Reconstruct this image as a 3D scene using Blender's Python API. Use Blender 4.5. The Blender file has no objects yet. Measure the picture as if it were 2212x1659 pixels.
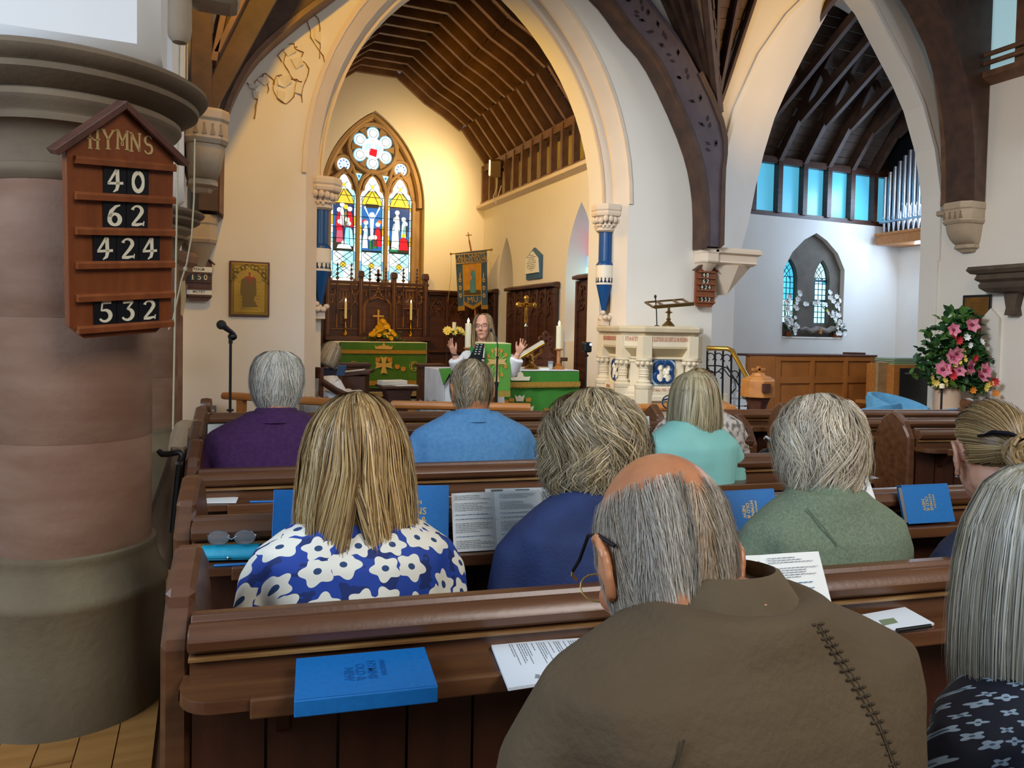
import bpy, bmesh, math, random
import numpy as np
from mathutils import Vector, Matrix, noise as mnoise
R = math.radians
PI = math.pi
scn = bpy.context.scene
COL = scn.collection
rng = random.Random(7)

# ------------------------------------------------------------------ camera, world, lights, exposure
FPX, ROLL, PITCH, YAW, CAMZ = 1610.0, R(1.15), R(1.9), R(22.57), 1.42
CPX, CPY = 1106.0, 713 + FPX*math.tan(PITCH)
_fw = Vector((math.sin(YAW)*math.cos(PITCH), math.cos(YAW)*math.cos(PITCH), -math.sin(PITCH)))
_r0 = Vector((math.cos(YAW), -math.sin(YAW), 0)); _u0 = _r0.cross(_fw)
_rt = _r0*math.cos(ROLL) + _u0*math.sin(ROLL); _up = -_r0*math.sin(ROLL) + _u0*math.cos(ROLL)
cam_d = bpy.data.cameras.new('camera'); cam = bpy.data.objects.new('camera', cam_d); COL.objects.link(cam)
cam.matrix_world = Matrix(((_rt.x,_up.x,-_fw.x,0),(_rt.y,_up.y,-_fw.y,0),(_rt.z,_up.z,-_fw.z,CAMZ),(0,0,0,1)))
cam_d.sensor_fit = 'HORIZONTAL'; cam_d.sensor_width = 36.0; cam_d.lens = 36.0*FPX/2212
cam_d.shift_y = (CPY-829.5)/2212; cam_d.clip_start = 0.05; cam_d.clip_end = 200
scn.camera = cam
def ray(x, y): return _fw + _rt*((x-CPX)/FPX) - _up*((y-CPY)/FPX)
CO = Vector((0,0,CAMZ))
def atY(x, y, Y): d = ray(x,y); return CO + d*(Y/d.y)
def atX(x, y, X): d = ray(x,y); return CO + d*(X/d.x)
def atZ(x, y, Z): d = ray(x,y); return CO + d*((Z-CAMZ)/d.z)
def atD(x, y, D): return CO + ray(x,y)*D

w = bpy.data.worlds.new('daylight'); scn.world = w; w.use_nodes = True
w.node_tree.nodes['Background'].inputs[0].default_value = (0.80,0.88,1.0,1)
w.node_tree.nodes['Background'].inputs[1].default_value = 0.12

def area(name, loc, target, sx, sy, power, col, spread=PI):
    l = bpy.data.lights.new(name, 'AREA'); l.shape = 'RECTANGLE'; l.size = sx; l.size_y = sy
    l.energy = power; l.color = col; l.spread = spread
    o = bpy.data.objects.new(name, l); COL.objects.link(o); o.location = loc
    o.rotation_euler = (Vector(target)-Vector(loc)).to_track_quat('-Z','Y').to_euler(); return o
def spot(name, loc, target, power, col, angle, blend=0.5, rad=0.06):
    l = bpy.data.lights.new(name, 'SPOT'); l.energy = power; l.color = col; l.spot_size = R(angle); l.spot_blend = blend
    l.shadow_soft_size = rad
    o = bpy.data.objects.new(name, l); COL.objects.link(o); o.location = loc
    o.rotation_euler = (Vector(target)-Vector(loc)).to_track_quat('-Z','Y').to_euler(); return o
WARM = (1.0,0.48,0.06); DAY = (0.80,0.90,1.0)
area('west_window_light', (2.6,-2.6,4.6), (1.6,2.2,.7), 3.0, 2.2, 78, (1.0,0.96,0.92), 1.7)
area('north_aisle_window_light', (-3.2,0.8,3.0), (0.6,3.0,1.6), 3.0, 2.0, 170, (0.62,0.78,1.0))
area('south_clerestory_light', (9.9,4.5,4.6), (3.0,5.0,1.0), 4.0, 1.0, 85, (0.86,0.93,1.0))
area('chapel_window_light', (11.9,9.45,3.6), (8.2,9.6,1.8), 1.0, 1.6, 130, (0.55,0.74,1.0))
spot('nave_flood_left', (0.9,4.4,5.6), (0.45,8.0,4.1), 360, (1.0,.50,.02), 86, 0.9, 0.1)
spot('nave_flood_right', (8.1,4.6,5.0), (6.9,8.0,5.7), 330, (1.0,.50,.03), 66, 0.8, 0.1)
spot('chancel_flood_east', (4.2,11.9,4.3), (2.7,13.3,3.6), 210, (1.0,.68,.32), 165, 1.0, 0.08)
spot('chancel_flood_south', (1.1,9.2,4.2), (4.9,10.6,3.0), 360, (1.0,0.52,0.0), 120, 0.7, 0.08)
area('chancel_north_light', (0.85,11.2,2.6), (4.0,11.0,1.4), 0.7, 1.6, 3, (0.95,0.93,0.9))  # dim area light standing just inside the north chancel wall
spot('nave_flood_south', (4.2,3.0,5.2), (10.3,6.6,2.4), 200, (1.0,.60,.22), 80, .8, .1)
area('north_high_fill_light', (-.05,4.0,4.4), (6.0,6.5,1.6), 1.6, 1.2, 125, (.90,.95,1.0), 1.45)  # unseen source, added to bring daylight onto the right of the east wall
area('nave_overhead_light', (3.2,5.6,5.2), (3.0,7.2,0.8), 1.2, 1.2, 18, (1.0,0.86,0.66))  # soft warm area light high over the nave, aimed down towards the arch

scn.view_settings.view_transform = 'Standard'; scn.view_settings.look = 'None'
scn.view_settings.gamma = 1.0; scn.view_settings.use_curve_mapping = False
scn.view_settings.exposure = 0.0
scn.cycles.max_bounces = 6; scn.cycles.diffuse_bounces = 4; scn.cycles.glossy_bounces = 3
scn.cycles.transmission_bounces = 4; scn.cycles.transparent_max_bounces = 8
scn.cycles.sample_clamp_indirect = 4.0; scn.cycles.caustics_reflective = False; scn.cycles.caustics_refractive = False

# ------------------------------------------------------------------ materials
def lin(c):
    if isinstance(c, str):
        c = c.lstrip('#'); c = [int(c[i:i+2],16) for i in (0,2,4)]
    return tuple((v/255/12.92 if v/255 <= .04045 else ((v/255+.055)/1.055)**2.4) for v in c)
MATS = {}
def mat(name, col, rough=.6, metal=0., col2=None, scale=(4,4,4), detail=4., lo=.35, hi=.65, bump=0., bscale=30., spec=.5, alpha=1., trans=0., coat=0.):
    if name in MATS: return MATS[name]
    m = bpy.data.materials.new(name); m.use_nodes = True; nt = m.node_tree; b = nt.nodes['Principled BSDF']
    c = lin(col)
    b.inputs['Base Color'].default_value = (*c,1); b.inputs['Roughness'].default_value = rough; b.inputs['Metallic'].default_value = metal
    b.inputs['Specular IOR Level'].default_value = spec; b.inputs['Alpha'].default_value = alpha; b.inputs['Transmission Weight'].default_value = trans
    b.inputs['Coat Weight'].default_value = coat; b.inputs['Coat Roughness'].default_value = .25
    if col2 is not None or bump:
        tc = nt.nodes.new('ShaderNodeTexCoord'); mp = nt.nodes.new('ShaderNodeMapping'); nt.links.new(tc.outputs['Object'], mp.inputs[0])
        mp.inputs['Scale'].default_value = scale
    if col2 is not None:
        n = nt.nodes.new('ShaderNodeTexNoise'); n.inputs['Scale'].default_value = 1.0; n.inputs['Detail'].default_value = detail
        nt.links.new(mp.outputs[0], n.inputs['Vector'])
        r = nt.nodes.new('ShaderNodeValToRGB'); r.color_ramp.elements[0].position = lo; r.color_ramp.elements[1].position = hi
        r.color_ramp.elements[0].color = (*c,1); r.color_ramp.elements[1].color = (*lin(col2),1)
        nt.links.new(n.outputs['Fac'], r.inputs[0]); nt.links.new(r.outputs[0], b.inputs['Base Color'])
    if bump:
        n2 = nt.nodes.new('ShaderNodeTexNoise'); n2.inputs['Scale'].default_value = bscale; n2.inputs['Detail'].default_value = 3
        nt.links.new(tc.outputs['Object'], n2.inputs['Vector'])
        bp = nt.nodes.new('ShaderNodeBump'); bp.inputs['Strength'].default_value = bump; bp.inputs['Distance'].default_value = .01
        nt.links.new(n2.outputs['Fac'], bp.inputs['Height']); nt.links.new(bp.outputs[0], b.inputs['Normal'])
    MATS[name] = m; return m
def emat(name, col, strength):
    if name in MATS: return MATS[name]
    m = bpy.data.materials.new(name); m.use_nodes = True; b = m.node_tree.nodes['Principled BSDF']
    b.inputs['Base Color'].default_value = (*lin(col),1); b.inputs['Roughness'].default_value = .3
    b.inputs['Emission Color'].default_value = (*lin(col),1); b.inputs['Emission Strength'].default_value = strength
    MATS[name] = m; return m
def attrmat(name, rough=.5, spec=.3, sheen=0.):
    if name in MATS: return MATS[name]
    m = bpy.data.materials.new(name); m.use_nodes = True; b = m.node_tree.nodes['Principled BSDF']
    a = m.node_tree.nodes.new('ShaderNodeAttribute'); a.attribute_name = 'Col'
    m.node_tree.links.new(a.outputs['Color'], b.inputs['Base Color'])
    b.inputs['Roughness'].default_value = rough; b.inputs['Specular IOR Level'].default_value = spec
    MATS[name] = m; return m
PLASTER = mat('cream_plaster','#e7e1d6',.9,0,'#eeeae1',(.7,.7,.7),5,.3,.7,bump=.12,bscale=14)
PLASTER_W = mat('white_plaster','#eceae6',.85,0,'#e2dfd9',(.8,.8,.8),5,.3,.7,bump=.1,bscale=14)
TRIMP = mat('pale_stone_trim','#e6d6c2',.75,0,'#dccab4',(2,2,2),4,.3,.7,bump=.06)
STONE = mat('brown_sandstone','#77543f',.85,0,'#8d6d58',(3,3,9),6,.3,.7,bump=.15,bscale=45)
STONEB = mat('grey_sandstone','#655842',.85,0,'#7b6d52',(4,4,2),6,.3,.72,bump=.22,bscale=40)
STONEG = mat('buff_stone','#b9a68c',.85,0,'#a9967e',(4,4,4),5,.3,.7,bump=.12,bscale=40)
TRACERY = mat('window_stone','#a98c66',.85,0,'#957a58',(4,4,4),5,.3,.7,bump=.1,bscale=40)
OAKD = mat('dark_oak','#3a1f14',.42,0,'#53301f',(3,3,22),5,.3,.7,bump=.05,bscale=60)
ROOFW = mat('roof_timber','#3d2a22',.6,0,'#563c2e',(6,6,6),5,.3,.7,bump=.08,bscale=40)
ROOFB = mat('roof_board','#5c483c',.7,0,'#41322b',(3,9,9),5,.3,.7,bump=.1,bscale=40)
RAFT = mat('chancel_rafter','#5d4030',.5,0,'#7d5b42',(5,5,5),5,.3,.7,bump=.06,bscale=40)  # lightened: daylight on the rafter undersides is put into the colour
PEW = mat('pew_oak','#4c2b19',.36,0,'#6b4629',(2.2,26,26),6,.28,.72,bump=.06,bscale=70,coat=.25)
PEWD = mat('pew_board','#371b0e',.4,0,'#4a2615',(20,20,2.2),5,.3,.7,bump=.06,bscale=70)  # darkened: the shade below the book shelf is put into the colour
PEWL = mat('pew_edge_worn','#a07f4e',.35,0,'#7d552f',(6,40,40),5,.35,.65,bump=.04,bscale=70,coat=.2)
PINE = mat('golden_oak','#a9682f',.4,0,'#bd7d3c',(4,18,18),5,.3,.7,bump=.04,bscale=60)
BOARD = mat('hymn_board_oak','#8a4a22',.4,0,'#6f3717',(22,22,3),6,.3,.7,bump=.08,bscale=70,coat=.2)
BOARDD = mat('board_dark_trim','#4a2a20',.45,0,'#5f3a2b',(22,22,3),5,.3,.7)
FLOORW = mat('floor_board','#9a6a35',.35,0,'#b27f45',(3,20,20),5,.3,.7,bump=.03)
CARPET = mat('grey_carpet','#5f6a75',.95,0,'#6d7883',(60,60,60),3)
BLACK = mat('black_plastic','#101114',.4)
BLACKM = mat('black_iron','#16171a',.5,.4)
CARD = mat('card_black','#07080f',.45)
IVORY = mat('ivory_paint','#e9dfc2',.6)
GILT = mat('gilt_paint','#c9a45a',.5,.2)
BRASS = mat('brass','#b68a3c',.3,.9,'#8a6426',(8,8,8),4)
PLQ = mat('brass_plate','#a8842e',.38,.7,'#8f6f28',(5,5,5),4,.3,.7)
PLQD = mat('brass_tarnish','#6a5526',.45,.6)
STEEL = mat('steel','#b9c0ca',.25,1.)
PAPER = mat('paper','#eef1ec',.8)
PAPER2 = mat('paper_bluish','#e2eaf0',.8)
INK = mat('ink','#5c6670',.8)
INKB = mat('ink_blue','#2f6f9a',.8)
BLUEBOOK = mat('blue_cloth_cover','#1273bd',.5,0,'#0f6cb3',(90,90,90),2,.3,.7,bump=.05,bscale=400)
PAGES = mat('page_block','#e6dfd0',.8,0,'#cfc7b6',(3,3,300),2)
GOLDT = mat('gold_foil','#d8bd7c',.4,.5)
GREENF = mat('altar_green','#3f8a2f',.85,0,'#357c28',(5,5,2),4,.3,.7,bump=.1,bscale=120)
GREEND = mat('altar_green_dark','#4a7f35',.85,0,'#3c6f2b',(3,3,1.5),4,.3,.7,bump=.1,bscale=120)
GREENL = mat('fall_green','#5ea03c',.85,0,'#54963a',(5,5,2),4,.3,.7)
GOLDC = mat('gold_braid','#b08a34',.7,0,'#9a7528',(60,60,60),3)
GOLDE = mat('gold_embroidery','#cfae6a',.7)
ORANGEE = mat('orange_embroidery','#c98a2e',.7)
CREAME = mat('cream_embroidery','#e6dcc0',.7)
WHITEC = mat('white_linen','#eceef0',.85,0,'#dfe2e6',(6,6,6),3,bump=.1,bscale=60)
PBLUE = mat('pillar_blue_paint','#0f4a86',.35)
PNAVY = mat('pillar_navy_paint','#0c2340',.35)
PWHITE = mat('pillar_cream_paint','#ece3d0',.5)
WAX = mat('candle_wax','#f1e9c4',.5,spec=.3)
FLAME = emat('candle_flame','#ffd9a0',14)
MARBLE = mat('dark_marble','#3a2118',.2,0,'#5a3626',(9,9,9),5)
PULP = mat('pulpit_stone','#e9dcc0',.7,0,'#e2d2b2',(4,4,4),4,.3,.7,bump=.08,bscale=60)
QBLUE = mat('quatrefoil_blue','#0f3f74',.4)
PALEB = mat('pale_blue_paint','#bccfd8',.6)
CHAIRB = mat('blue_velvet','#4f8fb8',.8,0,'#5c9cc4',(12,12,12),3)
LEAF = mat('leaf_green','#3f6b2c',.5,0,'#567f36',(9,9,9),3)
LEAFD = mat('leaf_dark','#22452a',.5,0,'#2f5a30',(9,9,9),3)
YELLOW = mat('petal_yellow','#e8bb1e',.6)
PYELLOW = mat('petal_pale_yellow','#ead76a',.6)
PINK = mat('petal_pink','#d0567c',.6,0,'#e79ab0',(30,30,30),2)
REDF = mat('petal_red','#d8343f',.6)
WHITEF = mat('petal_white','#f4f6f7',.6)
ORANGEF = mat('petal_orange','#e08a24',.6)
ROPE = mat('rope','#cfc2a0',.9,0,'#b9ab88',(200,200,200),2)
SKIN = mat('skin','#d29b7e',.5,0,'#c2846a',(14,14,14),4,.3,.7,bump=.05,bscale=150)
GLASS = mat('clear_glass','#e9f3f6',.05,0,alpha=.10,spec=.8)

STUFFY = {'printed_text','blue_headings','engraved_text','painted_text','lettering','pierced_crest','embroidered_lilies','gilt_tracery','iron_scrolls','slots','stems','gold_rays','etched_border','carved_drops','painted_daggers'}
# ------------------------------------------------------------------ mesh builder
class MB:
    def __init__(s, M=None): s.v = []; s.f = []; s.mi = []; s.M = M or Matrix(); s.m = 0
    def add(s, vs, fs, m=None):
        o = len(s.v); M = s.M
        s.v += [tuple(M @ Vector(p)) for p in vs]; s.f += [tuple(i+o for i in f) for f in fs]
        s.mi += [s.m if m is None else m]*len(fs); return s
    def box(s, a, b, m=None):
        x0,y0,z0 = a; x1,y1,z1 = b
        return s.add([(x0,y0,z0),(x1,y0,z0),(x1,y1,z0),(x0,y1,z0),(x0,y0,z1),(x1,y0,z1),(x1,y1,z1),(x0,y1,z1)],
                     [(3,2,1,0),(4,5,6,7),(0,1,5,4),(1,2,6,5),(2,3,7,6),(3,0,4,7)], m)
    def prism(s, poly, h0, h1, ax='z', m=None):
        # poly in 2-D; 'z': (x,y)->h=z ; 'y': (x,z)->h=y ; 'x': (y,z)->h=x
        mp = {'z': lambda p,h:(p[0],p[1],h), 'y': lambda p,h:(p[0],h,p[1]), 'x': lambda p,h:(h,p[0],p[1])}[ax]
        n = len(poly); vs = [mp(p,h0) for p in poly] + [mp(p,h1) for p in poly]
        fs = [tuple(range(n))[::-1], tuple(range(n,2*n))] + [(i,(i+1)%n,n+(i+1)%n,n+i) for i in range(n)]
        return s.add(vs, fs, m)
    def loft(s, rings, closed=True, caps=True, m=None):
        n = len(rings[0]); vs = [p for r in rings for p in r]; fs = []
        for k in range(len(rings)-1):
            for i in range(n if closed else n-1):
                j = (i+1)%n; fs.append((k*n+i,k*n+j,(k+1)*n+j,(k+1)*n+i))
        if caps and closed: fs += [tuple(range(n))[::-1], tuple(range((len(rings)-1)*n, len(rings)*n))]
        return s.add(vs, fs, m)
    def tube(s, pts, r, n=8, caps=True, m=None, closed=False, flat=1.0):
        pts = [Vector(p) for p in pts]; k = len(pts)
        rs = r if hasattr(r,'__len__') else [r]*k; rings = []; N = None
        for i,p in enumerate(pts):
            if closed: t = (pts[(i+1)%k]-pts[i-1])
            else: t = pts[min(i+1,k-1)]-pts[max(i-1,0)]
            t = t.normalized() if t.length > 1e-9 else Vector((0,0,1))
            if N is None: N = t.orthogonal().normalized() if abs(t.z)>.99 else t.cross(Vector((0,0,1))).normalized()
            N = (N - t*N.dot(t)); N = N.normalized() if N.length > 1e-6 else t.orthogonal().normalized()
            B = t.cross(N)
            rings.append([tuple(p + (N*math.cos(a)+B*math.sin(a)*flat)*rs[i]) for a in [2*PI*j/n for j in range(n)]])
        if closed: rings.append(rings[0]); caps = False
        return s.loft(rings, True, caps, m)
    def lathe(s, prof, c=(0,0,0), n=24, a0=0., a1=2*PI, m=None, sx=1., sy=1.):
        full = abs(a1-a0-2*PI) < 1e-6; nn = n if full else n+1
        rings = [[(c[0]+r*sx*math.cos(a0+(a1-a0)*i/n), c[1]+r*sy*math.sin(a0+(a1-a0)*i/n), c[2]+z) for i in range(nn)] for r,z in prof]
        return s.loft(rings, full, full, m)
    def sph(s, c, r, n=12, k=8, m=None):
        rx,ry,rz = r if hasattr(r,'__len__') else (r,r,r)
        rings = [[(c[0]+rx*math.sin(t)*math.cos(2*PI*i/n), c[1]+ry*math.sin(t)*math.sin(2*PI*i/n), c[2]-rz*math.cos(t)) for i in range(n)]
                 for t in [PI*(j+.02)/(k+.04) for j in range(k+1)]]
        return s.loft(rings, True, True, m)
    def stroke(s, pts, w, h0, h1, ax='y', m=None):
        # flat pen stroke in 2-D with width list, extruded h0..h1
        ws = w if hasattr(w,'__len__') else [w]*len(pts); L=[];Rr=[]
        for i,p in enumerate(pts):
            a = pts[max(i-1,0)]; b = pts[min(i+1,len(pts)-1)]; dx,dy = b[0]-a[0], b[1]-a[1]; d = math.hypot(dx,dy) or 1
            nx,ny = -dy/d, dx/d; L.append((p[0]+nx*ws[i]/2,p[1]+ny*ws[i]/2)); Rr.append((p[0]-nx*ws[i]/2,p[1]-ny*ws[i]/2))
        for i in range(len(pts)-1): s.prism([Rr[i],Rr[i+1],L[i+1],L[i]], h0, h1, ax, m)
        return s
    def mesh(s, name, mats, smooth=None):
        me = bpy.data.meshes.new(name); me.from_pydata(s.v, [], s.f)
        if not isinstance(mats,(list,tuple)): mats = [mats]
        for x in mats: me.materials.append(x)
        if len(mats) > 1: me.polygons.foreach_set('material_index', s.mi)
        bm = bmesh.new(); bm.from_mesh(me); bmesh.ops.recalc_face_normals(bm, faces=bm.faces); bm.to_mesh(me); bm.free()
        if smooth is not None:
            me.polygons.foreach_set('use_smooth', [True]*len(me.polygons)); me.set_sharp_from_angle(angle=R(smooth))
        me.update(); return me
    def build(s, name, mats, parent=None, smooth=None, bevel=0., loc=None, rotz=0., seg=2):
        o = bpy.data.objects.new(name, s.mesh(name, mats, smooth)); COL.objects.link(o)
        if parent is not None: o.parent = parent
        if loc is not None: o.location = loc
        if rotz: o.rotation_euler.z = rotz
        if name in STUFFY: o['kind'] = 'stuff'
        if bevel:
            b = o.modifiers.new('bevel','BEVEL'); b.width = bevel; b.segments = seg; b.limit_method = 'ANGLE'; b.angle_limit = R(40)
        return o
def tag(o, label=None, cat=None, group=None, kind=None):
    if label: o['label'] = label
    if cat: o['category'] = cat
    if group: o['group'] = group
    if kind: o['kind'] = kind
    return o
def thing(name, label, cat, loc=(0,0,0), rotz=0., group=None):
    o = bpy.data.objects.new(name, None); COL.objects.link(o); o.location = loc; o.rotation_euler.z = rotz; o.empty_display_size = .1
    return tag(o, label, cat, group)
def struct(o): o['kind'] = 'structure'; return o
def copy_tree(o, parent=None):
    c = o.copy(); COL.objects.link(c); c.parent = parent
    for ch in list(o.children): copy_tree(ch, c)
    return c
def T(x=0,y=0,z=0,rz=0,rx=0,ry=0,s=1): return Matrix.Translation((x,y,z)) @ Matrix.Rotation(rz,4,'Z') @ Matrix.Rotation(rx,4,'X') @ Matrix.Rotation(ry,4,'Y') @ Matrix.Scale(s,4)
_tc = {}
def text_pts(txt, size, extrude=.0, shear=0., align='CENTER', bold=0.):
    cu = bpy.data.curves.new('t','FONT'); cu.body = txt; cu.size = size; cu.extrude = extrude; cu.align_x = align; cu.align_y = 'CENTER'
    cu.shear = shear; cu.resolution_u = 3; cu.offset = bold
    o = bpy.data.objects.new('t', cu); COL.objects.link(o); bpy.context.view_layer.update()
    dg = bpy.context.evaluated_depsgraph_get(); me = bpy.data.meshes.new_from_object(o.evaluated_get(dg))
    vs = [tuple(v.co) for v in me.vertices]; fs = [tuple(p.vertices) for p in me.polygons]
    bpy.data.objects.remove(o); bpy.data.curves.remove(cu); bpy.data.meshes.remove(me); return vs, fs
def add_text(mb, txt, size, M, extrude=.0008, m=None, bold=0., align='CENTER', sx=1.):
    k = (txt,size,extrude,bold,align)
    if k not in _tc: _tc[k] = text_pts(txt,size,extrude,0,align,bold)
    vs, fs = _tc[k]; old = mb.M; mb.M = old @ M @ Matrix.Diagonal((sx,1,1,1)); mb.add(vs, fs, m); mb.M = old
VERT = Matrix.Rotation(PI/2,4,'X')      # text laid in XY plane -> XZ plane facing -Y
def arch_pts(cx, hw, zs, c, n=14):
    # two-centred pointed arch: from (cx-hw,zs) over the apex to (cx+hw,zs)
    Rr = hw+c; ap = math.acos(c/Rr); L = []
    for i in range(n+1):
        a = ap*i/n; L.append((cx-(Rr*math.cos(a)-c), zs+Rr*math.sin(a)))
    return L + [(2*cx-x,z) for x,z in L[-2::-1]]
# ------------------------------------------------------------------ structure
AC, AH, AZ, AK = 2.91, 1.93, 3.0, 1.25            # chancel arch: centre, half span, springing, centre offset
def poly_arch(cx, hw, zs, c, n=14): return [(cx-hw,0)] + arch_pts(cx,hw,zs,c,n) + [(cx+hw,0)]
CH_O = [(6.14,0),(6.14,2.6),(6.17,3.11),(6.27,3.75),(6.43,4.34),(6.80,5.10),(7.23,5.68),(7.62,6.06),(8.2,6.5),(8.75,6.12),(9.15,5.66),(9.55,5.20),(9.80,4.85),(10.08,4.25),(10.24,3.60),(10.27,2.6),(10.27,0)]
CH_I = [(6.98,0),(6.98,2.3),(7.20,3.05),(7.30,3.55),(7.43,4.04),(7.60,4.55),(7.81,4.98),(8.10,5.50),(8.62,6.36),(9.15,6.22),(9.60,5.90),(10.0,5.52),(10.30,5.15),(10.62,4.54),(10.86,3.75),(10.92,2.9),(10.92,0)]
we = MB()
outer = [(-.75,0)] + poly_arch(AC,AH,AZ,AK) + CH_O + [(10.42,0),(10.42,8.2),(-.75,8.2)]
we.prism(outer, 8.0, 8.3, 'y')
wall_east = struct(we.build('wall_east', PLASTER))
b = MB(); b.prism([(-.75,0)] + poly_arch(AC,AH-.21,AZ,AK) + [(6.0,0),(6.0,8.2),(-.75,8.2)], 8.3, 8.62, 'y')
b.build('arch_order', PLASTER, wall_east, smooth=30)
sp = MB()
sp.loft([[(x,8.0,z) for x,z in CH_O], [(x,8.05,z) for x,z in [(p[0]+(q[0]-p[0])*.05,p[1]+(q[1]-p[1])*.05) for p,q in zip(CH_O,CH_I)]], [(x,8.6,z) for x,z in CH_I]], closed=False)
sp.build('arch_reveal', PLASTER_W, wall_east, smooth=40)
# raised label mouldings around both arches
def arch_band(name, pts, w_, y0, y1, m, parent, cen):
    mb = MB(); L = []
    for i,p in enumerate(pts):
        a = Vector(pts[max(i-1,0)]); c = Vector(pts[min(i+1,len(pts)-1)]); d = (c-a).normalized(); n_ = Vector((-d.y,d.x))
        L.append((Vector(p), n_))
    mb.loft([[(p.x,y0,p.y),(p.x,y1,p.y),(p.x+n_.x*w_,y1,p.y+n_.y*w_),(p.x+n_.x*w_,y0,p.y+n_.y*w_)] for p,n_ in L], True, True)
    return mb.build(name, m, parent, smooth=30)
arch_band('arch_label', arch_pts(AC,AH+.0,AZ,AK), .045, 7.975, 8.0, TRIMP, wall_east, AC)
arch_band('arch_label', CH_O[1:-1], .06, 7.97, 8.0, PLASTER_W, wall_east, 8.2)
q = MB(); full = [(AC-AH,0.3)] + arch_pts(AC,AH,AZ,AK) + [(AC+AH,.3)]; inn = [(AC-AH+.13,.3)] + arch_pts(AC,AH-.13,AZ,AK) + [(AC+AH-.13,.3)]
q.loft([[(a[0],7.999,a[1]),(b_[0],8.12,b_[1]),(b_[0],8.16,b_[1]),(a[0],8.29,a[1])] for a,b_ in zip(full,inn)]); q.build('arch_chamfer', TRIMP, wall_east, smooth=30)
arch_band('arch_roll', arch_pts(AC,AH-.21,AZ,AK), .03, 8.27, 8.3, TRIMP, wall_east, AC)
ws = MB()
ws.box((10.3,-4,0),(10.6,8.0,5.12)); ws.box((10.3,-4,6.5),(10.6,8.0,8.2))
wall_south = struct(ws.build('wall_south', PLASTER))
wn = MB()   # north wall of the aisle beyond the arcade, with an open bay for the aisle windows
wn.box((-4.4,-6.0,0),(-4.1,8.0,1.2)); wn.box((-4.4,-6,3.6),(-4.1,8.0,4.6)); wn.box((-4.4,3.2,1.2),(-4.1,8.0,3.6))
wall_north = struct(wn.build('wall_north', PLASTER))
wq = MB(); wq.box((-4.4,8.0,0),(-.75,8.3,5.0)); wq.build('aisle_end', PLASTER, wall_north)
fl = MB(); fl.box((-4.4,-6,-.06),(10.6,8.0,0.0)); fl.box((-.75,8.0,-.06),(12.5,10.8,0.0))
floor = struct(fl.build('floor', mat('floor_bed','#6b4a2a',.6)))
me_pl = None
for i in range(9):
    for j in range(4):
        x0 = -1.2+i*.118+ (j%2)*.0; y0 = .9+j*.9+(i%3)*.3
        pb = MB().box((0,0,0),(.114,.885,.012))
        if me_pl is None: me_pl = pb.mesh('floor_board', FLOORW)
        o = bpy.data.objects.new('floor_board', me_pl); COL.objects.link(o); o.parent = floor; o.location = (x0,y0,.001)
cf = MB(); cf.box((.7,8.05,0),(4.9,9.6,.12)); cf.box((.7,9.6,0),(4.9,11.5,.20)); cf.box((.7,11.5,0),(4.9,13.4,.34))
cfo = cf.build('chancel_step', CARPET, floor)
cs = MB()
for yy,z in ((8.9,.16),(9.6,.21),(11.5,.35),(11.75,.38)): cs.box((.72,yy,z-.05),(4.88,yy+.1,z))
cs.build('step_edge', mat('step_stone','#8f8166',.8,0,'#a39476',(4,4,4)), floor)

# chancel walls
cw = MB(); cw.box((.4,8.62,0),(.7,10.2,4.5)); cw.box((.4,10.2,0),(.7,13.3,4.5))
wall_chn = struct(cw.build('wall_chancel_north', PLASTER))
CX0 = 4.9
def wall_holes_X(x0, x1, y0, y1, z0, z1, holes):
    # wall in the plane X, holes = list of (yc, hw, zsill, zspring, c)
    mb = MB(); ys = y0
    for (yc,hw,zl,zs,c) in sorted(holes):
        mb.prism([(ys,z0),(yc-hw,z0),(yc-hw,z1),(ys,z1)], x0, x1, 'x')
        top = arch_pts(yc,hw,zs,c,8)
        mb.prism([(yc-hw,z1)] + top + [(yc+hw,z1)], x0, x1, 'x')
        if zl > z0: mb.prism([(yc-hw,z0),(yc+hw,z0),(yc+hw,zl),(yc-hw,zl)], x0, x1, 'x')
        ys = yc+hw
    mb.prism([(ys,z0),(y1,z0),(y1,z1),(ys,z1)], x0, x1, 'x'); return mb
D1 = (12.14,.335,0.34,2.2,.9); W2 = (9.36,.44,1.27,2.2,1.0)
wall_chs = struct(wall_holes_X(CX0,CX0+.42,8.62,13.3,0,3.74,[D1,W2]).build('wall_chancel_south', PLASTER, smooth=30))
x = MB(); x.box((CX0+.42,11.7,.2),(CX0+.46,12.6,3.1)); x.build('door_back', OAKD, wall_chs)
ce = MB()
WX, WH, WZ, WK = 2.80, .84, 3.62, .98     # east window opening
ce.prism([(.4,0),(WX-WH,0),(WX-WH,2.12),(WX+WH,2.12),(WX+WH,0),(5.3,0),(5.3,4.45),(4.42,5.14),(3.7,5.6),(3.2,5.98),(2.4,5.98),(1.9,5.6),(1.2,5.14),(.4,4.45)], 13.62, 13.72, 'y')
ce2 = MB()
op = [(WX-WH-.10,2.12)] + arch_pts(WX,WH+.10,WZ,WK,14) + [(WX+WH+.10,2.12)]
ce2.prism([(.4,0),(WX,0),(WX,2.12)] + op[:1] + arch_pts(WX,WH+.10,WZ,WK,14)[:15] + [(WX,5.98),(2.4,5.98),(1.9,5.6),(1.2,5.14),(.4,4.45)], 13.3, 13.62, 'y')
ce2.prism([(5.3,0),(WX,0),(WX,2.12)] + op[-1:] + arch_pts(WX,WH+.10,WZ,WK,14)[:13:-1] + [(WX,5.98),(3.2,5.98),(3.7,5.6),(4.42,5.14),(5.3,4.45)], 13.3, 13.62, 'y')
wall_che = struct(ce2.build('wall_chancel_east', PLASTER, smooth=30))
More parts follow.
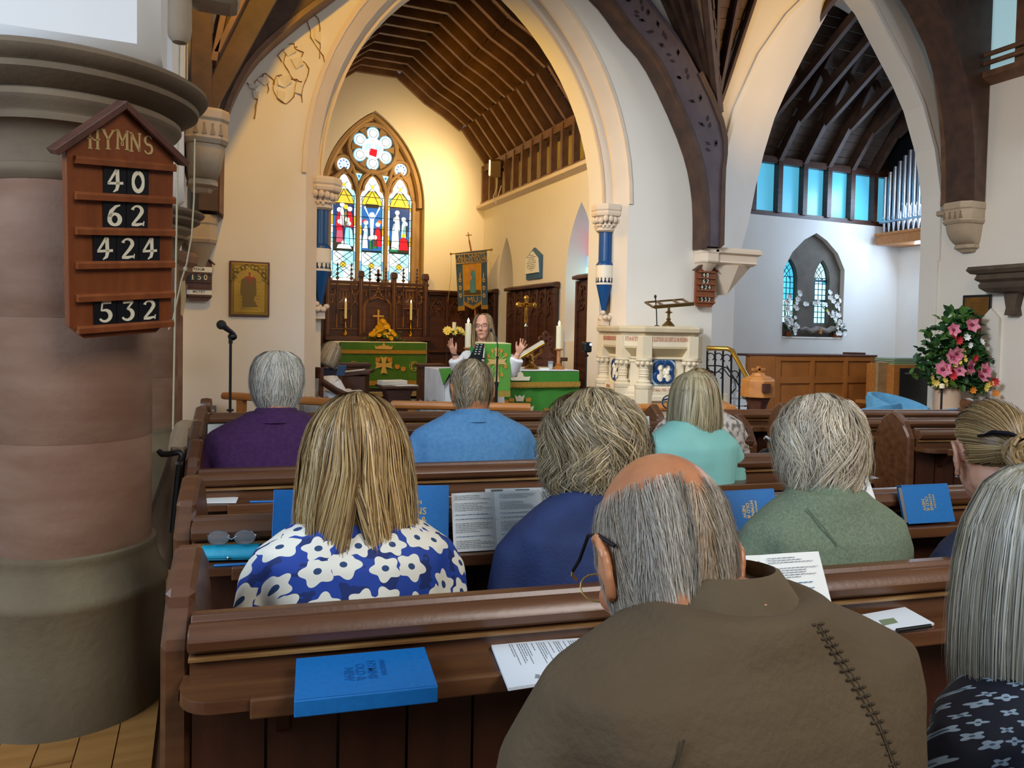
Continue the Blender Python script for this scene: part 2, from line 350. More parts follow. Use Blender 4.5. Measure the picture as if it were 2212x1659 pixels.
# timber ledge over the chancel walls, studs, rafters
lg = MB()
lg.prism([(0,0),(-.16,.02),(-.16,.07),(-.08,.12),(0,.12)], 8.62, 13.3, 'y'); 
ledge = lg.build('ledge', TRIMP, wall_chs); ledge.location = (4.9,0,3.66)
ic = MB(); ic.box((CX0+.2,8.62,3.74),(CX0+.28,13.3,4.6)); ic.box((.42,8.62,3.74),(.5,13.3,4.6)); 
ceil_ch = struct(ic.build('ceiling_chancel', mat('stud_infill','#b7b0a2',.85,0,'#a69f90',(3,3,3))))
prof = [(2.22,4.42),(1.60,5.13),(.82,5.62),(.30,5.92),(-.30,5.92),(-.82,5.62),(-1.60,5.13),(-2.22,4.42)]
rf = MB()
def beam2(mb, a, b_, wd, y0, y1, dn):
    d = (Vector(b_)-Vector(a)).normalized(); n_ = Vector((-d.y,d.x))*dn
    mb.prism([tuple(a),tuple(b_),tuple(Vector(b_)+n_),tuple(Vector(a)+n_)], y0, y1, 'y')
P2 = [(2.16,4.38),(1.58,5.10),(.88,5.47),(.36,5.86)]
P2 = P2 + [(-x_,z) for x_,z in P2[::-1]]
for i in range(len(P2)-1): beam2(rf, P2[i], P2[i+1], .2, -.035, .035, -.16)
for s_ in (1,-1): rf.box((s_*2.06-.05,-.035,3.74),(s_*2.06+.05,.035,4.45))
beam2(rf, (1.58,5.10), (.36,5.95), .1, -.03, .03, .05); beam2(rf, (-.36,5.95), (-1.58,5.10), .1, -.03, .03, .05)
me_r = rf.mesh('rafter', RAFT)
for k in range(13):
    o = bpy.data.objects.new('rafter', me_r); COL.objects.link(o); o.parent = ceil_ch; o.location = (2.80, 8.75+k*.37, 0)
# boards on the back of the rafters
Q = [(2.40,4.40),(1.72,5.28),(.36,6.14),(-.36,6.14),(-1.72,5.28),(-2.40,4.40)]
nb = 0
for i in range(len(Q)-1):
    a, c = Vector(Q[i]), Vector(Q[i+1]); n_ = 6 if abs((c-a).y) > .3 else 3
    for j in range(n_):
        p, q = a+(c-a)*(j/n_), a+(c-a)*((j+.96)/n_); d = (q-p).normalized(); nn = Vector((-d.y,d.x))
        h = .012*(nb%2)
        pb = MB().prism([tuple(p-nn*h),tuple(q-nn*h),tuple(q-nn*(.03+h)),tuple(p-nn*(.03+h))], 8.6, 13.4, 'y')
        o = pb.build('plank', mat('chancel_plank','#3a2a1e',.7,0,'#2e2118',(8,2,8),5), ceil_ch); o.location = (2.80,0,0); nb += 1  # planks darkened, shade between the rafters painted into their colour
wp = MB()
for s_ in (1,-1): wp.box((2.80+s_*2.10-.07,8.62,4.36),(2.80+s_*2.10+.07,13.3,4.48)); wp.box((2.80+s_*2.08-.06,8.62,3.74),(2.80+s_*2.08+.06,13.3,3.80))
wp.build('wall_plate', RAFT, ceil_ch)

# south chapel
YC = 10.5; XS = 12.4
wc = MB(); hole = [(9.60,1.40),(9.60,2.62)] + [(9.78,2.92),(10.05,3.16),(10.33,3.30),(10.58,3.18),(10.86,2.96),(11.04,2.66)] + [(11.04,1.40)]
wc.prism([(6.2,0),(10.2,0),(10.2,1.40)] + hole[:5] + [(10.33,3.53),(6.2,3.53)], YC, YC+.35, 'y')
wc.prism([(12.5,0),(10.2,0),(10.2,1.40),(11.04,1.40)] + hole[-2:4:-1] + [(10.33,3.30),(10.33,3.53),(12.5,3.53)], YC, YC+.35, 'y')
wall_cpe = struct(wc.build('wall_chapel_east', PLASTER_W, smooth=30))
x = MB(); x.prism([(9.60,1.40)] + hole[1:] , YC+.30, YC+.34, 'y')
wb = MB()
wcs = MB(); wcs.box((XS,8.6,0),(XS+.3,9.1,5.6)); wcs.box((XS,9.1,0),(XS+.3,9.8,2.8)); wcs.box((XS,9.1,4.4),(XS+.3,9.8,7)); wcs.box((XS,9.8,0),(XS+.3,YC+.3,4.6)); wcs.box((XS,8.6,5.6),(XS+.3,9.8,7.2))
wall_cps = struct(wcs.build('wall_chapel_south', PLASTER_W))
x = MB(); x.box((10.92,8.6,0),(XS+.3,8.75,7.4)); x.build('return_wall', PLASTER_W, wall_cps)
# chapel clerestory: boarded bays between oak posts
clr = MB(); clr.box((7.0,YC+.02,3.45),(12.4,YC+.16,3.55)); clr.box((7.0,YC+.02,3.55),(12.4,YC+.12,3.62)); clr.box((7.0,YC+.0,4.46),(12.4,YC+.16,4.58))
win_c = struct(clr.build('window_3', OAKD))
PANEB = emat('clerestory_glass','#57b4d6',.8)
bays = [8.30+k*.573 for k in range(8)]
for xx in bays:
    MB().box((xx-.05,YC-.02,3.6),(xx+.05,YC+.14,4.5)).build('mullion', OAKD, win_c)
for a,c in zip(bays[:-1],bays[1:]):
    MB().box((a+.05,YC+.10,3.62),(c-.05,YC+.115,4.46)).build('pane', PANEB, win_c)
# chapel roof: the slope that climbs west from the clerestory plate
rc = MB(); rc.box((6.2,YC+.1,4.5),(12.6,YC+.3,4.62)); ceil_cp = struct(rc.build('ceiling_chapel', ROOFW))
sl = Vector((0,-1.75,2.35)).normalized(); nrm = Vector((0,-sl.z,sl.y))  # up-slope and underside directions
nrm = Vector((0,-2.35,-1.75)).normalized()
o0 = Vector((0,YC+.05,4.56))
me_b = None; nrow = 22
for k in range(nrow):
    h = .008*(k%2) + .004*((k*7)%3)
    p = o0 + sl*(k*.148) - nrm*(.10+h)
    if me_b is None:
        q = MB(); d = sl*.142; t_ = -nrm*.03
        q.add([(6.3,*v.yz) for v in (Vector((0,0,0)),d,d+t_,t_)] + [(12.4,*v.yz) for v in (Vector((0,0,0)),d,d+t_,t_)], [(0,1,2,3),(7,6,5,4),(0,4,5,1),(1,5,6,2),(2,6,7,3),(3,7,4,0)])
        me_b = q.mesh('plank', ROOFB)
    o = bpy.data.objects.new('plank', me_b); COL.objects.link(o); o.parent = ceil_cp; o.location = (0,p.y,p.z)
def bar(mb, a, b_, wx, wt, m=None):
    # rectangular timber from a to b, wx wide along X, wt deep in the Y-Z plane
    a = Vector(a); b_ = Vector(b_); d = (b_-a).normalized(); X = Vector((1,0,0)); X = (X-d*X.dot(d)).normalized() if abs(d.x)<.99 else Vector((0,1,0)); N = d.cross(X)
    vs = []
    for p in (a,b_): vs += [tuple(p + X*sx*wx/2 + N*sn*wt/2) for sx,sn in ((-1,-1),(1,-1),(1,1),(-1,1))]
    mb.add(vs, [(3,2,1,0),(4,5,6,7),(0,1,5,4),(1,2,6,5),(2,3,7,6),(3,0,4,7)], m)
me_f = None
for k in range(8):
    if me_f is None:
        q = MB(); e = o0 + sl*3.4
        bar(q, (0,o0.y,o0.z), (0,e.y,e.z), .09, .15)
        f0 = o0 + sl*.75 + nrm*.06; bar(q, (0,f0.y,f0.z), (0,f0.y-2.1,f0.z+1.35), .08, .13)
        f1 = f0 + Vector((0,-.62,.40)); g1 = o0 + sl*1.55; bar(q, (0,f1.y,f1.z), (0,g1.y,g1.z+.1), .07, .09)
        me_f = q.mesh('rafter', ROOFW)
    o = bpy.data.objects.new('rafter', me_f); COL.objects.link(o); o.parent = ceil_cp; o.location = (8.30+k*.573,0,0)

# nave and transept roofs meeting in a valley on the line X = 6.1
VX, VZ = 6.12, 4.25
VA = Vector((VX,8.0,VZ)); dv = ray(1519,-60)
tt = (VZ+1.45*VX-CAMZ)/(dv.z+1.45*dv.x); VB = CO + dv*tt            # valley rafter foot and a point high on it
BB = Vector((6.86,8.0,6.1)); AA = Vector((4.85,8.0,VZ+1.45*(VX-4.85)))   # where each slope meets the east wall
rn = MB(); rn.tube([VA+Vector((0,-.03,-.06)), VB], .06, 6); ceil_n = struct(rn.build('ceiling_nave', ROOFW))
def web(P0, Pw, Pv, n_, parent, m, off):
    # boards between the wall line P0->Pw and the valley line P0->Pv; off = vector to the upper side
    for k in range(n_):
        t0, t1 = k/n_, (k+.95)/n_; h = off*(.012*(k%2) + .10)
        c = [P0.lerp(Pw,t0)+h, P0.lerp(Pw,t1)+h, P0.lerp(Pv,t1)+h, P0.lerp(Pv,t0)+h]; d = off*.03
        q = MB(); q.add([tuple(v) for v in c]+[tuple(v+d) for v in c], [(0,1,2,3),(7,6,5,4),(0,4,5,1),(1,5,6,2),(2,6,7,3),(3,7,4,0)])
        q.build('plank', m, parent)
def web_rafters(P0, Pw, Pv, fr, parent, off, wd=.045):
    for f_ in fr:
        a_ = P0.lerp(Pv, .02); e_ = Pw.lerp(Pv, f_); s_ = P0.lerp(Pv, f_*.10)
        q = MB(); X = (Pv-Pw).normalized()*wd
        vs = []
        for pp in (s_, e_): vs += [tuple(pp-X-off*.05), tuple(pp+X-off*.05), tuple(pp+X+off*.1), tuple(pp-X+off*.1)]
        q.add(vs, [(3,2,1,0),(4,5,6,7),(0,1,5,4),(1,2,6,5),(2,3,7,6),(3,0,4,7)]); q.build('rafter', ROOFW, parent)
AAx = VA + (AA-VA)*1.25
web(VA, AAx, VB, 15, ceil_n, ROOFB, Vector((.8,0,.6)))
web_rafters(VA, AAx, VB, (.16,.40,.62,.85), ceil_n, Vector((.8,0,.6)))
web(VA, BB, VB, 13, ceil_n, ROOFB, Vector((.2,.75,.6)))
web_rafters(VA, BB, VB, (.10,.42,.78), ceil_n, Vector((.2,.75,.6)))
rt_ = MB(); rt_.box((-.3,4.6,8.15),(10.6,8.62,8.3)); rt_.build('roof_deck', ROOFB, ceil_n)

# nave arcade on the north side: plaster wall with pointed arches resting on round pillars
PX_, PY_ = -.44, 3.15
def arcade():
    mb = MB()
    for (ya,yb) in ((PY_,6.45),(PY_-4.2,PY_)):
        yc = (ya+yb)/2; hw = (yb-ya)/2-.30
        top = arch_pts(yc,hw,2.29,.9,12)
        mb.prism([(ya,2.29)]+top+[(yb,2.29),(yb,5.6),(ya,5.6)], PX_-.30, PX_+.30, 'x')
    mb.prism([(6.45,2.29),(8.0,2.29),(8.0,5.6),(6.45,5.6)], PX_-.30, PX_+.30, 'x')
    return mb
wall_arc = struct(arcade().build('wall_arcade', PLASTER_W, smooth=30, bevel=.07, seg=1))
x = MB(); x.box((PX_-.22,6.7,0),(PX_+.22,8.0,2.29)); x.build('respond_pier', PLASTER, wall_arc, bevel=.04)
x = MB(); x.box((-.50,7.70,0),(-.19,8.0,5.0)); x.build('wall_strip', PLASTER, wall_arc, bevel=.02)
# skirting and wall trims
tr = MB(); tr.box((-.1,7.97,0),(.97,8.0,.3)); tr.box((4.86,7.97,0),(6.14,8.0,.3)); struct(tr.build('baseboard_east', PLASTER_W))
t2 = MB(); t2.prism([(10.3,3.24),(10.2,3.27),(10.2,3.33),(10.3,3.36)], 7.75, 8.0, 'y'); struct(t2.build('trim_1', STONEG))
t3 = MB(); t3.box((10.24,7.0,0),(10.3,7.25,1.72)); t3.prism([(7.0,1.72),(7.25,1.72),(7.125,1.86)],10.24,10.3,'x'); struct(t3.build('trim_2', PLASTER))
# south clerestory over the transept wall
sc = MB(); sc.prism([(10.3,5.02),(10.12,5.10),(10.12,5.18),(10.3,5.2)], -3, 8.02, 'y')
sc.box((10.2,-3,6.30),(10.34,8.0,6.42))
win_s = struct(sc.build('window_4', RAFT))
ys = [8.02,7.42,6.86,6.3,5.7,5.1,4.5]
for yy in ys: MB().box((10.22,yy-.06,5.15),(10.36,yy+.06,6.4)).build('mullion', RAFT, win_s)
PANES = emat('clerestory_glass_pale','#9fc3cc',.7)
for a,c in zip(ys[:-1],ys[1:]): MB().box((10.36,c+.05,5.18),(10.37,a-.05,6.35)).build('pane', PANES, win_s)
# ------------------------------------------------------------------ stone pillar, responds, corbels, braces
def pillar_thing(name, label, x, y, r, ztop, base=True, k=1.0, floorz=0.0):
    t = thing(name, label, 'pillar', (x,y,floorz))
    if base:
        z1 = .46*k
        MB().lathe([(r*1.19,0),(r*1.195,z1*.5),(r*1.19,z1-.03),(r*1.215,z1-.02),(r*1.22,z1),(r*1.20,z1+.015),(r*1.12,z1+.05),(r*1.07,z1+.10),(r*1.05,z1+.125),(r*1.065,z1+.135),(r*1.06,z1+.15),(r*1.0,z1+.155)], n=64).build('base', STONEB, t, smooth=35)
    zz = .61*k if base else .1; cuts = [zz,1.0,1.43,ztop-.40] if base else [zz,.9,1.4,ztop-.36]
    for a,c in zip(cuts[:-1],cuts[1:]):
        MB().lathe([(r*.994,a),(r,a+.004),(r,c-.004),(r*.994,c)], n=64).build('stone_drum', STONE, t, smooth=35)
    q = ztop-.40; f = r/.264
    prof = [(.264,0),(.284,.02),(.288,.035),(.284,.05),(.266,.058),(.268,.10),(.285,.15),(.312,.175),(.335,.18),(.338,.197),(.322,.207),(.326,.215),(.350,.232),(.362,.25),(.360,.268),(.342,.278),(.36,.285),(.398,.303),(.420,.318),(.424,.334),(.408,.342),(.418,.348),(.446,.362),(.456,.378),(.452,.392),(.438,.40),(.20,.40)]
    MB().lathe([(a*f,q+z) for a,z in prof], n=72).build('capital', mat('capital_stone','#675642',.85,0,'#7a6850',(4,4,6),6,.3,.7,bump=.12,bscale=45), t, smooth=35)
    return t
pillar_thing('stone_pillar','huge round sandstone pillar with ringed capital behind the large hymn board',PX_,PY_,.264,2.29)
pillar_thing('stone_pillar','slimmer brown stone pillar half hidden behind the nearest huge pillar',-.44,6.45,.262,2.29)
t = thing('wall_shaft','short moulded stone capital low on the left corner behind the psalm board','pillar',(-.34,7.66,0))
MB().lathe([(.17,0),(.17,1.72)],n=32).build('shaft',STONE,t,smooth=35)
MB().lathe([(.17,1.72),(.21,1.74),(.21,1.78),(.18,1.80),(.20,1.86),(.25,1.90),(.25,1.94),(.29,1.98),(.30,2.04),(.28,2.08),(.1,2.08)],n=40).build('capital',STONE,t,smooth=35)

def corbel(name, label, M, w_, h_, d_, m, notch=True, pendant=0):
    # local: wall plane y=0, block grows towards -y, top at z=0
    t = thing(name, label, 'corbel'); t.matrix_world = M
    c = w_*.22
    def ring(z, wx, dy): return [(-wx/2,0,z),(-wx/2,-dy+c*wx/w_,z),(-wx/2+c*wx/w_,-dy,z),(wx/2-c*wx/w_,-dy,z),(wx/2,-dy+c*wx/w_,z),(wx/2,0,z)]
    q = MB(); q.loft([ring(0,w_*.96,d_*.96),ring(-h_*.04,w_,d_),ring(-h_*.13,w_,d_),ring(-h_*.16,w_*.95,d_*.95),ring(-h_*.36,w_*.95,d_*.95),ring(-h_*.38,w_*.98,d_*.98),ring(-h_*.44,w_*.9,d_*.9)])
    q.build('block', m, t, bevel=.006)
    if notch:
        q = MB()
        for k in range(4):
            x_ = -w_*.27 + k*w_*.18
            q.prism([(x_-w_*.05,-h_*.34),(x_+w_*.05,-h_*.34),(x_+w_*.012,-h_*.24),(x_+w_*.02,-h_*.20),(x_-w_*.02,-h_*.20),(x_-w_*.012,-h_*.24)], -d_*.955-.008, -d_*.90, 'y')
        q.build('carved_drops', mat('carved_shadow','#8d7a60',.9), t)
    q = MB(); n = 8
    if pendant:
        q.loft([ring(-h_*.44,w_*.85,d_*.85), ring(-h_*.97,w_*.04,d_*.04)])
    else:
        rings = []
        for k in range(n+1):
            a = PI/2*k/n; rings.append(ring(-h_*.44-h_*.42*math.sin(a), w_*(.84-.24*(k/n)), d_*(.18+.68*math.cos(a))))
        q.loft(rings)
    q.build('bowl', m, t, smooth=50)
    if not pendant:
        MB().loft([ring(-h_*.84,w_*.6,d_*.42),ring(-h_*.87,w_*.66,d_*.46),ring(-h_*.92,w_*.66,d_*.46),ring(-h_*.95,w_*.5,d_*.3),ring(-h_,w_*.42,d_*.22)]).build('foot', m, t, bevel=.004)
    return t
p = atX(2102,437,10.3); corbel('stone_corbel','large carved stone corbel under the timber brace on the right wall', T(10.3,7.52,3.38,-PI/2), .46,.70,.40, STONEG)
corbel('stone_corbel','large grey stone corbel with drop carvings above the brass plaque at left', T(-.02,6.75,3.12,R(8)), .34,.62,.40, STONEG)
corbel('stone_corbel','small plain bracket corbel above the left wall psalm board', T(-.02,7.99,2.47), .30,.62,.26, STONEG, False, 1)
corbel('stone_corbel','small stone corbel right above the distant small hymn board', T(5.97,7.99,2.51), .30,.42,.22, TRIMP, False, 1)
t = thing('stone_bracket','white pointed pendant bracket at the foot of the right arch','bracket',(6.37,8.0,0))
q = MB(); q.loft([[(-.33,.1,z) if 0 else (-w2,.25,z),(-w2,-d2,z),(w2,-d2,z),(w2,.25,z)] for z,w2,d2 in ((2.53,.34,.20),(2.50,.37,.23),(2.46,.37,.23),(2.44,.33,.19),(2.36,.32,.18),(2.34,.33,.19),(2.31,.29,.15))]); q.build('moulding',TRIMP,t,bevel=.004)
q = MB(); q.loft([[(-.29,.25,2.31),(-.29,-.1,2.31),(0,-.22,2.31),(.29,-.1,2.31),(.29,.25,2.31)],[(-.01,.2,1.94),(-.01,.02,1.94),(0,0,1.94),(.01,.02,1.94),(.01,.2,1.94)]]); q.build('pendant',TRIMP,t)
# carved head beside the left roof post
t = thing('stone_carving','small carved stone head at the foot of the upper left brace','carving',(.10,6.98,3.52))
MB().sph((0,0,0),(.07,.08,.12),10,8).sph((.02,-.08,.0),(.03,.03,.04),8,6).box((-.08,-.06,.11),(.08,.08,.17)).build('head',STONEG,t,smooth=60)
MB().prism([(-.06,-.1),(.06,-.1),(.015,-.24),(-.02,-.22)],-.05,.06,'y').build('neck_scroll',STONEG,t,bevel=.01)

def arc_band(mb, cx, cz, r0, r1, a0, a1, y0, y1, n=18, m=None):
    L = [[(cx+r*math.cos(a), y, cz+r*math.sin(a)) for r,y in ((r0,y0),(r0,y1),(r1,y1),(r1,y0))] for a in [a0+(a1-a0)*i/n for i in range(n+1)]]
    mb.loft(L, True, True, m)
# curved braces of the truss against the east wall
def spline_band(pin, pout, y0, y1, name, m, parent):
    def res(P,n=20):
        P = [Vector((p[0],0,p[1])) for p in P]; out=[]
        seg = len(P)-1
        for i in range(n+1):
            u = seg*i/n; k = min(int(u),seg-1); f_ = u-k
            p0,p1,p2,p3 = P[max(k-1,0)],P[k],P[k+1],P[min(k+2,seg)]
            out.append(.5*((2*p1)+(-p0+p2)*f_+(2*p0-5*p1+4*p2-p3)*f_*f_+(-p0+3*p1-3*p2+p3)*f_**3))
        return out
    A,B = res(pin),res(pout)
    return MB().loft([[(a.x,y0,a.z),(a.x,y1,a.z),(b_.x,y1,b_.z),(b_.x,y0,b_.z)] for a,b_ in zip(A,B)]).build(name, m, parent, smooth=30), A, B
t = thing('roof_brace','dark curved timber brace with painted leaf trail left of the right arch','brace')
pin = [(5.84,2.52),(5.80,3.20),(5.60,3.82),(5.08,4.66),(4.67,5.02),(4.30,5.36),(3.6,5.75)]
pout = [(6.03,2.52),(6.02,3.34),(6.00,4.0),(5.45,4.86),(5.0,5.30),(4.6,5.62),(3.8,6.05)]
o,A,B = spline_band(pin,pout,7.72,7.96,'timber',mat('painted_timber','#4a3f48',.6,0,'#5a4e55',(5,5,5),4,.3,.7),t)
MB().loft([[(a.x-.05,7.70,a.z-.03),(a.x-.05,7.98,a.z-.03),(a.x+.0,7.98,a.z+.01),(a.x+.0,7.70,a.z+.01)] for a in A]).build('edge_roll',ROOFW,t,smooth=30)
MB().loft([[(b_.x-.02,7.70,b_.z-.02),(b_.x-.02,7.98,b_.z-.02),(b_.x+.04,7.98,b_.z+.03),(b_.x+.04,7.70,b_.z+.03)] for b_ in B[:10]]).build('outer_rib',ROOFW,t,smooth=30)
q = MB(); lr = random.Random(3)
for k in range(6,18):
    c = A[k].lerp(B[k],.5); d = (A[min(k+1,19)]-A[k]).normalized()
    for s_ in (-1,1):
        for f_ in (.25,.65):
            pp = c + d*lr.uniform(-.06,.06) + Vector((-d.z,0,d.x))*s_*lr.uniform(.02,.06); a = math.atan2(d.z,d.x)+s_*R(40)
            l_ = .075; q.prism([(pp.x,pp.z),(pp.x+l_*.5*math.cos(a)-.02*math.sin(a),pp.z+l_*.5*math.sin(a)+.02*math.cos(a)),(pp.x+l_*math.cos(a),pp.z+l_*math.sin(a)),(pp.x+l_*.5*math.cos(a)+.02*math.sin(a),pp.z+l_*.5*math.sin(a)-.02*math.cos(a))],7.712,7.722,'y')
q.build('painted_leaves',mat('leaf_stencil','#2a2024',.7),t,None)['kind']='stuff'
t = thing('roof_brace','dark curved timber brace rising beside the cracked left wall plaster','brace')
pin = [(.14,2.5),(.15,3.2),(.20,3.55),(.42,4.02),(.80,4.45),(1.16,4.79),(1.6,5.2),(2.2,5.55)]
pout = [(-.04,2.5),(-.04,3.2),(-.02,3.69),(.10,4.24),(.48,4.72),(.9,5.15),(1.4,5.55),(2.0,5.95)]
o,A,B = spline_band(pin,pout,7.70,7.96,'timber',ROOFW,t)
MB().loft([[(a.x-.0,7.68,a.z-.01),(a.x-.0,7.98,a.z-.01),(a.x+.04,7.98,a.z-.04),(a.x+.04,7.68,a.z-.04)] for a in A]).build('edge_roll',RAFT,t,smooth=30)
# nearer truss on the left: post and two raking struts
t = thing('roof_truss','dark timber posts and raking struts at the top left above the corbel','truss')
q = MB()
q.prism([(-.10,3.12),(.06,3.12),(.06,4.9),(-.10,4.9)],6.58,6.74,'y'); q.build('post',ROOFW,t,bevel=.008)
q = MB(); bar2 = [((.07,3.55),(.32,4.9),.05),((.09,3.62),(.62,4.85),.05)]
for a,c,wd in bar2:
    MB().prism([(a[0]-wd*.5,a[1]),(a[0]+wd*.5,a[1]),(c[0]+wd*.5,c[1]),(c[0]-wd*.5,c[1])],6.58,6.72,'y').build('strut',RAFT,t,bevel=.006)
MB().prism([(.06,3.15),(.16,3.35),(.9,4.9),(.32,4.9),(.07,3.9)],6.76,6.84,'y').build('spandrel_board',ROOFW,t)
# hanging post end of a roof beam, top left
t = thing('beam_end','grey rounded stump of a beam bracket at the top left','bracket')
a = atD(388,40,3.9)
MB().lathe([(.0,-.13),(.035,-.125),(.055,-.10),(.06,-.05),(.06,.35)],(a.x,a.y,a.z),n=20).build('stump',STONEG,t,smooth=40)
MB().box((a.x+.04,a.y-.08,a.z+.11),(a.x+.30,a.y+.2,a.z+.4)).build('soffit_block',STONEG,t,bevel=.05)
# right wall post brace
t = thing('roof_brace','heavy dark timber brace standing on the right wall corbel','brace')
MB().loft([[(10.28,7.30,z),(10.28,7.74,z),(10.28-d_,7.74,z),(10.28-d_,7.30,z)] for z,d_ in ((3.38,.22),(3.6,.23),(4.1,.26),(4.6,.34),(5.1,.50),(5.6,.78),(6.0,1.12),(6.6,1.8))]).build('timber',ROOFW,t,smooth=30)
MB().loft([[(10.27-d_,7.72,z),(10.27-d_,7.86,z),(10.20-d_,7.86,z),(10.20-d_,7.72,z)] for z,d_ in ((3.38,.10),(3.8,.10),(4.3,.14),(4.8,.22),(5.3,.36),(5.8,.6),(6.3,.95))]).build('front_rib',RAFT,t,smooth=30)
a = Vector((9.98,7.80,5.12)); MB().lathe([(0,-.03),(.045,-.02),(.045,.02),(0,.04)],n=10).build('iron_bolt',BLACKM,t,loc=a)
t = thing('roof_brace','dark wedge of timber brace above the right arch shoulder','brace')
MB().prism([(10.02,5.92),(10.02,6.9),(8.9,6.9),(9.26,6.28),(9.62,6.08)],7.8,7.97,'y').build('timber',ROOFW,t,bevel=.01)
t = thing('pipe_rail','pair of brown pipes running along the right clerestory sill','pipe')
for z in (5.30,5.42): MB().tube([(10.16,7.30,z),(10.16,2.0,z)],.035,10).build('pipe',RAFT,t,smooth=40)
t = thing('wall_light','round bulkhead lamp half hidden behind the right wall brace','lamp',(10.12,7.86,5.36))
MB().lathe([(.12,0),(.12,.05),(.09,.08),(0,.10)],n=20,sx=1).build('dome',BRASS,t,smooth=40)
# dark capital at the right edge
t = thing('wall_capital','dark moulded stone capital cut off by the right picture edge','capital',(10.3,6.80,0))
q = MB(); q.loft([[(0,-y_,z),(-d_,-y_,z),(-d_,y_,z),(0,y_,z)] for z,d_,y_ in ((2.43,.40,.44),(2.38,.42,.46),(2.33,.38,.42),(2.32,.33,.36),(2.25,.35,.38),(2.21,.29,.33),(2.17,.31,.35),(2.13,.30,.34),(2.08,.24,.28),(2.06,.12,.14))]); q.build('mouldings',mat('dark_capital','#4a3f34',.8,0,'#5d5041',(4,4,4)),t,bevel=.004)
MB().prism([(-.10,2.06),(.10,2.06),(.06,1.86),(.08,1.76),(-.08,1.76),(-.06,1.86)],-.14,0,'x').build('stop',mat('dark_capital','#4a3f34'),t,bevel=.004)

# chancel arch shafts with foliate capitals
def shaft(label, x, y, cols):
    t = thing('arch_shaft', label, 'colonnette', (x,y,0))
    q = MB(); r=.2
    q.loft([[(-.17*s_,.07,z),(-.17*s_,-.07*s_,z),(-.07*s_,-.17*s_,z),(.10*s_,-.17*s_,z),(.20*s_,-.07*s_,z),(.20*s_,.07,z)] for z,s_ in ((3.0,1.),(2.97,1.06),(2.93,1.06),(2.91,.98),(2.89,1.04),(2.86,1.0),(2.85,.92))]); q.build('abacus',TRIMP,t,bevel=.004)
    q = MB(); q.lathe([(.095,2.70),(.10,2.76),(.13,2.82),(.15,2.86)],n=20); lr = random.Random(4)
    for k in range(9):
        a = PI + PI*(k-.5)/8; 
        for zz,rr,sz in ((2.80,.155,.035),(2.73,.12,.026)):
            q.sph((rr*math.cos(a+zz*9),rr*math.sin(a+zz*9),zz+lr.uniform(-.01,.02)),(sz,sz,sz*1.2),7,5)
            q.tube([(.09*math.cos(a),.09*math.sin(a),2.70),(.13*math.cos(a),.13*math.sin(a),2.78),((rr+.02)*math.cos(a),(rr+.02)*math.sin(a),zz)],[.012,.014,.018],5)
    q.build('leaf_carving',TRIMP,t,smooth=50)
    MB().lathe([(.10,2.66),(.125,2.68),(.125,2.71),(.10,2.73)],n=24).build('neck_ring',TRIMP,t,smooth=40)
    MB().lathe([(.085,2.28),(.085,2.67)],n=24).build('blue_shaft',PBLUE,t,smooth=40)
    MB().lathe([(.085,2.30),(.115,2.26),(.115,2.25)],n=24).build('blue_shoulder',PBLUE,t,smooth=40)
    MB().lathe([(.113,2.10),(.113,2.25)],n=24).build('cream_band',PWHITE,t,smooth=40)
    MB().lathe([(.108,2.01),(.108,2.10)],n=24).build('dagger_band',PWHITE,t,smooth=40)
    q = MB()
    for k in range(14):
        a = 2*PI*k/14
        for s_ in (1,):
            d = .105; pts = [(-d*.2,2.035),(d*.2,2.035),(d*.06,2.07),(d*.1,2.085),(0,2.095),(-d*.1,2.085),(-d*.06,2.07)]
            M_ = Matrix.Rotation(a,4,'Z'); q.M = M_; q.prism([(px_,pz_) for px_,pz_ in pts], -.111, -.10,'y')
    q.build('painted_daggers',PNAVY,t)
    MB().lathe([(.104,2.01),(.022,1.66)],n=24).build('blue_cone',PBLUE,t,smooth=40)
    q = MB(); q.box((-.05,-.05,1.50),(.05,.07,1.60)); lr = random.Random(8)
    for k in range(8): q.sph((lr.uniform(-.06,.06),lr.uniform(-.09,.02),lr.uniform(1.58,1.66)),(.035,.035,.03),7,5)
    q.build('carved_boss',TRIMP,t,smooth=50)
    return t
shaft('blue and cream painted colonnette with leafy capital left of the altar arch', 1.165, 8.22, 0)
shaft('blue and cream painted colonnette with leafy capital above the pulpit', 4.655, 8.22, 0)

# ------------------------------------------------------------------ peeling plaster on the left wall
t = thing('peeling_plaster','cracked and lifting plaster flakes high on the left wall','plaster')
lr = random.Random(12)
cr = [[(660,20),(668,55),(672,80),(700,120),(702,150),(690,160)],[(680,30),(690,45),(692,100),(688,140)],[(535,180),(548,188),(552,175),(570,165),(580,180),(576,215)],[(556,205),(553,240),(545,265)],[(640,100),(620,110),(612,135),(625,160),(640,175),(635,210),(620,225),(600,215),(590,190),(598,165),(612,160)],[(655,130),(668,150),(660,175),(652,200),(655,230)],[(622,98),(635,95),(640,108),(655,112),(650,128)],[(560,165),(575,160),(590,172),(588,185)],[(600,165),(640,172),(658,178)],[(610,135),(600,120),(622,98)]]
q = MB(); q2 = MB()
for c in cr:
    pts = []
    for a,b_ in zip(c[:-1],c[1:]):
        for k in range(3):
            f_ = k/3; pts.append(atY(a[0]+(b_[0]-a[0])*f_+lr.uniform(-2,2), a[1]+(b_[1]-a[1])*f_+lr.uniform(-2,2), 7.995))
    q.tube(pts, [.004+.007*lr.random() for _ in pts], 5, flat=.6)
q.build('crack_edges',mat('crack_shadow','#9a7440',.9),t)
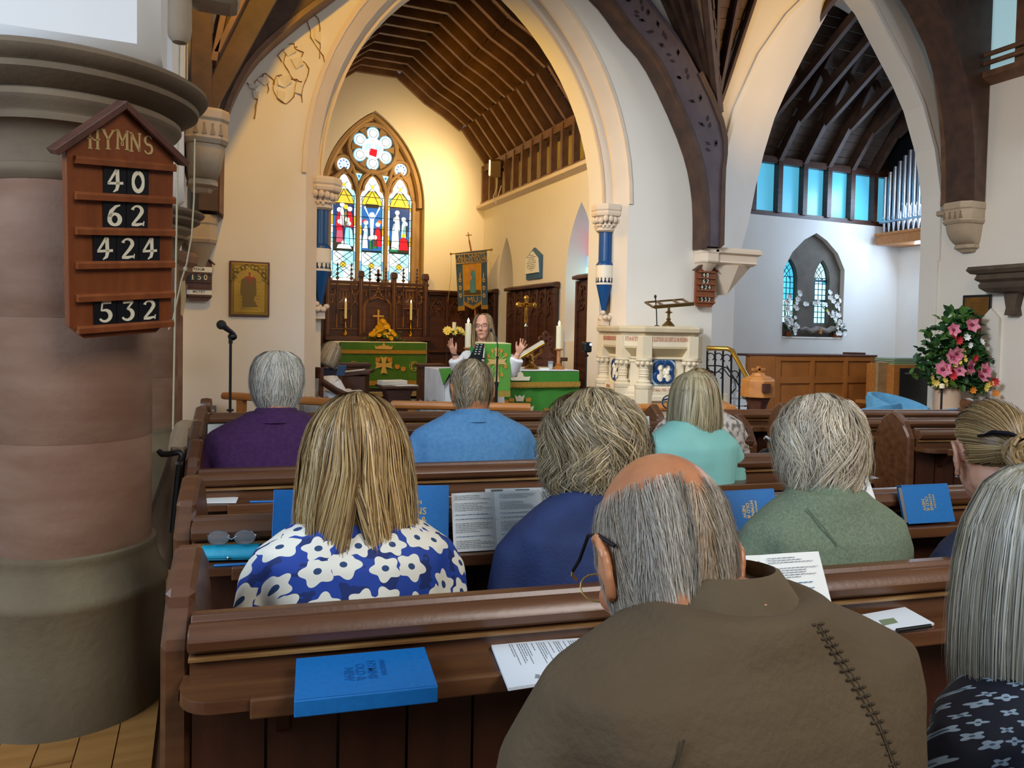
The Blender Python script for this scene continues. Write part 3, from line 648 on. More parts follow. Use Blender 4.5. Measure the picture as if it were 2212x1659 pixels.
lift = [[(535,178),(560,186),(552,195),(540,190)],[(556,172),(575,163),(582,178),(572,186)],[(600,168),(622,162),(630,178),(615,190),(600,184)],[(628,128),(650,124),(655,140),(640,150)],[(612,110),(630,100),(640,112),(622,122)],[(680,60),(695,75),(692,95),(680,85)],[(640,178),(655,182),(650,205),(636,200)],[(600,195),(618,200),(612,222),(600,212)],[(545,195),(560,200),(556,215),(548,212)]]
for c in lift:
    P = [atY(x_,y_,8.0) for x_,y_ in c]; n_ = len(P)
    vs = [tuple(p) for p in P] + [tuple(p+Vector((0,-.012-.03*((i*37)%3)/3,0))) for i,p in enumerate(P)]
    q2 = MB(); q2.add(vs,[tuple(range(n_)),tuple(range(n_,2*n_))[::-1]]+[(i,(i+1)%n_,n_+(i+1)%n_,n_+i) for i in range(n_)]); q2.build('plaster_flake',PLASTER,t)
# ------------------------------------------------------------------ east window
win_e = thing('window_1', None, None); struct(win_e)
q = MB(); q.prism([(WX-WH-.1,2.12)]+arch_pts(WX,WH+.1,WZ,WK,14)+[(WX+WH+.1,2.12)],13.46,13.6,'y'); q.build('tracery_plate',TRACERY,win_e)
def tubeY(mb, pts, y, r, closed=False, n=6): mb.tube([(x,y,z) for x,z in pts], r, n, closed=closed)
LW = .218; LC = [WX-.505,WX,WX+.505]; L0, LS = 2.23, 3.66
def head(c, k=1.): return [(c+LW*k*a, LS+b) for a,b in ((1,0),(1,.08),(.86,.17),(.66,.215),(.64,.28),(.50,.36),(.26,.43),(0,.475))]
def outline(c, k=1.):
    h = head(c,k); return [(c+LW*k,L0)] + h + [(2*c-x,z) for x,z in h[-2::-1]] + [(c-LW*k,L0)]
q = MB()
for c in LC: tubeY(q, outline(c,1.07), 13.45, .032)
for c in (WX-.76,WX-.2525,WX+.2525,WX+.76): q.box((c-.028,13.36,2.12),(c+.028,13.47,LS+.05))
circ = lambda cx,cz,r,n=28: [(cx+r*math.cos(2*PI*i/n),cz+r*math.sin(2*PI*i/n)) for i in range(n)]
RZ = 4.62
tubeY(q, circ(WX,RZ,.43), 13.42, .045, True); tubeY(q, circ(WX-.515,4.29,.15), 13.43, .032, True); tubeY(q, circ(WX+.515,4.29,.15), 13.43, .032, True)
tubeY(q, arch_pts(WX,WH+.04,WZ,WK,14), 13.42, .06)
for s_ in (1,-1):
    tubeY(q, [(WX+s_*.25,LS+.0),(WX+s_*.25,LS+.22),(WX+s_*.18,LS+.42),(WX,LS+.58)], 13.42, .036)
    tubeY(q, [(WX+s_*.26,LS+.0),(WX+s_*.27,LS+.22),(WX+s_*.34,LS+.42),(WX+s_*.505,LS+.56),(WX+s_*.66,LS+.40),(WX+s_*.75,LS+.1)], 13.42, .036)
    tubeY(q, [(WX+s_*.25,LS+.2),(WX+s_*.33,LS+.5),(WX+s_*.42,RZ-.1)], 13.43, .03)
q.build('tracery',TRACERY,win_e,smooth=50)
q = MB(); q.prism([(13.3,2.02),(13.62,2.16),(13.62,2.0),(13.3,1.98)],WX-.95,WX+.95,'x'); q.build('sill',TRIMP,win_e)
GC = {'w':('#d9f6ff',1.25),'c':('#9fe6f5',1.15),'b':('#1f63b8',.9),'d':('#123a7c',.7),'r':('#c9152a',.9),'p':('#c65a7a',.8),'y':('#e3c33c',1.0),'g':('#1f7a55',.7),'o':('#d9702a',.9),'k':('#3a3328',.3),'l':('#6fb4e6',1.0),'n':('#8c7a4a',.6),'s':('#f1f3ea',1.2)}
GM = {k:emat('stained_glass_'+nm,GC[k][0],GC[k][1]) for k,nm in zip('wcbdrpygoklns',('white','cyan','blue','navy','red','rose','yellow','green','orange','brown','sky','olive','pearl'))}
def pane(poly, k, y=13.44): return MB().prism(poly, y-.012, y, 'y').build('pane', GM[k], win_e)
lead = MB()
def LD(pts, r=.0055, closed=False): tubeY(lead, pts, 13.418, r, closed, 4)
def inl(c,u,v): return (c+u*LW, L0+v*1.90)
def fig(c, u, v, h, w_, robe, hd='s', lean=0):
    pane([inl(c,u-w_,v),inl(c,u+w_*1.1,v),inl(c,u+w_*.8+lean,v+h*.62),inl(c,u+w_*.3+lean,v+h*.76),inl(c,u-w_*.3+lean,v+h*.76),inl(c,u-w_*.8+lean,v+h*.6)], robe, 13.432)
    x,z = inl(c,u+lean*1.2,v+h*.87); pane(circ(x,z,.042,10), hd, 13.43)
    LD([inl(c,u-w_,v),inl(c,u-w_*.8+lean,v+h*.6),inl(c,u+lean,v+h*.78),inl(c,u+w_*.8+lean,v+h*.62),inl(c,u+w_*1.1,v)])
for i,c in enumerate(LC):
    oh = outline(c); N = 4
    # bottom quarry panel in four panes, border strips
    for a in range(2):
        for d in range(2): pane([inl(c,-.82+a*.83,.035+d*.125),inl(c,-.82+(a+1)*.83-.02,.035+d*.125),inl(c,-.82+(a+1)*.83-.02,.155+d*.125),inl(c,-.82+a*.83,.155+d*.125)],'w' if (a+d)%2 else 'c')
    for s_ in (-1,1):
        for k in range(9): 
            v0=.03+k*.0835; pane([inl(c,s_*.98,v0),inl(c,s_*.84,v0),inl(c,s_*.84,v0+.078),inl(c,s_*.98,v0+.078)], 'wclw'[(k+i)%4] if k<3 else 'cwyw'[(k+i)%4])
    pane([inl(c,-.84,0),inl(c,.84,0),inl(c,.84,.03),inl(c,-.84,.03)],'s')
    x,z = inl(c,0,.155); pane(circ(x,z,.05,12),'y',13.43); LD(circ(x,z,.052,12),closed=True)
    for s_ in (-1,1):
        LD([inl(c,s_*.8*math.cos(t_*PI/2)*1.0,.035+.26*t_/4) for t_ in (0,1,2,3,4)]); LD([inl(c,s_*.45*math.sin(t_*PI/2*1.0)+s_*.3,.035+.26*t_/6) for t_ in range(7)])
    LD([inl(c,-.84,.29),inl(c,.84,.29)],.009)
    # ground of the picture panel
    gr = ['kdbd','bdbb','kbdd'][i]
    for k in range(4): pane([inl(c,-.82,.30+k*.105),inl(c,.82,.30+k*.105),inl(c,.82,.40+k*.105),inl(c,-.82,.40+k*.105)], gr[k], 13.438)
    # canopy
    pane([inl(c,-.82,.725),inl(c,.82,.725),inl(c,.6,.80),inl(c,0,.87),inl(c,-.6,.80)],'y',13.436)
    for s_ in (-1,1): pane([inl(c,s_*.98,.72),inl(c,s_*.98,.80),inl(c,s_*.82,.845),inl(c,s_*.1,.90),inl(c,s_*.6,.81)],'c' if i!=1 else 'w',13.434)
    pane([inl(c,-.60,.86),inl(c,.60,.86),inl(c,.58,.90),inl(c,.22,.975),inl(c,0,.995),inl(c,-.22,.975),inl(c,-.58,.90)],'w',13.43)
    x,z = inl(c,0,.895); pane([(x-.035,z),(x,z-.045),(x+.035,z),(x,z+.045)],'y',13.425)
    for v in (.40,.505,.61,.725,.80): LD([inl(c,-.98,v),inl(c,.98,v)])
    for u in (-.83,.83): LD([inl(c,u,0),inl(c,u,.80)])
    for s_ in (-1,1):
        LD([inl(c,s_*.9,.77),inl(c,-s_*.3,.93)]); LD([inl(c,s_*.5,.74),inl(c,0,.86)])
cL,cM,cR = LC
fig(cL,.42,.33,.24,.40,'c'); fig(cL,.30,.34,.27,.2,'l'); fig(cL,-.3,.36,.22,.30,'p'); fig(cL,-.35,.47,.22,.28,'r'); fig(cL,.50,.5,.2,.28,'r'); fig(cL,.18,.5,.22,.16,'n','y'); fig(cL,-.12,.52,.22,.2,'w'); fig(cL,.05,.305,.06,.6,'s')
pane([inl(cM,-.10,.42),inl(cM,.10,.42),inl(cM,.16,.60),inl(cM,-.16,.60)],'s',13.428); x,z=inl(cM,0,.635); pane(circ(x,z,.048,10),'s',13.426)
for s_ in (-1,1): pane([inl(cM,s_*.10,.585),inl(cM,s_*.18,.60),inl(cM,s_*.66,.70),inl(cM,s_*.58,.715)],'w',13.427)
pane([inl(cM,-.55,.70),inl(cM,.55,.70),inl(cM,.55,.735),inl(cM,-.55,.735)],'k',13.429)
fig(cM,.50,.34,.24,.30,'r'); fig(cM,.25,.32,.12,.2,'g'); fig(cM,-.55,.32,.2,.24,'w'); fig(cM,-.5,.42,.16,.2,'c'); fig(cM,-.1,.31,.12,.14,'g'); x,z=inl(cM,-.6,.57); pane(circ(x,z,.04,9),'r',13.43); x,z=inl(cM,.62,.57); pane(circ(x,z,.04,9),'o',13.43)
fig(cR,.35,.32,.16,.42,'r','y'); fig(cR,-.35,.32,.33,.34,'w'); fig(cR,-.2,.5,.2,.25,'s'); fig(cR,.35,.44,.2,.22,'c'); fig(cR,.5,.45,.14,.14,'n'); fig(cR,-.5,.30,.05,.4,'g')
# rose with six foils, side roundels, small spandrel lights
for k in range(6):
    a = PI/2+k*PI/3; x,z = WX+.265*math.cos(a), RZ+.265*math.sin(a)
    pane(circ(x,z,.118,16),'l',13.44); pane(circ(x,z,.10,16),'w',13.432); pane(circ(x,z,.066,12),'s',13.426); LD(circ(x,z,.07,14),closed=True)
    pane([(x+.05*math.cos(a+2.3),z+.05*math.sin(a+2.3)),(x+.05*math.cos(a-2.3),z+.05*math.sin(a-2.3)),(WX+.12*math.cos(a-.4),RZ+.12*math.sin(a-.4)),(WX+.12*math.cos(a+.4),RZ+.12*math.sin(a+.4))],'c',13.438)
    b_ = a+PI/6; q = MB(); q.prism([(WX+.20*math.cos(b_),RZ+.20*math.sin(b_)),(WX+.385*math.cos(b_-.17),RZ+.385*math.sin(b_-.17)),(WX+.385*math.cos(b_+.17),RZ+.385*math.sin(b_+.17))],13.40,13.45,'y'); q.build('cusp',TRACERY,win_e)
pane(circ(WX,RZ,.19,20),'w',13.43); pane([(WX-.07,RZ-.12),(WX+.06,RZ-.15),(WX+.08,RZ-.02),(WX-.04,RZ+.0)],'r',13.422); pane(circ(WX,RZ+.07,.035,8),'s',13.42); fig(WX-0.0,.0,1.21,.12,.3,'c')
for s_ in (-1,1): pane([(WX+s_*.05,RZ+.02),(WX+s_*.14,RZ-.08),(WX+s_*.16,RZ+.04),(WX+s_*.07,RZ+.1)],'c',13.424)
for s_ in (-1,1):
    x,z = WX+s_*.515,4.29; pane(circ(x,z,.11,18),'w'); pane(circ(x,z,.03,8),'c',13.43)
    for k in range(8): a=k*PI/4; pane([(x+.06*math.cos(a)-.02*math.sin(a),z+.06*math.sin(a)+.02*math.cos(a)),(x+.095*math.cos(a),z+.095*math.sin(a)),(x+.06*math.cos(a)+.02*math.sin(a),z+.06*math.sin(a)-.02*math.cos(a))],'b',13.43)
    x,z = WX+s_*.24,4.10; pane([(x-.055,z+.055),(x+.055,z+.05),(x-s_*.0,z-.075)],'c'); pane([(x-.025,z+.025),(x+.025,z+.022),(x,z-.03)],'b',13.43)
    for x,z in ((WX+s_*.36,4.12),(WX+s_*.68,4.06)): pane([(x-.02,z+.02),(x+.02,z+.02),(x,z-.05)],'r')
lead.build('lead_lines',mat('lead','#1c3f5e',.5,.3),win_e)['kind']='stuff'

# chapel window with two lancets
win_2 = thing('window_2', None, None); struct(win_2)
CST = mat('grey_reveal_stone','#5d564e',.85,0,'#6d665d',(5,5,5),5,.3,.7,bump=.1)
q = MB(); lanc = [(9.835,.175),(10.60,.185)]
pl = [(9.55,1.40),(9.55,2.62),(9.78,2.95),(10.05,3.20),(10.33,3.34),(10.6,3.22),(10.9,3.0),(11.1,2.66),(11.1,1.40)]
cuts = [9.50,9.615,9.985,10.535,10.905,11.1]
q.prism([(9.55,1.38),(11.1,1.38),(11.1,1.66),(9.55,1.66)],YC+.10,YC+.34,'y')
q.prism([(10.01,1.66),(10.415,1.66),(10.415,2.45),(10.01,2.45)],YC+.10,YC+.34,'y'); q.prism([(9.55,1.66),(9.66,1.66),(9.66,2.45),(9.55,2.45)],YC+.10,YC+.34,'y'); q.prism([(10.785,1.66),(11.1,1.66),(11.1,2.45),(10.785,2.45)],YC+.10,YC+.34,'y')
q.prism([(9.55,2.45)] + arch_pts(9.835,.175,2.45,.3,8) + arch_pts(10.60,.185,2.45,.3,8) + [(11.1,2.45),(11.1,2.66),(10.9,3.0),(10.6,3.22),(10.33,3.34),(10.05,3.20),(9.78,2.95),(9.55,2.62)],YC+.10,YC+.34,'y')
q.build('stone_surround',CST,win_2)
MB().box((9.60,YC-.01,1.37),(11.04,YC+.25,1.405)).build('sill',PLASTER_W,win_2,bevel=.006)
GLC = emat('lancet_glass_cyan','#4fc6e6',1.0); GLW = emat('lancet_glass_pale','#c4ecef',1.15)
lead2 = MB()
for li,(c,hw) in enumerate(lanc):
    for a in range(4):
        for r_ in range(10):
            x0,x1 = c-hw+a*hw/2+.005, c-hw+(a+1)*hw/2-.005; z0 = 1.67+r_*.105; z1 = z0+.098
            if z1 > 2.46:
                mx = abs((x0+x1)/2-c); 
                if mx > hw*(.55 if z1 < 2.62 else .2): continue
            MB().box((x0,YC+.19,z0),(x1,YC+.202,z1)).build('pane', GLC if (li==0 and r_>3) or (a==0) else GLW, win_2)
    MB().prism([(c-hw,2.45)]+arch_pts(c,hw,2.45,.3,8)+[(c+hw,2.45)],YC+.203,YC+.21,'y').build('pane',GLC if li==0 else GLW,win_2)
    MB().prism([(c-hw,1.66),(c+hw,1.66),(c+hw,2.45),(c-hw,2.45)],YC+.206,YC+.215,'y').build('pane_backing',GLC,win_2)
    for a in range(1,4): lead2.tube([(c-hw+a*hw/2,YC+.187,1.66),(c-hw+a*hw/2,YC+.187,2.5)],.008,4)
    for r_ in range(9): lead2.tube([(c-hw,YC+.187,1.66+.105*r_),(c+hw,YC+.187,1.66+.105*r_)],.007,4)
    lead2.tube([(x_,YC+.187,z_) for x_,z_ in arch_pts(c,hw,2.45,.3,8)],.014,5)
    for s_ in (-1,1): lead2.tube([(c+s_*hw*.5,YC+.187,2.45),(c+s_*hw*.3,YC+.187,2.6),(c-s_*hw*.3,YC+.187,2.72)],.007,4); lead2.tube([(c-s_*hw*.5,YC+.187,2.45),(c+s_*hw*.55,YC+.187,2.66)],.007,4); lead2.tube([(c+s_*hw,YC+.185,1.66),(c+s_*hw,YC+.185,2.45)],.014,5)
for z in (2.08,2.45): lead2.box((10.60-.19,YC+.17,z-.02),(10.60+.19,YC+.195,z+.02))
lead2.build('lead_lines',mat('lead_teal','#1c4a5c',.5,.3),win_2)['kind']='stuff'
# sanctuary side window: coloured strip of glass in the second opening of the south wall
win_5 = thing('window_5', None, None); struct(win_5)
for k in range(7):
    z = 1.9+k*.16; MB().box((CX0+.33,8.93,z),(CX0+.345,9.79,z+.15)).build('pane', GM['cwclprl'[k]], win_5)
MB().box((CX0+.2,8.9,1.2),(CX0+.32,9.82,1.9)).build('sill_block',PLASTER,win_5)
q = MB()
for k in range(5): q.tube([(CX0+.325,8.93+k*.215,1.9),(CX0+.325,8.93+(k+1)*.215 if k<4 else 9.79,2.1)],.008,4); q.tube([(CX0+.325,8.93+(k+1)*.2,1.9),(CX0+.325,8.93+k*.2,2.1)],.008,4)
q.build('lead_lines',MATS['lead'],win_5)['kind']='stuff'

# ------------------------------------------------------------------ chancel furnishings (c1 maps a 5.53x study crop back to the frame)
def c1(x,y,Y): p = atY(680+x/5.53, 560+y/5.53, Y); return (p.x,p.z)
GOLDL = mat('gilded_oak','#9a6a35',.4,.15)
t = thing('reredos','carved dark oak altar screen with gilded tracery under the big stained window','altar screen')
RY = 13.12
q = MB(); a = c1(135,260,RY); b_ = c1(1345,900,RY); z0r = 1.24
q.box((a[0],RY,z0r),(b_[0],RY+.08,2.15)); q.build('back_panel',OAKD,t)
q = MB(); q.box((a[0]-.03,RY-.22,1.19),(b_[0]+.03,RY+.1,1.26)); q.build('gradine_shelf',OAKD,t,bevel=.006)
zt = c1(700,290,RY)[1]
for xx in (155,545,940,1315):
    x_ = c1(xx,300,RY)[0]; q = MB(); q.box((x_-.04,RY-.07,1.26),(x_+.04,RY+.05,zt+.10)); q.box((x_-.055,RY-.085,zt+.10),(x_+.055,RY+.05,zt+.18)); q.box((x_-.045,RY-.075,zt+.18),(x_+.045,RY+.05,zt+.21)); q.build('buttress_post',OAKD,t,bevel=.006)
    MB().box((x_-.004,RY-.078,1.30),(x_+.004,RY-.068,zt+.06)).build('gilt_line',GOLDL,t)
q = MB(); q.box((a[0],RY-.05,zt-.02),(b_[0],RY+.05,zt+.03)); q.box((a[0],RY-.03,zt-.13),(b_[0],RY,zt-.10)); q.build('cornice',OAKD,t,bevel=.005)
for xx,hh in ((265,.30),(430,.30),(650,.24),(840,.26),(1050,.26),(1210,.26)):
    x_ = c1(xx,300,RY)[0]; q = MB(); q.box((x_-.014,RY-.06,zt-.55 if xx not in(650,840) else zt-.3),(x_+.014,RY-.03,zt+.03))
    for k in range(4):
        z = zt+.03+k*hh/4; s_ = .032-.005*k; q.prism([(x_-s_,z+.04),(x_,z),(x_+s_,z+.04),(x_,z+hh/4+.01)],RY-.06,RY-.03,'y')
    q.build('pinnacle',OAKD,t)
x_ = c1(750,300,RY)[0]; q = MB(); q.box((x_-.02,RY-.06,zt),(x_+.02,RY-.03,zt+.25)); q.box((x_-.06,RY-.06,zt+.13),(x_+.06,RY-.03,zt+.17)); q.prism([(x_-.05,zt+.06),(x_,zt+.02),(x_+.05,zt+.06),(x_,zt+.1)],RY-.06,RY-.03,'y'); q.build('finial_cross',OAKD,t)
q = MB()
def G(pts, w_=.012, d_=.03): q.stroke([c1(x,y,RY) for x,y in pts], w_, RY-d_, RY-.005, 'y')
G([(575,880),(580,560),(600,510),(650,470),(720,440),(755,330)]); G([(925,880),(918,560),(900,520),(860,480),(790,440),(755,330)])
G([(590,880),(595,560),(640,490),(750,455),(860,495),(905,560),(910,880)],.014); G([(700,440),(755,380),(800,430)],.010)
for ox in (0,792):
    for s0 in (175,445): G([(s0+ox+35+35*math.cos(k*PI/6),390+ox*.03+40*math.sin(k*PI/6)) for k in range(13)],.012)
    for s0 in (175,445): G([(s0+ox+5,435),(s0+ox+35,470),(s0+ox+65,435)],.009); G([(s0+ox+35,470),(s0+ox+35,530)],.009); G([(s0+ox,545),(s0+ox+35,490),(s0+ox+70,545)],.009)
    for s0 in (295,335,375,410): G([(s0+ox,385),(s0+ox,470)],.009); 
    G([(285+ox,520),(310+ox,500),(350+ox,450),(390+ox,500),(430+ox,530)],.012); G([(290+ox,370),(410+ox,370)],.009)
    G([(180+ox,560),(180+ox,830),(520+ox,835),(522+ox,565)],.011); G([(255+ox,815),(262+ox,590),(435+ox,595),(425+ox,815)],.016,.045)
for s0 in (575,850): G([(s0,380),(s0+70,380),(s0+70,440)],.009); G([(s0+35,380),(s0+35,450)],.009)
q.build('gilt_tracery',GOLDL,t)
for ox in (0,792):
    c_ = c1(345+ox,700,RY); q = MB(); q.box((c_[0]-.075,RY-.03,c_[1]-.11),(c_[0]+.075,RY,c_[1]+.11)); lr = random.Random(ox)
    for k in range(14): q.sph((c_[0]+lr.uniform(-.06,.06),RY-.03,c_[1]+lr.uniform(-.09,.09)),(.02,.012,.02),6,4)
    q.build('carved_panel',OAKD,t)
# altar
t = thing('high_altar','altar under the stained window draped in a green embroidered frontal','altar')
AY = 12.45; aL = atY(735,738,AY); aR = atY(921,739,AY); zb = atY(830,838,AY).z
MB().box((aL.x+.01,AY+.02,.35),(aR.x-.01,AY+.55,aL.z-.02)).build('table',OAKD,t)
q = MB(); q.box((aL.x-.015,AY-.005,aL.z-.015),(aR.x+.015,AY+.56,aL.z+.004)); q.box((aL.x-.10,AY+.05,aL.z-.45),(aL.x-.0,AY+.5,aL.z)); q.box((aR.x+.0,AY+.0,aL.z-.35),(aR.x+.012,AY+.5,aL.z)); q.build('linen_cloth',WHITEC,t,bevel=.012)
def curtain(mb, x0, x1, z0, z1, y, amp, nf, seed=1):
    lr = random.Random(seed); n = nf*6; ph = [lr.uniform(0,6) for _ in range(3)]
    yo = lambda u: y-.012-amp*(.5+.5*math.sin(u*nf*6.28/1.0+ph[0]+1.3*math.sin(u*7+ph[1])))
    rows = [[(x0+(x1-x0)*i/n, y+(yo(i/n)-y)*(.4+.6*(1-j/4)), z0+(z1-z0)*j/4) for i in range(n+1)] for j in range(5)]
    mb.loft(rows, False, False)
    return yo
q = MB(); curtain(q, aL.x, aR.x, zb, aL.z-.005, AY, .02, 5, 2); q.build('green_frontal',GREEND,t,smooth=60)
yb = AY-.045
z_ = lambda y: atY(830,y,AY).z
for nm,y0,y1 in (('gold_band',756,764),('bottom_fringe',822,832)): MB().box((aL.x,yb,z_(y1)),(aR.x,yb+.012,z_(y0))).build(nm,GOLDC,t)
def E_(poly,Y): return [(atY(x,y,Y).x,atY(x,y,Y).z) for x,y in poly]
def cross_pattee(cx,cy,r,w0,w1): 
    P=[]
    for k in range(4):
        a=k*PI/2; c,s=math.cos(a),math.sin(a)
        for (u,v) in ((w0,-w0),(r,-w1),(r*.86,0),(r,w1)): P.append((cx+c*u-s*v, cy+s*u+c*v))
    return P
q = MB(); q.prism(E_(cross_pattee(829,789,19,3.6,7.5),yb),yb-.006,yb,'y'); q.prism(E_([(811,754),(809,746),(815,749),(820,746),(825,747),(829,740),(833,747),(838,746),(843,749),(849,747),(846,755)],yb),yb-.006,yb,'y'); q.build('embroidered_cross',GOLDE,t)
for x_,y_ in ((816,777),(842,777),(858,792),(871,797),(905,806)):
    q = MB(); q.prism(E_([(x_-5,y_-3),(x_-3,y_-6),(x_-1,y_-3),(x_+1,y_-6),(x_+3,y_-3),(x_+5,y_-6),(x_+5,y_+3),(x_,y_+6),(x_-5,y_+3)],yb),yb-.004,yb,'y'); q.build('embroidered_flower',ORANGEE,t)

q = MB(); c_ = atY(894,791,yb)
q.tube([(c_.x+.045*math.cos(a)*1.0,yb-.004,c_.z+.05*math.sin(a)) for a in [R(-60+30*k) for k in range(11)]],.008,5); q.tube([(c_.x+.075*math.cos(a),yb-.004,c_.z+.08*math.sin(a)) for a in [2*PI*k/16 for k in range(16)]],.005,5,closed=True)
q.tube([(c_.x-.045,yb-.004,c_.z-.045),(c_.x-.02,yb-.004,c_.z-.045)],.008,5); q.tube([(c_.x+.045,yb-.004,c_.z-.045),(c_.x+.02,yb-.004,c_.z-.045)],.008,5)
c_ = atY(764,791,yb); q.tube([(c_.x+.075*math.cos(a),yb-.004,c_.z+.08*math.sin(a)) for a in [2*PI*k/16 for k in range(16)]],.005,5,closed=True); q.build('embroidered_roundel',GOLDE,t)
# candles and cross on the gradine
def candle_stick(label, px, ybase, ytop, Y, r, hold, m=BRASS, cat='candle', grp=None, hbase=None):
    p = atY(px, ybase, Y); top = atY(px, ytop, Y); h = top.z-p.z
    t = thing('candlestick', label, cat, (p.x,Y,p.z), group=grp); hh = h*hold
    k = r/.02
    MB().lathe([(0,0),(.05*k,0),(.05*k,.015),(.03*k,.05),(.015*k,.07),(.012*k,hh*.4),(.022*k,hh*.45),(.012*k,hh*.5),(.012*k,hh*.9),(.03*k,hh*.95),(.03*k,hh),(0,hh)],n=16).build('stick',m,t,smooth=40)
    MB().lathe([(r,hh),(r,h-.0),(r*.4,h+.004),(0,h+.005)],n=14).build('wax',WAX,t,smooth=40)
    MB().lathe([(0,h+.005),(.010*k**.5,h+.02),(.008*k**.5,h+.04),(0,h+.065)],n=10).build('flame',FLAME,t,smooth=60); return t
candle_stick('lit candle in brass stick left of the gilt altar cross',746,724,652,12.98,.021,.50)
candle_stick('lit candle in brass stick right of the gilt altar cross',887,727,655,12.98,.021,.50)
c_ = atY(817,705,12.98); t = thing('altar_cross','plain gilt cross standing behind the yellow altar flowers','cross',(c_.x,12.98,1.262))
q = MB(); zt_ = atY(817,669,12.98).z-1.262; q.box((-.016,-.012,.0),(.016,.012,zt_)); q.build('upright',GILT,t,bevel=.003); zc = atY(817,683,12.98).z-1.262; MB().box((-.095,-.013,zc-.016),(.095,.013,zc+.016)).build('crossbar',GILT,t,bevel=.003); MB().box((-.06,-.04,0),(.06,.04,.04)).build('foot',GILT,t)
# flowers
def leaf_mesh(name, l_, w_, m): 
    q = MB(); q.add([(0,0,0),(w_/2,l_*.45,.012),(0,l_,-.01),(-w_/2,l_*.45,.012),(0,l_*.5,-.006)],[(0,1,4),(1,2,4),(2,3,4),(3,0,4)]); return q.mesh(name, m)
def bloom_mesh(name, r, n, m, mc=None, cup=.4):
    q = MB()
    for k in range(n):
        a = 2*PI*k/n; c,s = math.cos(a),math.sin(a); w_ = 2.2*r/n*1.2
        P = lambda u,v,z: (c*u-s*v, s*u+c*v, z)
        q.add([P(0,0,0),P(r*.5,-w_,r*cup*.6),P(r,0,r*cup),P(r*.5,w_,r*cup*.6),P(r*.55,0,r*cup*.35)],[(0,1,4),(1,2,4),(2,3,4),(3,0,4)],0)
    q.sph((0,0,r*.12),(r*.22,r*.22,r*.2),6,4,1 if mc else 0); return q.mesh(name, [m, mc] if mc else m)
def rand_rot(lr, nrm_): return nrm_.to_track_quat('Z','Y').to_matrix().to_4x4() @ Matrix.Rotation(lr.uniform(0,6.28),4,'Z')
def place(me, name, parent, M):
    o = bpy.data.objects.new(name, me); COL.objects.link(o); o.parent = parent; o.matrix_local = M; return o
def foliage(parent, pts, lr, m, l_=.07, name='foliage', spread=1.0, big=1.):
    q = MB()
    for p in pts:
        l2 = l_*lr.uniform(.7,1.4)*big; w_ = l2*lr.uniform(.5,.75)
        nv = Vector((lr.uniform(-1,1),lr.uniform(-1.2,.4),lr.uniform(-.6,1))).normalized(); q.M = Matrix.Translation(p) @ nv.to_track_quat('Y','Z').to_matrix().to_4x4() @ Matrix.Rotation(lr.uniform(-1,1),4,'Y')
        q.add([(0,0,0),(w_/2,l2*.35,.01),(w_*.4,l2*.7,.006),(0,l2,-.012),(-w_*.4,l2*.7,.006),(-w_/2,l2*.35,.01),(0,l2*.5,-.004)],[(0,1,6),(1,2,6),(2,3,6),(3,4,6),(4,5,6),(5,0,6)])
    o = q.build(name, m, parent); o['kind'] = 'stuff'; return o
lr = random.Random(21)
c_ = atY(825,735,12.75); t = thing('flower_arrangement','low mound of yellow roses and chrysanthemums on the altar','flowers',(c_.x,12.75,aL.z+.006))
MB().lathe([(0,0),(.12,0),(.14,.05),(.0,.05)],n=16).build('bowl',OAKD,t)
pts = [Vector((lr.gauss(0,.17),lr.uniform(-.1,.06),abs(lr.gauss(.07,.06)))) for _ in range(130)]; foliage(t, pts, lr, LEAF, .06)
me1 = bloom_mesh('yellow_bloom',.055,9,YELLOW,None,.55); me2 = bloom_mesh('pale_bloom',.035,8,PYELLOW,YELLOW,.3)
for k in range(46):
    h = lr.random()**.8; w_ = (1-h)*.26; x_ = lr.uniform(-w_,w_); M = Matrix.Translation((x_,-.09+.06*h+lr.uniform(-.02,.02),.05+h*.30)) @ rand_rot(lr, Vector((x_*2,-1,.5)).normalized())
    place(me1 if k%3 else me2, 'flower', t, M @ Matrix.Scale(lr.uniform(.75,1.15),4))

# wainscot on the east and south chancel walls
def wainscot_east(x0p,x1p,label):
    a = atY(x0p,632,13.2); b_ = atY(x1p,633,13.2); t = thing('wall_panelling',label,'panelling')
    MB().box((a.x,13.2,.36),(b_.x,13.28,a.z)).build('board',OAKD,t)
    q = MB(); q.box((a.x-.02,13.10,a.z),(b_.x+.02,13.29,a.z+.045)); q.box((a.x,13.13,a.z-.04),(b_.x,13.2,a.z)); q.build('top_rail',OAKD,t,bevel=.006)
    n_ = max(1,round((b_.x-a.x)/.36)); w_ = (b_.x-a.x)/n_; lr = random.Random(int(x0p))
    for k in range(n_+1): MB().box((a.x+k*w_-.03,13.15,.36),(a.x+k*w_+.03,13.2,a.z-.04)).build('stile',OAKD,t,bevel=.004)
    for k in range(n_):
        q = MB(); cx = a.x+(k+.5)*w_; zt_ = a.z-.08
        for s_ in (-1,1):
            q.tube([(cx+s_*w_*.36,13.19,zt_-.36),(cx+s_*w_*.34,13.185,zt_-.2),(cx+s_*w_*.1,13.18,zt_-.06),(cx,13.18,zt_-.12)],.016,6)
            for j in range(11): q.sph((cx+s_*lr.uniform(.02,w_*.36),13.185,zt_-lr.uniform(.02,.3)*(1-.3*lr.random())),(.013,.012,.024),6,4)
            q.tube([(cx+s_*w_*.12,13.185,zt_-.08),(cx+s_*w_*.24,13.18,zt_-.16),(cx+s_*w_*.14,13.18,zt_-.22),(cx+s_*w_*.22,13.185,zt_-.30)],.010,5)
        q.build('carved_head',OAKD,t,smooth=60)
    MB().box((a.x,13.12,.98),(b_.x,13.2,1.03)).build('dado_rail',OAKD,t,bevel=.004)
    return t
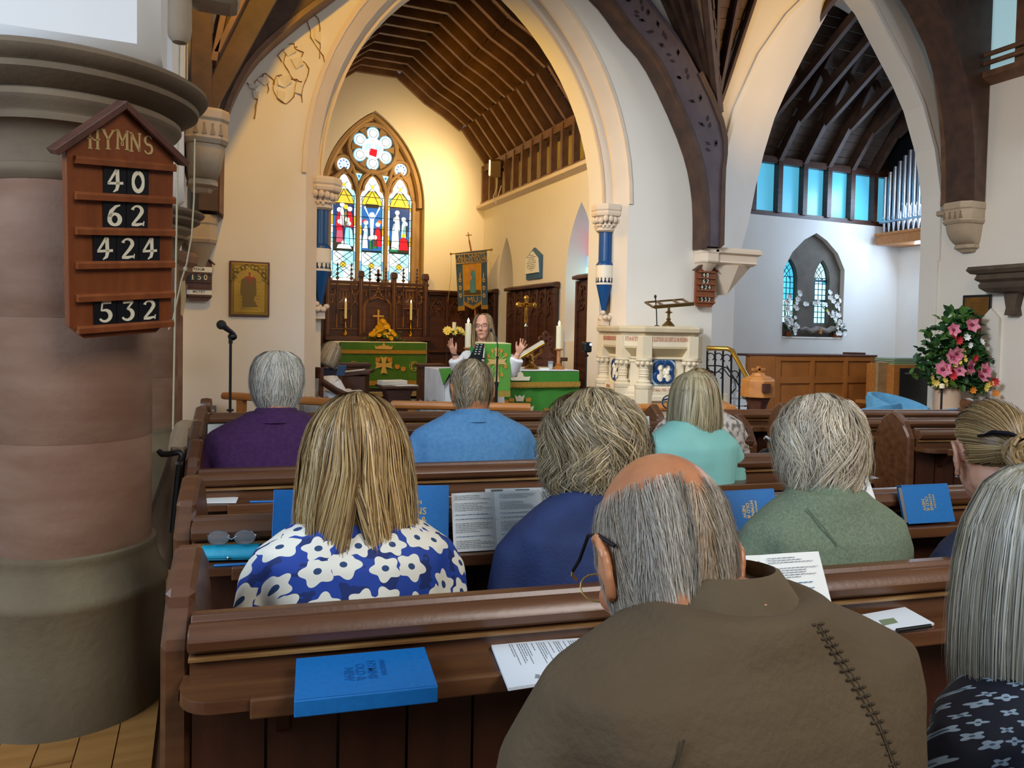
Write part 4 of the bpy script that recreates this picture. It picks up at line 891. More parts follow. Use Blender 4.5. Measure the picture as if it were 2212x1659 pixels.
wainscot_east(924,1046,'dark carved oak wall panelling between altar screen and blue banner')
wainscot_east(652,704,'dark carved oak wall panelling behind the robed woman at the left')
def wainscot_south(y0,y1,zt,z0,label):
    t = thing('wall_panelling',label,'panelling'); X0 = CX0-.02
    MB().box((X0-.05,y0,z0),(X0,y1,zt)).build('board',OAKD,t)
    q = MB(); q.prism([(X0,zt),(X0-.14,zt+.02),(X0-.14,zt+.06),(X0-.06,zt+.09),(X0,zt+.09)],y0-.03,y1+.03,'y'); q.build('top_rail',OAKD,t,bevel=.004)
    n_ = round((y1-y0)/.33); w_ = (y1-y0)/n_; lr = random.Random(int(y0*10))
    for k in range(n_+1): MB().box((X0-.085,y0+k*w_-.028,z0),(X0-.04,y0+k*w_+.028,zt)).build('stile',OAKD,t,bevel=.004)
    for k in range(n_):
        q = MB(); cy = y0+(k+.5)*w_
        for s_ in (-1,1):
            q.tube([(X0-.06,cy+s_*w_*.38,zt-.42),(X0-.065,cy+s_*w_*.34,zt-.24),(X0-.07,cy+s_*w_*.12,zt-.08),(X0-.07,cy,zt-.14)],.016,6)
            for j in range(14): q.sph((X0-.065,cy+s_*lr.uniform(.01,w_*.36),zt-lr.uniform(.04,.40)),(.012,.014,.026),6,4)
            q.tube([(X0-.065,cy+s_*w_*.12,zt-.10),(X0-.07,cy+s_*w_*.26,zt-.20),(X0-.07,cy+s_*w_*.12,zt-.28),(X0-.065,cy+s_*w_*.2,zt-.36)],.010,5)
        q.build('carved_head',OAKD,t,smooth=60)
    return t
wainscot_south(9.98,11.80,2.06,.25,'tall dark oak stall panelling with carved tracery behind the processional cross')
wainscot_south(8.66,9.26,2.12,.25,'narrow strip of dark carved panelling behind the blue colonnette over the pulpit')
wainscot_south(12.45,13.1,2.06,.36,'dark carved panelling in the corner behind the blue banner')
t = thing('choir_stall','plain dark oak choir stall front behind the tall right candle','stall')
MB().box((4.3,8.9,.12),(4.42,11.6,1.02)).build('front_panel',OAKD,t); MB().box((4.24,8.88,1.02),(4.50,11.62,1.07)).build('desk_top',mat('stall_top','#4b2c20',.25,0,coat=.5),t,bevel=.01); MB().box((4.42,8.9,.12),(4.86,11.6,.62)).build('seat',OAKD,t)
# wall tablet
t = thing('wall_tablet','blue-framed white memorial tablet with pointed top on the yellow wall','tablet',(CX0,10.9,0))
q = MB(); q.prism([(-.30,2.24),(.27,2.24),(.27,2.60),(-.02,2.74),(-.30,2.60)],-.04,0,'x'); q.build('blue_backing',mat('slate_blue','#2f5f86',.4),t,bevel=.006)
q = MB(); q.prism([(-.26,2.33),(.25,2.33),(.25,2.56),(-.02,2.68),(-.22,2.56)],-.07,-.04,'x'); q.build('white_slab',PAPER,t,bevel=.004)
q = MB(); lr = random.Random(5)
for k in range(9): 
    w_ = (.08,.15,.10,.17,.18,.15,.16,.13,.05)[k]; z = 2.61-k*.03
    for j in range(int(w_/.03)+1): y_ = -w_+j*.055; q.box((-.073,y_,z),(-.069,min(y_+lr.uniform(.02,.045),w_),z+.011))
q.build('lettering',INK,t)
# floodlight
p = atX(1070,362,4.72); t = thing('floodlight','lit halogen floodlight with cable at the end of the timber ledge','lamp',(p.x,p.y,p.z))
q = MB(T(0,0,0,R(-20),R(25))); q.box((-.09,-.10,-.15),(.10,.10,.13)); q.build('housing',mat('lamp_grey','#8a7250',.5,.4),t,bevel=.015)
q = MB(T(0,0,0,R(-20),R(25))); q.box((-.11,-.085,-.12),(-.092,.085,.11)); q.build('lit_glass',emat('lamp_glow','#ffd590',16),t)
MB().tube([(.05,.02,-.1),(.06,.06,-.35),(-.02,.02,-.5),(.04,.05,-.62),(.12,.0,-.3)],.008,6).build('cable',WHITEC,t)
MB().box((.06,-.02,-.05),(.17,.02,.0)).build('bracket',BLACKM,t)
# ------------------------------------------------------------------ banner, processional cross, nave altar, lectern ...
def c2(x,y,Y): p = atY(940+x/6.912, 480+y/6.912, Y); return (p.x,p.z)
BY = 12.3
t = thing('processional_banner','blue and gold fringed banner lettered ALL SAINTS hanging from a tilted pole','banner')
BB_ = mat('banner_blue','#44607c',.8,0,'#39536e',(6,6,6)); BG = mat('banner_gold','#c48a1e',.7,0,'#d19a2c',(8,8,8))
def F(poly, y, m, nm, th=.008): return MB().prism([c2(a,b_,BY) for a,b_ in poly], y-th, y, 'y').build(nm, m, t)
F([(300,462),(770,420),(772,600),(310,640)],BY,BB_,'top_panel'); F([(310,640),(410,630),(430,1290),(345,1300)],BY,BB_,'left_strip'); F([(680,610),(772,600),(785,1280),(690,1290)],BY,BB_,'right_strip')
F([(410,628),(680,608),(690,1090),(428,1100)],BY,BG,'picture_field'); F([(428,1100),(690,1090),(692,1170),(560,1245),(434,1180)],BY,BB_,'lower_panel')
F([(428,1180),(560,1248),(692,1170),(692,1220),(560,1305),(432,1240)],BY-.004,GOLDC,'fringe'); F([(340,1255),(436,1250),(438,1318),(338,1322)],BY-.004,GOLDC,'fringe'); F([(688,1240),(785,1235),(788,1298),(688,1300)],BY-.004,GOLDC,'fringe')
F([(428,1020),(560,1005),(675,1015),(682,1085),(430,1095)],BY-.009,mat('banner_ground','#5a4a22',.8),'picture_ground',.004)
F([(515,1050),(520,860),(500,800),(540,730),(580,712),(595,760),(600,1000),(612,1040),(580,1058)],BY-.012,mat('banner_robe','#5f97a8',.8,0,'#4f8494',(20,20,4)),'robed_figure',.006)
F([(500,790),(512,770),(545,820),(530,870),(505,850)],BY-.016,mat('banner_flesh','#c98a62',.8),'hands',.004)
q = MB(); x_,z_2 = c2(540,690,BY); q.tube([(x_+.045*math.cos(a),BY-.014,z_2+.05*math.sin(a)) for a in [2*PI*k/18 for k in range(18)]],.004,5,closed=True); q.build('halo',GOLDE,t)
F([(520,660),(545,645),(565,665),(572,712),(545,720),(522,700)],BY-.016,mat('banner_flesh','#c98a62'),'head',.004)
def edge(pts, nm='gold_edging', r=.006): MB().tube([(c2(a,b_,BY)[0],BY-.012,c2(a,b_,BY)[1]) for a,b_ in pts], r, 5).build(nm, GILT, t)
edge([(310,490),(772,448)]); edge([(312,625),(772,588)]); edge([(410,630),(430,1290)]); edge([(680,610),(690,1290)]); edge([(428,1100),(690,1090)])
p0 = Vector((c2(300,462,BY)[0],BY,c2(300,462,BY)[1])); p1 = Vector((c2(770,420,BY)[0],BY,c2(770,420,BY)[1])); dx = (p1-p0); an = math.atan2(dx.z,dx.x)
q = MB()
mid = (p0+p1)/2
for txt,yy,sz in (('ALL SAINTS',510,.105),('CHEADLE HULME',570,.093)):
    c_ = c2(540,yy,BY); add_text(q, txt, sz, Matrix.Translation((c_[0],BY-.012,c_[1])) @ Matrix.Rotation(-an,4,'Y') @ VERT, .003, sx=.95 if sz>.1 else .8)
c_ = c2(558,1160,BY); add_text(q,'MU',.14,Matrix.Translation((c_[0],BY-.012,c_[1])) @ Matrix.Rotation(-an,4,'Y') @ VERT,.003)
q.build('gold_lettering',GILT,t)
lr = random.Random(31); q = MB()
for sx_,s0 in ((368,1),(720,1)):
    for k in range(3):
        for j in range(9):
            a = j*.7; c_ = c2(sx_+ (18-1.2*j)*math.cos(a)+k*3, 880+k*115-20+(45-3*j)*math.sin(a)*.8, BY); q.sph((c_[0],BY-.012,c_[1]),(.012,.005,.012),5,3)
    c_ = c2(sx_,800,BY); q.sph((c_[0],BY-.012,c_[1]),(.009,.005,.06),6,4)
q.build('embroidered_lilies',GOLDE,t)
q = MB(); e0 = c2(240,472,BY); e1 = c2(845,410,BY); q.tube([(e0[0],BY+.01,e0[1]),(e1[0],BY+.01,e1[1])],.012,8)
for e in (e0,e1): q.sph((e[0],BY+.01,e[1]),.022,8,6)
q.build('crossbar',BRASS,t,smooth=50)
f0 = c2(545,430,BY); f1 = c2(510,265,BY); q = MB(); q.tube([(f0[0]+.22,BY+.04,.36),(f0[0],BY+.02,f0[1]),(f1[0],BY+.01,f1[1])],.016,8); q.build('pole',PINE,t,smooth=50)
q = MB(); g = Vector((f1[0],BY+.01,f1[1])); q.tube([g,g+Vector((-.02,0,.13))],.009,6); q.tube([g+Vector((-.06,0,.075)),g+Vector((.045,0,.09))],.009,6); q.build('pole_cross',BRASS,t)
q = MB(); q.tube([(e0[0],BY,e0[1]),(e0[0]+.01,BY+.02,c2(250,800,BY)[1]),(e0[0]+.05,BY+.3,1.9)],.004,5); q.tube([(e1[0],BY,e1[1]),(c2(770,640,BY)[0],BY+.03,c2(770,640,BY)[1])],.004,5); q.build('cord',ROPE,t)

def px_cross(label, px, ytop, ybar, ybot, Y, w_):
    p = atY(px,ytop,Y); zb_ = atY(px,ybar,Y).z; t = thing('processional_cross',label,'cross',(p.x,Y,0.2)); o_=.2
    MB().tube([(0,0,0),(0,0,atY(px,705,Y).z-o_)],.014,8).build('staff',OAKD,t,smooth=50)
    z0_ = atY(px,705,Y).z-o_; MB().lathe([(.0,z0_-.03),(.03,z0_),(.016,z0_+.03),(.02,z0_+.05),(0,z0_+.06)],n=12).build('knop',STEEL,t,smooth=50)
    q = MB(); q.box((-.026,-.012,z0_+.05),(.026,.012,p.z-o_)); q.box((-w_,-.012,zb_-o_-.028),(w_,.012,zb_-o_+.028))
    for x_,z_1 in ((-w_,zb_-o_),(w_,zb_-o_),(0,p.z-o_)): q.sph((x_,0,z_1),(.042,.016,.042),10,6)
    q.build('cross_head',mat('polished_brass','#c79a45',.25,.85),t,bevel=.004)
    q = MB(); q.sph((0,-.018,zb_-o_-.1),(.018,.012,.11),8,6); q.tube([(-w_*.7,-.016,zb_-o_+.01),(0,-.018,zb_-o_-.03),(w_*.7,-.016,zb_-o_+.01)],.012,6); q.sph((0,-.02,zb_-o_+.03),.022,8,6); q.build('corpus',BRASS,t,smooth=60)
px_cross('polished brass processional cross on a dark staff before the stall panelling',1137,644,659,705,9.7,.125)

# nave altar table
TY = 7.40
a = atY(962,800,TY); b_ = atY(1249,797,TY); TZ = .985
t = thing('nave_altar','long altar table with white linen and green embroidered cloth in front of the arch','altar')
q = MB()
for x_ in (a.x+.1,b_.x-.15):
    for y_ in (TY+.1,TY+.6): q.box((x_,y_,0),(x_+.06,y_+.06,TZ-.04))
q.build('legs_frame',OAKD,t); MB().box((a.x+.01,TY+.012,TZ-.05),(b_.x-.01,TY+.75,TZ-.008)).build('table_top',OAKD,t)
q = MB(); q.box((a.x-.005,TY+.002,TZ-.008),(b_.x+.008,TY+.76,TZ)); q.box((b_.x,TY+.005,TZ-.60),(b_.x+.012,TY+.74,TZ)); q.box((a.x-.012,TY+.005,TZ-.42),(a.x,TY+.74,TZ)); q.build('linen_cloth',WHITEC,t,bevel=.006)
xg = atY(1075,820,TY).x
q = MB(); curtain(q, a.x-.005, xg-.0, .58, TZ-.002, TY, .025, 3, 9); q.build('white_fall',WHITEC,t,smooth=60)
q = MB(); curtain(q, xg, b_.x+.005, .12, TZ-.012, TY-.004, .025, 4, 5); q.build('green_frontal',GREENF,t,smooth=60)
ty = TY-.05
zf = lambda y: atY(1180,y,ty).z
q = MB(); q.box((xg,ty-.004,zf(835)),(b_.x+.004,ty+.01,zf(825))); 
for k in range(44): x_ = xg+(b_.x-xg)*k/44; q.box((x_,ty-.006,zf(835)-.012),(x_+.012,ty+.006,zf(835)))
q.build('gold_fringe',GOLDC,t)
q = MB(); q.prism(E_([(1104,822),(1102,814),(1107,812),(1113,815),(1117,814),(1119,806),(1124,802),(1129,806),(1131,813),(1136,814),(1145,813),(1143,822)],ty),ty-.006,ty,'y'); q.prism(E_([(1115,867),(1111,853),(1118,857),(1122,853),(1127,857),(1133,853),(1130,867)],ty),ty-.006,ty,'y')
q.prism(E_([(1094,889),(1092,880),(1101,882),(1110,885),(1110,890)],ty),ty-.006,ty,'y'); q.prism(E_([(1127,890),(1128,884),(1138,882),(1153,877),(1150,890)],ty),ty-.006,ty,'y'); q.build('cream_crown',CREAME,t)
q = MB()
for x_,y_ in ((1105,864),(1141,864),(1182,886),(1093,868)): q.prism(E_([(x_-6,y_-2),(x_-5,y_-5),(x_-2,y_-3),(x_,y_-6),(x_+2,y_-3),(x_+5,y_-5),(x_+6,y_-2),(x_+5,y_+4),(x_-5,y_+4)],ty),ty-.005,ty,'y')
q.build('orange_leaves',ORANGEE,t)
q = MB(); q.prism(E_([(947,796),(985,794),(972,812),(957,832)],TY-.03),TY-.05,TY-.042,'y'); q.build('green_corner',GREENL,t); q = MB(); q.prism(E_([(972,812),(957,832),(958,829),(970,806)],TY-.03),TY-.053,TY-.05,'y'); q.build('corner_lining',BLACK,t)
def candle_tall(label,px,ybase,ytop,Y,r,hold,m): return candle_stick(label,px,ybase,ytop,Y,r,hold,m)
zc = TZ
def on_table(px,Y): p = atY(px,797,Y); return Vector((p.x,Y,zc))
p = on_table(1206,TY+.22); t = thing('candlestick','tall lit white candle in turned wooden stick at the right of the nave altar','candle',p)
MB().lathe([(0,0),(.07,0),(.07,.012),(.045,.03),(.028,.045),(.034,.06),(.022,.075),(.022,.21),(.05,.225),(.05,.235),(.0,.235)],n=20).build('stick',PINE,t,smooth=40); h_ = atY(1207,704,TY+.22).z-zc
MB().lathe([(.034,.235),(.034,h_),(.012,h_+.004),(0,h_+.004)],n=18).build('wax',WAX,t,smooth=40); MB().lathe([(0,h_+.004),(.013,h_+.02),(.010,h_+.04),(0,h_+.062)],n=10).build('flame',FLAME,t,smooth=60)
p = on_table(1010,TY+.30); t = thing('candlestick','tall lit white candle standing left behind the preaching priest','candle',p)
MB().lathe([(0,0),(.07,0),(.07,.012),(.045,.03),(.028,.045),(.022,.075),(.022,.21),(.05,.225),(.05,.235),(.0,.235)],n=20).build('stick',PINE,t,smooth=40); h_ = atY(1011,699,TY+.30).z-zc
MB().lathe([(.034,.235),(.034,h_),(.012,h_+.004),(0,h_+.004)],n=18).build('wax',WAX,t,smooth=40); MB().lathe([(0,h_+.004),(.013,h_+.02),(.010,h_+.04),(0,h_+.062)],n=10).build('flame',FLAME,t,smooth=60)
p = on_table(1148,TY+.28); t = thing('book_stand','ornate brass missal stand with an open book on the nave altar','stand',p)
MB().lathe([(0,0),(.085,0),(.085,.012),(.06,.03),(.025,.06),(.02,.08),(.032,.095),(.02,.11),(.02,.19),(.03,.2),(0,.2)],n=16).build('base',BRASS,t,smooth=40)
q = MB(T(.02,0,.22,R(-20),R(-0),R(-32))); q.box((-.20,-.14,-.012),(.14,.14,.012)); q.build('desk',BRASS,t,bevel=.004)
q = MB(T(.02,0,.24,R(-20),R(0),R(-32))); q.box((-.19,-.13,-.005),(.13,.13,.02)); q.build('missal',PAGES,t,bevel=.004)
q = MB(); q.tube([(.03,-.05,.16),(.09,-.08,.20),(.10,-.1,.26),(.06,-.1,.28)],.012,6); q.tube([(-.03,-.05,.16),(-.08,-.08,.18),(-.1,-.1,.14)],.012,6); q.build('scrollwork',BRASS,t,smooth=50)
p = on_table(1189,TY+.18); t = thing('water_glass','small clear glass of water between missal stand and tall candle','glass',p)
MB().lathe([(0,0),(.026,0),(.034,.095),(.031,.095),(.024,.006),(0,.006)],n=18).build('tumbler',GLASS,t,smooth=50); MB().lathe([(0,.008),(.024,.008),(.029,.06),(0,.06)],n=18).build('water',mat('water','#dfeef2',.05,0,alpha=.35),t,smooth=50)
p = on_table(1174,TY+.12); tag(MB().box((-.05,-.03,0),(.06,.03,.012)).box((-.04,-.025,.012),(.05,.028,.02)).build('paper_stack',PAPER,None,loc=p),'thin stack of papers lying left of the water glass','papers')
p = on_table(1106,TY+.2); t = thing('chalice','small silver vessel on the nave altar beside the green lectern fall','chalice',p); MB().lathe([(0,0),(.04,0),(.04,.008),(.012,.03),(.012,.05),(.035,.07),(.04,.10),(.036,.10),(.0,.075)],n=16).build('cup',STEEL,t,smooth=50)
# carved chair behind the altar
cY = 8.80; p = atY(1177,800,cY); t = thing('carved_chair','carved oak bishop chair back with pierced trefoil crest behind the altar','chair',(p.x,cY,.12)); q = MB()
CO_ = mat('carved_oak','#4a281c',.45,0,'#623826',(9,9,9)); zc_ = lambda y: atY(1177,y,cY).z-.12; xc_ = lambda x: atY(x,760,cY).x-p.x
q.box((xc_(1152),-.03,.35),(xc_(1204),.03,zc_(775))); q.prism([(xc_(1150),zc_(775)),(xc_(1206),zc_(775)),(xc_(1190),zc_(762)),(xc_(1183),zc_(748)),(xc_(1172),zc_(748)),(xc_(1165),zc_(762))],-.03,.03,'y'); q.build('back',CO_,t,bevel=.006)
q = MB()
for x_,y_,r_ in ((1168,733,.045),(1187,733,.045),(1178,724,.05),(1170,745,.04),(1186,746,.04),(1178,738,.05)): q.lathe([(r_*.5,-.02),(r_,-.02),(r_,.02),(r_*.5,.02),(r_*.5,-.02)],(0,0,0),12) if False else q.tube([(xc_(x_)+r_*.75*math.cos(a),-.005,zc_(y_)+r_*.75*math.sin(a)) for a in [2*PI*k/12 for k in range(12)]],.016,6,closed=True)
for x_ in (1163,1192): 
    for y_ in (778,790): q.tube([(xc_(x_)+.05*math.cos(a),-.035,zc_(y_)+.05*math.sin(a)) for a in [2*PI*k/12 for k in range(12)]],.012,6,closed=True)
q.prism([(xc_(1174),zc_(722)),(xc_(1182),zc_(722)),(xc_(1178),zc_(714))],-.015,.015,'y'); q.build('pierced_crest',CO_,t,smooth=50)
MB().box((xc_(1150),-.5,.4),(xc_(1206),0,.46)).build('seat',CO_,t,bevel=.01)
for x_ in (1152,1202):
    for y_ in (-.46,-.02): MB().box((xc_(x_)-.03,y_-.03,0),(xc_(x_)+.03,y_+.03,.4)).build('leg',CO_,t,bevel=.004)
# lectern with green fall, music desk and gooseneck microphone
LY = 6.55; a = atY(1045,741,LY); b_ = atY(1102,741,LY); zt_ = a.z; xm = (a.x+b_.x)/2
t = thing('lectern','wooden lectern hung with a bright green embroidered fall before the priest','lectern',(xm,LY,0)); hw = (b_.x-a.x)/2
MB().box((-.03,.10,0),(.03,.16,zt_-.1)).build('post',PINE,t); MB().box((-.2,.0,0),(.2,.3,.04)).build('foot',PINE,t,bevel=.01)
q = MB(); q.add([(-hw-.01,-.01,zt_-.02),(hw+.01,-.01,zt_-.02),(hw+.01,.22,zt_-.015),(-hw-.01,.22,zt_-.015),(-hw-.01,-.01,zt_-.0),(hw+.01,-.01,zt_-.0),(hw+.01,.22,zt_+.008),(-hw-.01,.22,zt_+.008)],[(3,2,1,0),(4,5,6,7),(0,1,5,4),(1,2,6,5),(2,3,7,6),(3,0,4,7)]); q.build('book_rest',mat('cream_cloth_edge','#d9cf9a',.8),t,bevel=.006)
zb_ = atY(1070,857,LY).z; zfr = atY(1070,844,LY).z
MB().box((-hw,-.028,zfr),(hw,-.018,zt_-.004)).build('green_fall',GREENL,t,bevel=.003)
MB().box((-hw,-.030,zb_),(hw,-.018,zfr)).build('gold_fringe',mat('fall_fringe','#a99440',.8,0,'#8f7a2e',(150,1,1)),t)
Lx = lambda x,y: (atY(x,y,LY-.03).x-xm, atY(x,y,LY-.03).z)
q = MB(); q.prism([Lx(*p_) for p_ in [(1070,825),(1066,825),(1070,810),(1070.5,786),(1052,788),(1056,781),(1051,775),(1070,777),(1070,760),(1068,754),(1073,750),(1078,754),(1076,760),(1076,777),(1094,775),(1090,781),(1094,788),(1076,786),(1076,810),(1079,825)]],-.036,-.028,'y'); q.build('embroidered_cross',GOLDE,t)
q = MB()
for x_,y_ in ((1064,758),(1083,758),(1055,769),(1093,767),(1055,791),(1092,792),(1062,812),(1084,810)):
    q.prism([Lx(x_-3,y_-4),Lx(x_+3,y_-4),Lx(x_+3,y_+2),Lx(x_,y_+5),Lx(x_-3,y_+2)],-.034,-.028,'y')
q.build('orange_buds',ORANGEE,t)
q = MB()
for x_,y_ in ((1064,760),(1083,760),(1056,771),(1092,769),(1056,790),(1091,791),(1063,810),(1084,808)):
    a0 = Lx(x_,y_); c0 = Lx(1073,781); 
    for s_ in (-.02,.02): q.tube([(c0[0],-.03,c0[1]),((a0[0]+c0[0])/2+s_,-.031,(a0[1]+c0[1])/2+s_*.5),(a0[0],-.03,a0[1])],.004,4)
q.build('gold_rays',mat('gold_thread','#9fae4a',.6),t)
p = atY(1033,770,LY-.05); t = thing('music_stand','black perforated music stand left of the green lectern fall','stand',(p.x,LY-.05,0))
Mx = lambda x,y: (atY(x,y,LY-.1).x-p.x, atY(x,y,LY-.1).z)
q = MB(); q.prism([Mx(1013,773),Mx(1043,774),Mx(1047,742),Mx(1031,742)],-.05,-.04,'y'); q.build('desk',BLACK,t,bevel=.003); q = MB()
for r_ in range(5):
    for k in range(2): a0 = Mx(1033+k*8-r_*1.4-1,744+r_*5); q.box((a0[0]-.009,-.054,a0[1]-.006),(a0[0]+.009,-.05,a0[1]+.003))
q.build('slots',mat('slot_light','#b8c4bc',.6),t); q = MB(); q.prism([Mx(1012,775),Mx(1044,776),Mx(1044,773),Mx(1012,772)],-.09,-.04,'y'); q.build('lip',BLACK,t); q = MB(); q.tube([(.02,0,.0),(.02,0,atY(1030,770,LY).z)],.014,8)
for a in (0,2.1,4.2): q.tube([(.02,0,.12),(.02+.25*math.cos(a),.25*math.sin(a),.01)],.01,6)
q.build('tripod',BLACK,t)
MB().prism([Mx(1104,742),Mx(1116,742),Mx(1112,752),Mx(1104,754)],.08,.09,'y').build('right_wing',BLACK,t)
MY = 6.1; g0 = atY(1073,800,MY); t = thing('microphone_stand','slim black gooseneck microphone stand in front of the green lectern fall','microphone',(g0.x,MY,0))
zz = lambda y: atY(1073,y,MY).z
MB().tube([(0,0,.02),(0,0,zz(835))],.014,8).tube([(0,0,zz(835)),(0,0,zz(825))],.02,8).build('lower_tube',BLACK,t,smooth=50); MB().tube([(0,0,zz(826)),(.003,0,zz(772))],.009,8).tube([(.003,0,zz(774)),(.003,0,zz(770))],.014,8).build('upper_tube',BLACK,t,smooth=50)
MB().tube([(.003,0,zz(772)),(.004,0,zz(745)),(-.005,.02,zz(728)),(-.03,.05,zz(718)),(-.035,.06,zz(714))],.006,8).build('gooseneck',BLACK,t,smooth=50); MB().sph((-.036,.062,zz(713)),(.014,.014,.02),8,6).build('capsule',BLACK,t,smooth=60); MB().lathe([(0,0),(.14,0),(.14,.015),(.02,.03),(0,.03)],n=20).build('base',BLACK,t,smooth=40)
# speaker-like camera on a stand
KY = 7.0; p = atY(1267,750,KY); t = thing('camera_stand','small black camera on a thin stand left of the pulpit','camera',(p.x,KY,0))
MB().box((-.045,-.045,p.z-.055),(.045,.045,p.z+.055)).build('head',BLACK,t,bevel=.018,seg=3); MB().sph((.022,-.05,p.z+.03),(.014,.006,.014),8,6).build('blue_light',emat('blue_led','#9fb8ff',2.5),t); MB().tube([(0,0,.02),(0,0,p.z-.05)],.010,8).tube([(-.02,0,p.z-.09),(.02,0,p.z-.09)],.012,8).build('pole',BLACK,t,smooth=50); MB().lathe([(0,0),(.14,0),(.14,.015),(0,.02)],n=18).build('base',BLACK,t)
# altar rails
def rail(label, x0,y0,x1,y1,ztop,posts,grp):
    a = atZ(x0,y0,ztop); b_ = atZ(x1,y1,ztop); d = (b_-a); L_ = d.length; t = thing('altar_rail',label,'rail',(a.x,a.y,0),math.atan2(d.y,d.x),grp)
    MB().prism([(-.06,ztop-.055),(-.035,ztop-.065),(.035,ztop-.065),(.06,ztop-.055),(.065,ztop-.03),(.05,ztop-.005),(.04,ztop),(-.04,ztop),(-.05,ztop-.005),(-.065,ztop-.03)],0,L_,'x').build('top_rail',PINE,t,bevel=.005)
    for u in posts: MB().box((u*L_-.035,-.035,0),(u*L_+.035,.035,ztop-.06)).build('post',PINE,t,bevel=.006)
    MB().box((0,-.03,.03),(L_,.03,.09)).build('bottom_rail',PINE,t,bevel=.006); return t
rail('golden oak altar rail at left behind the purple-shirted man',487,847,802,866,.78,(.12,.9),'altar rails')
rail('golden oak altar rail in front of the green altar behind the blue-shirted man',846,866,1146,872,.80,(.15,.93),'altar rails')
rail('short golden oak altar rail below the pulpit',1372,873,1470,872,.78,(.1,.9),'altar rails')
a = atZ(1548,868,.78); t = thing('altar_rail','short angled golden oak rail end beside the pulpit stair','rail',(a.x-.12,a.y-.35,0),R(62),'altar rails'); MB().prism([(-.06,.715),(.06,.715),(.065,.75),(.04,.78),(-.04,.78),(-.065,.75)],0,.7,'x').build('top_rail',PINE,t,bevel=.005)
for u in (.1,.6): MB().box((u-.035,-.035,0),(u+.035,.035,.715)).build('post',PINE,t,bevel=.006)
# draped grey cloth over chairs near rail
for (x0,x1,y_,lb) in ((655,735,868,'grey transparent dust sheet over a low bench left of the blonde woman'),(905,985,876,'grey transparent dust sheet over a low bench right of the blonde woman')):
    a = atZ(x0,y_,.66); b_ = atZ(x1,y_+4,.66); t = thing('draped_bench',lb,'bench'); q = MB(); n_=12
    q.loft([[(a.x+(b_.x-a.x)*i/n_, a.y-.06-.02*math.sin(i*1.7), .60-.62*0), (a.x+(b_.x-a.x)*i/n_, a.y-.03, .655-.02*math.cos(i)), (a.x+(b_.x-a.x)*i/n_, a.y+.42, .66-.02*math.sin(i*2.2)), (a.x+(b_.x-a.x)*i/n_, a.y+.45, .2),(a.x+(b_.x-a.x)*i/n_, a.y-.08-.03*math.cos(i*1.3), .1)] for i in range(n_+1)])
    q.build('sheet',mat('grey_sheet','#6f7274',.5,0,'#8a8d8e',(8,8,8)),t,smooth=60)
# clergy desks
def desk(label,x0,x1,ytop,Y,z0,tracery=True):
    a = atY(x0,ytop,Y); b_ = atY(x1,ytop,Y); t = thing('prayer_desk',label,'desk',(0,0,0))
    MB().box((a.x,Y,a.z-.05),(b_.x,Y+.32,a.z)).build('desk_top',OAKD,t,bevel=.008); MB().box((a.x+.02,Y+.02,a.z-.16),(b_.x-.02,Y+.06,a.z-.05)).build('frieze',OAKD,t,bevel=.004)
    for x_ in (a.x+.03,b_.x-.09): MB().box((x_,Y+.01,z0),(x_+.07,Y+.3,a.z-.05)).build('end_panel',OAKD,t,bevel=.006)
    MB().box((a.x,Y+.0,z0),(b_.x,Y+.32,z0+.08)).build('plinth',OAKD,t,bevel=.006)
    q = MB(); n_ = max(2,int((b_.x-a.x)/.16)); w_ = (b_.x-a.x-.16)/n_
    for k in range(n_):
        cx = a.x+.1+(k+.5)*w_; 
        for s_ in (-1,1): q.tube([(cx+s_*w_*.45,Y+.04,a.z-.34),(cx+s_*w_*.3,Y+.04,a.z-.24),(cx,Y+.04,a.z-.17)],.014,5)
        q.box((cx-w_/2-.01,Y+.03,z0+.08),(cx-w_/2+.01,Y+.05,a.z-.16))
    q.build('pierced_tracery',OAKD,t); return t
desk('dark oak prayer desk behind the seated robed woman',735,802,785,10.0,.2)
desk('dark oak prayer desk left of the white altar cloth',908,965,787,9.7,.2)
a = atY(768,805,8.9); t = thing('reading_desk','sloping dark oak book desk in front of the seated robed woman','desk',(a.x,8.9,.12),R(-20)); z_d = a.z-.12
MB().add([(-.22,-.2,z_d-.05),(.2,-.2,z_d+.0),(.2,.2,z_d+.0),(-.22,.2,z_d-.05),(-.22,-.2,z_d-.01),(.2,-.2,z_d+.04),(.2,.2,z_d+.04),(-.22,.2,z_d-.01)],[(3,2,1,0),(4,5,6,7),(0,1,5,4),(1,2,6,5),(2,3,7,6),(3,0,4,7)]).build('slope',OAKD,t,bevel=.006); MB().box((-.12,-.17,0),(.14,.17,z_d-.03)).build('body',OAKD,t,bevel=.006)
t2_ = tag(MB(T(a.x-.02,8.9,z_d+.14,R(-20),0,R(-7))).box((-.16,-.1,0),(.12,.1,.01)).build('open_paper',PAPER,None),'white papers on the sloping desk before the robed woman','papers')
a = atY(858,826,8.3); t = thing('book_pedestal','dark tapered oak pedestal stand holding a pile of white books','pedestal',(a.x,8.3,0.0)); zd = a.z
q = MB(); q.loft([[(-w_,-.12,z),(w_,-.12,z),(w_,.14,z),(-w_,.14,z)] for z,w_ in ((.12,.11),(zd-.22,.115),(zd-.12,.14),(zd-.06,.17))]); q.build('body',OAKD,t,bevel=.006); MB().box((-.21,-.2,zd-.06),(.21,.2,zd-.03)).build('top',OAKD,t,bevel=.008); MB().box((-.17,-.16,.12),(.17,.18,.17)).build('foot',OAKD,t,bevel=.008)
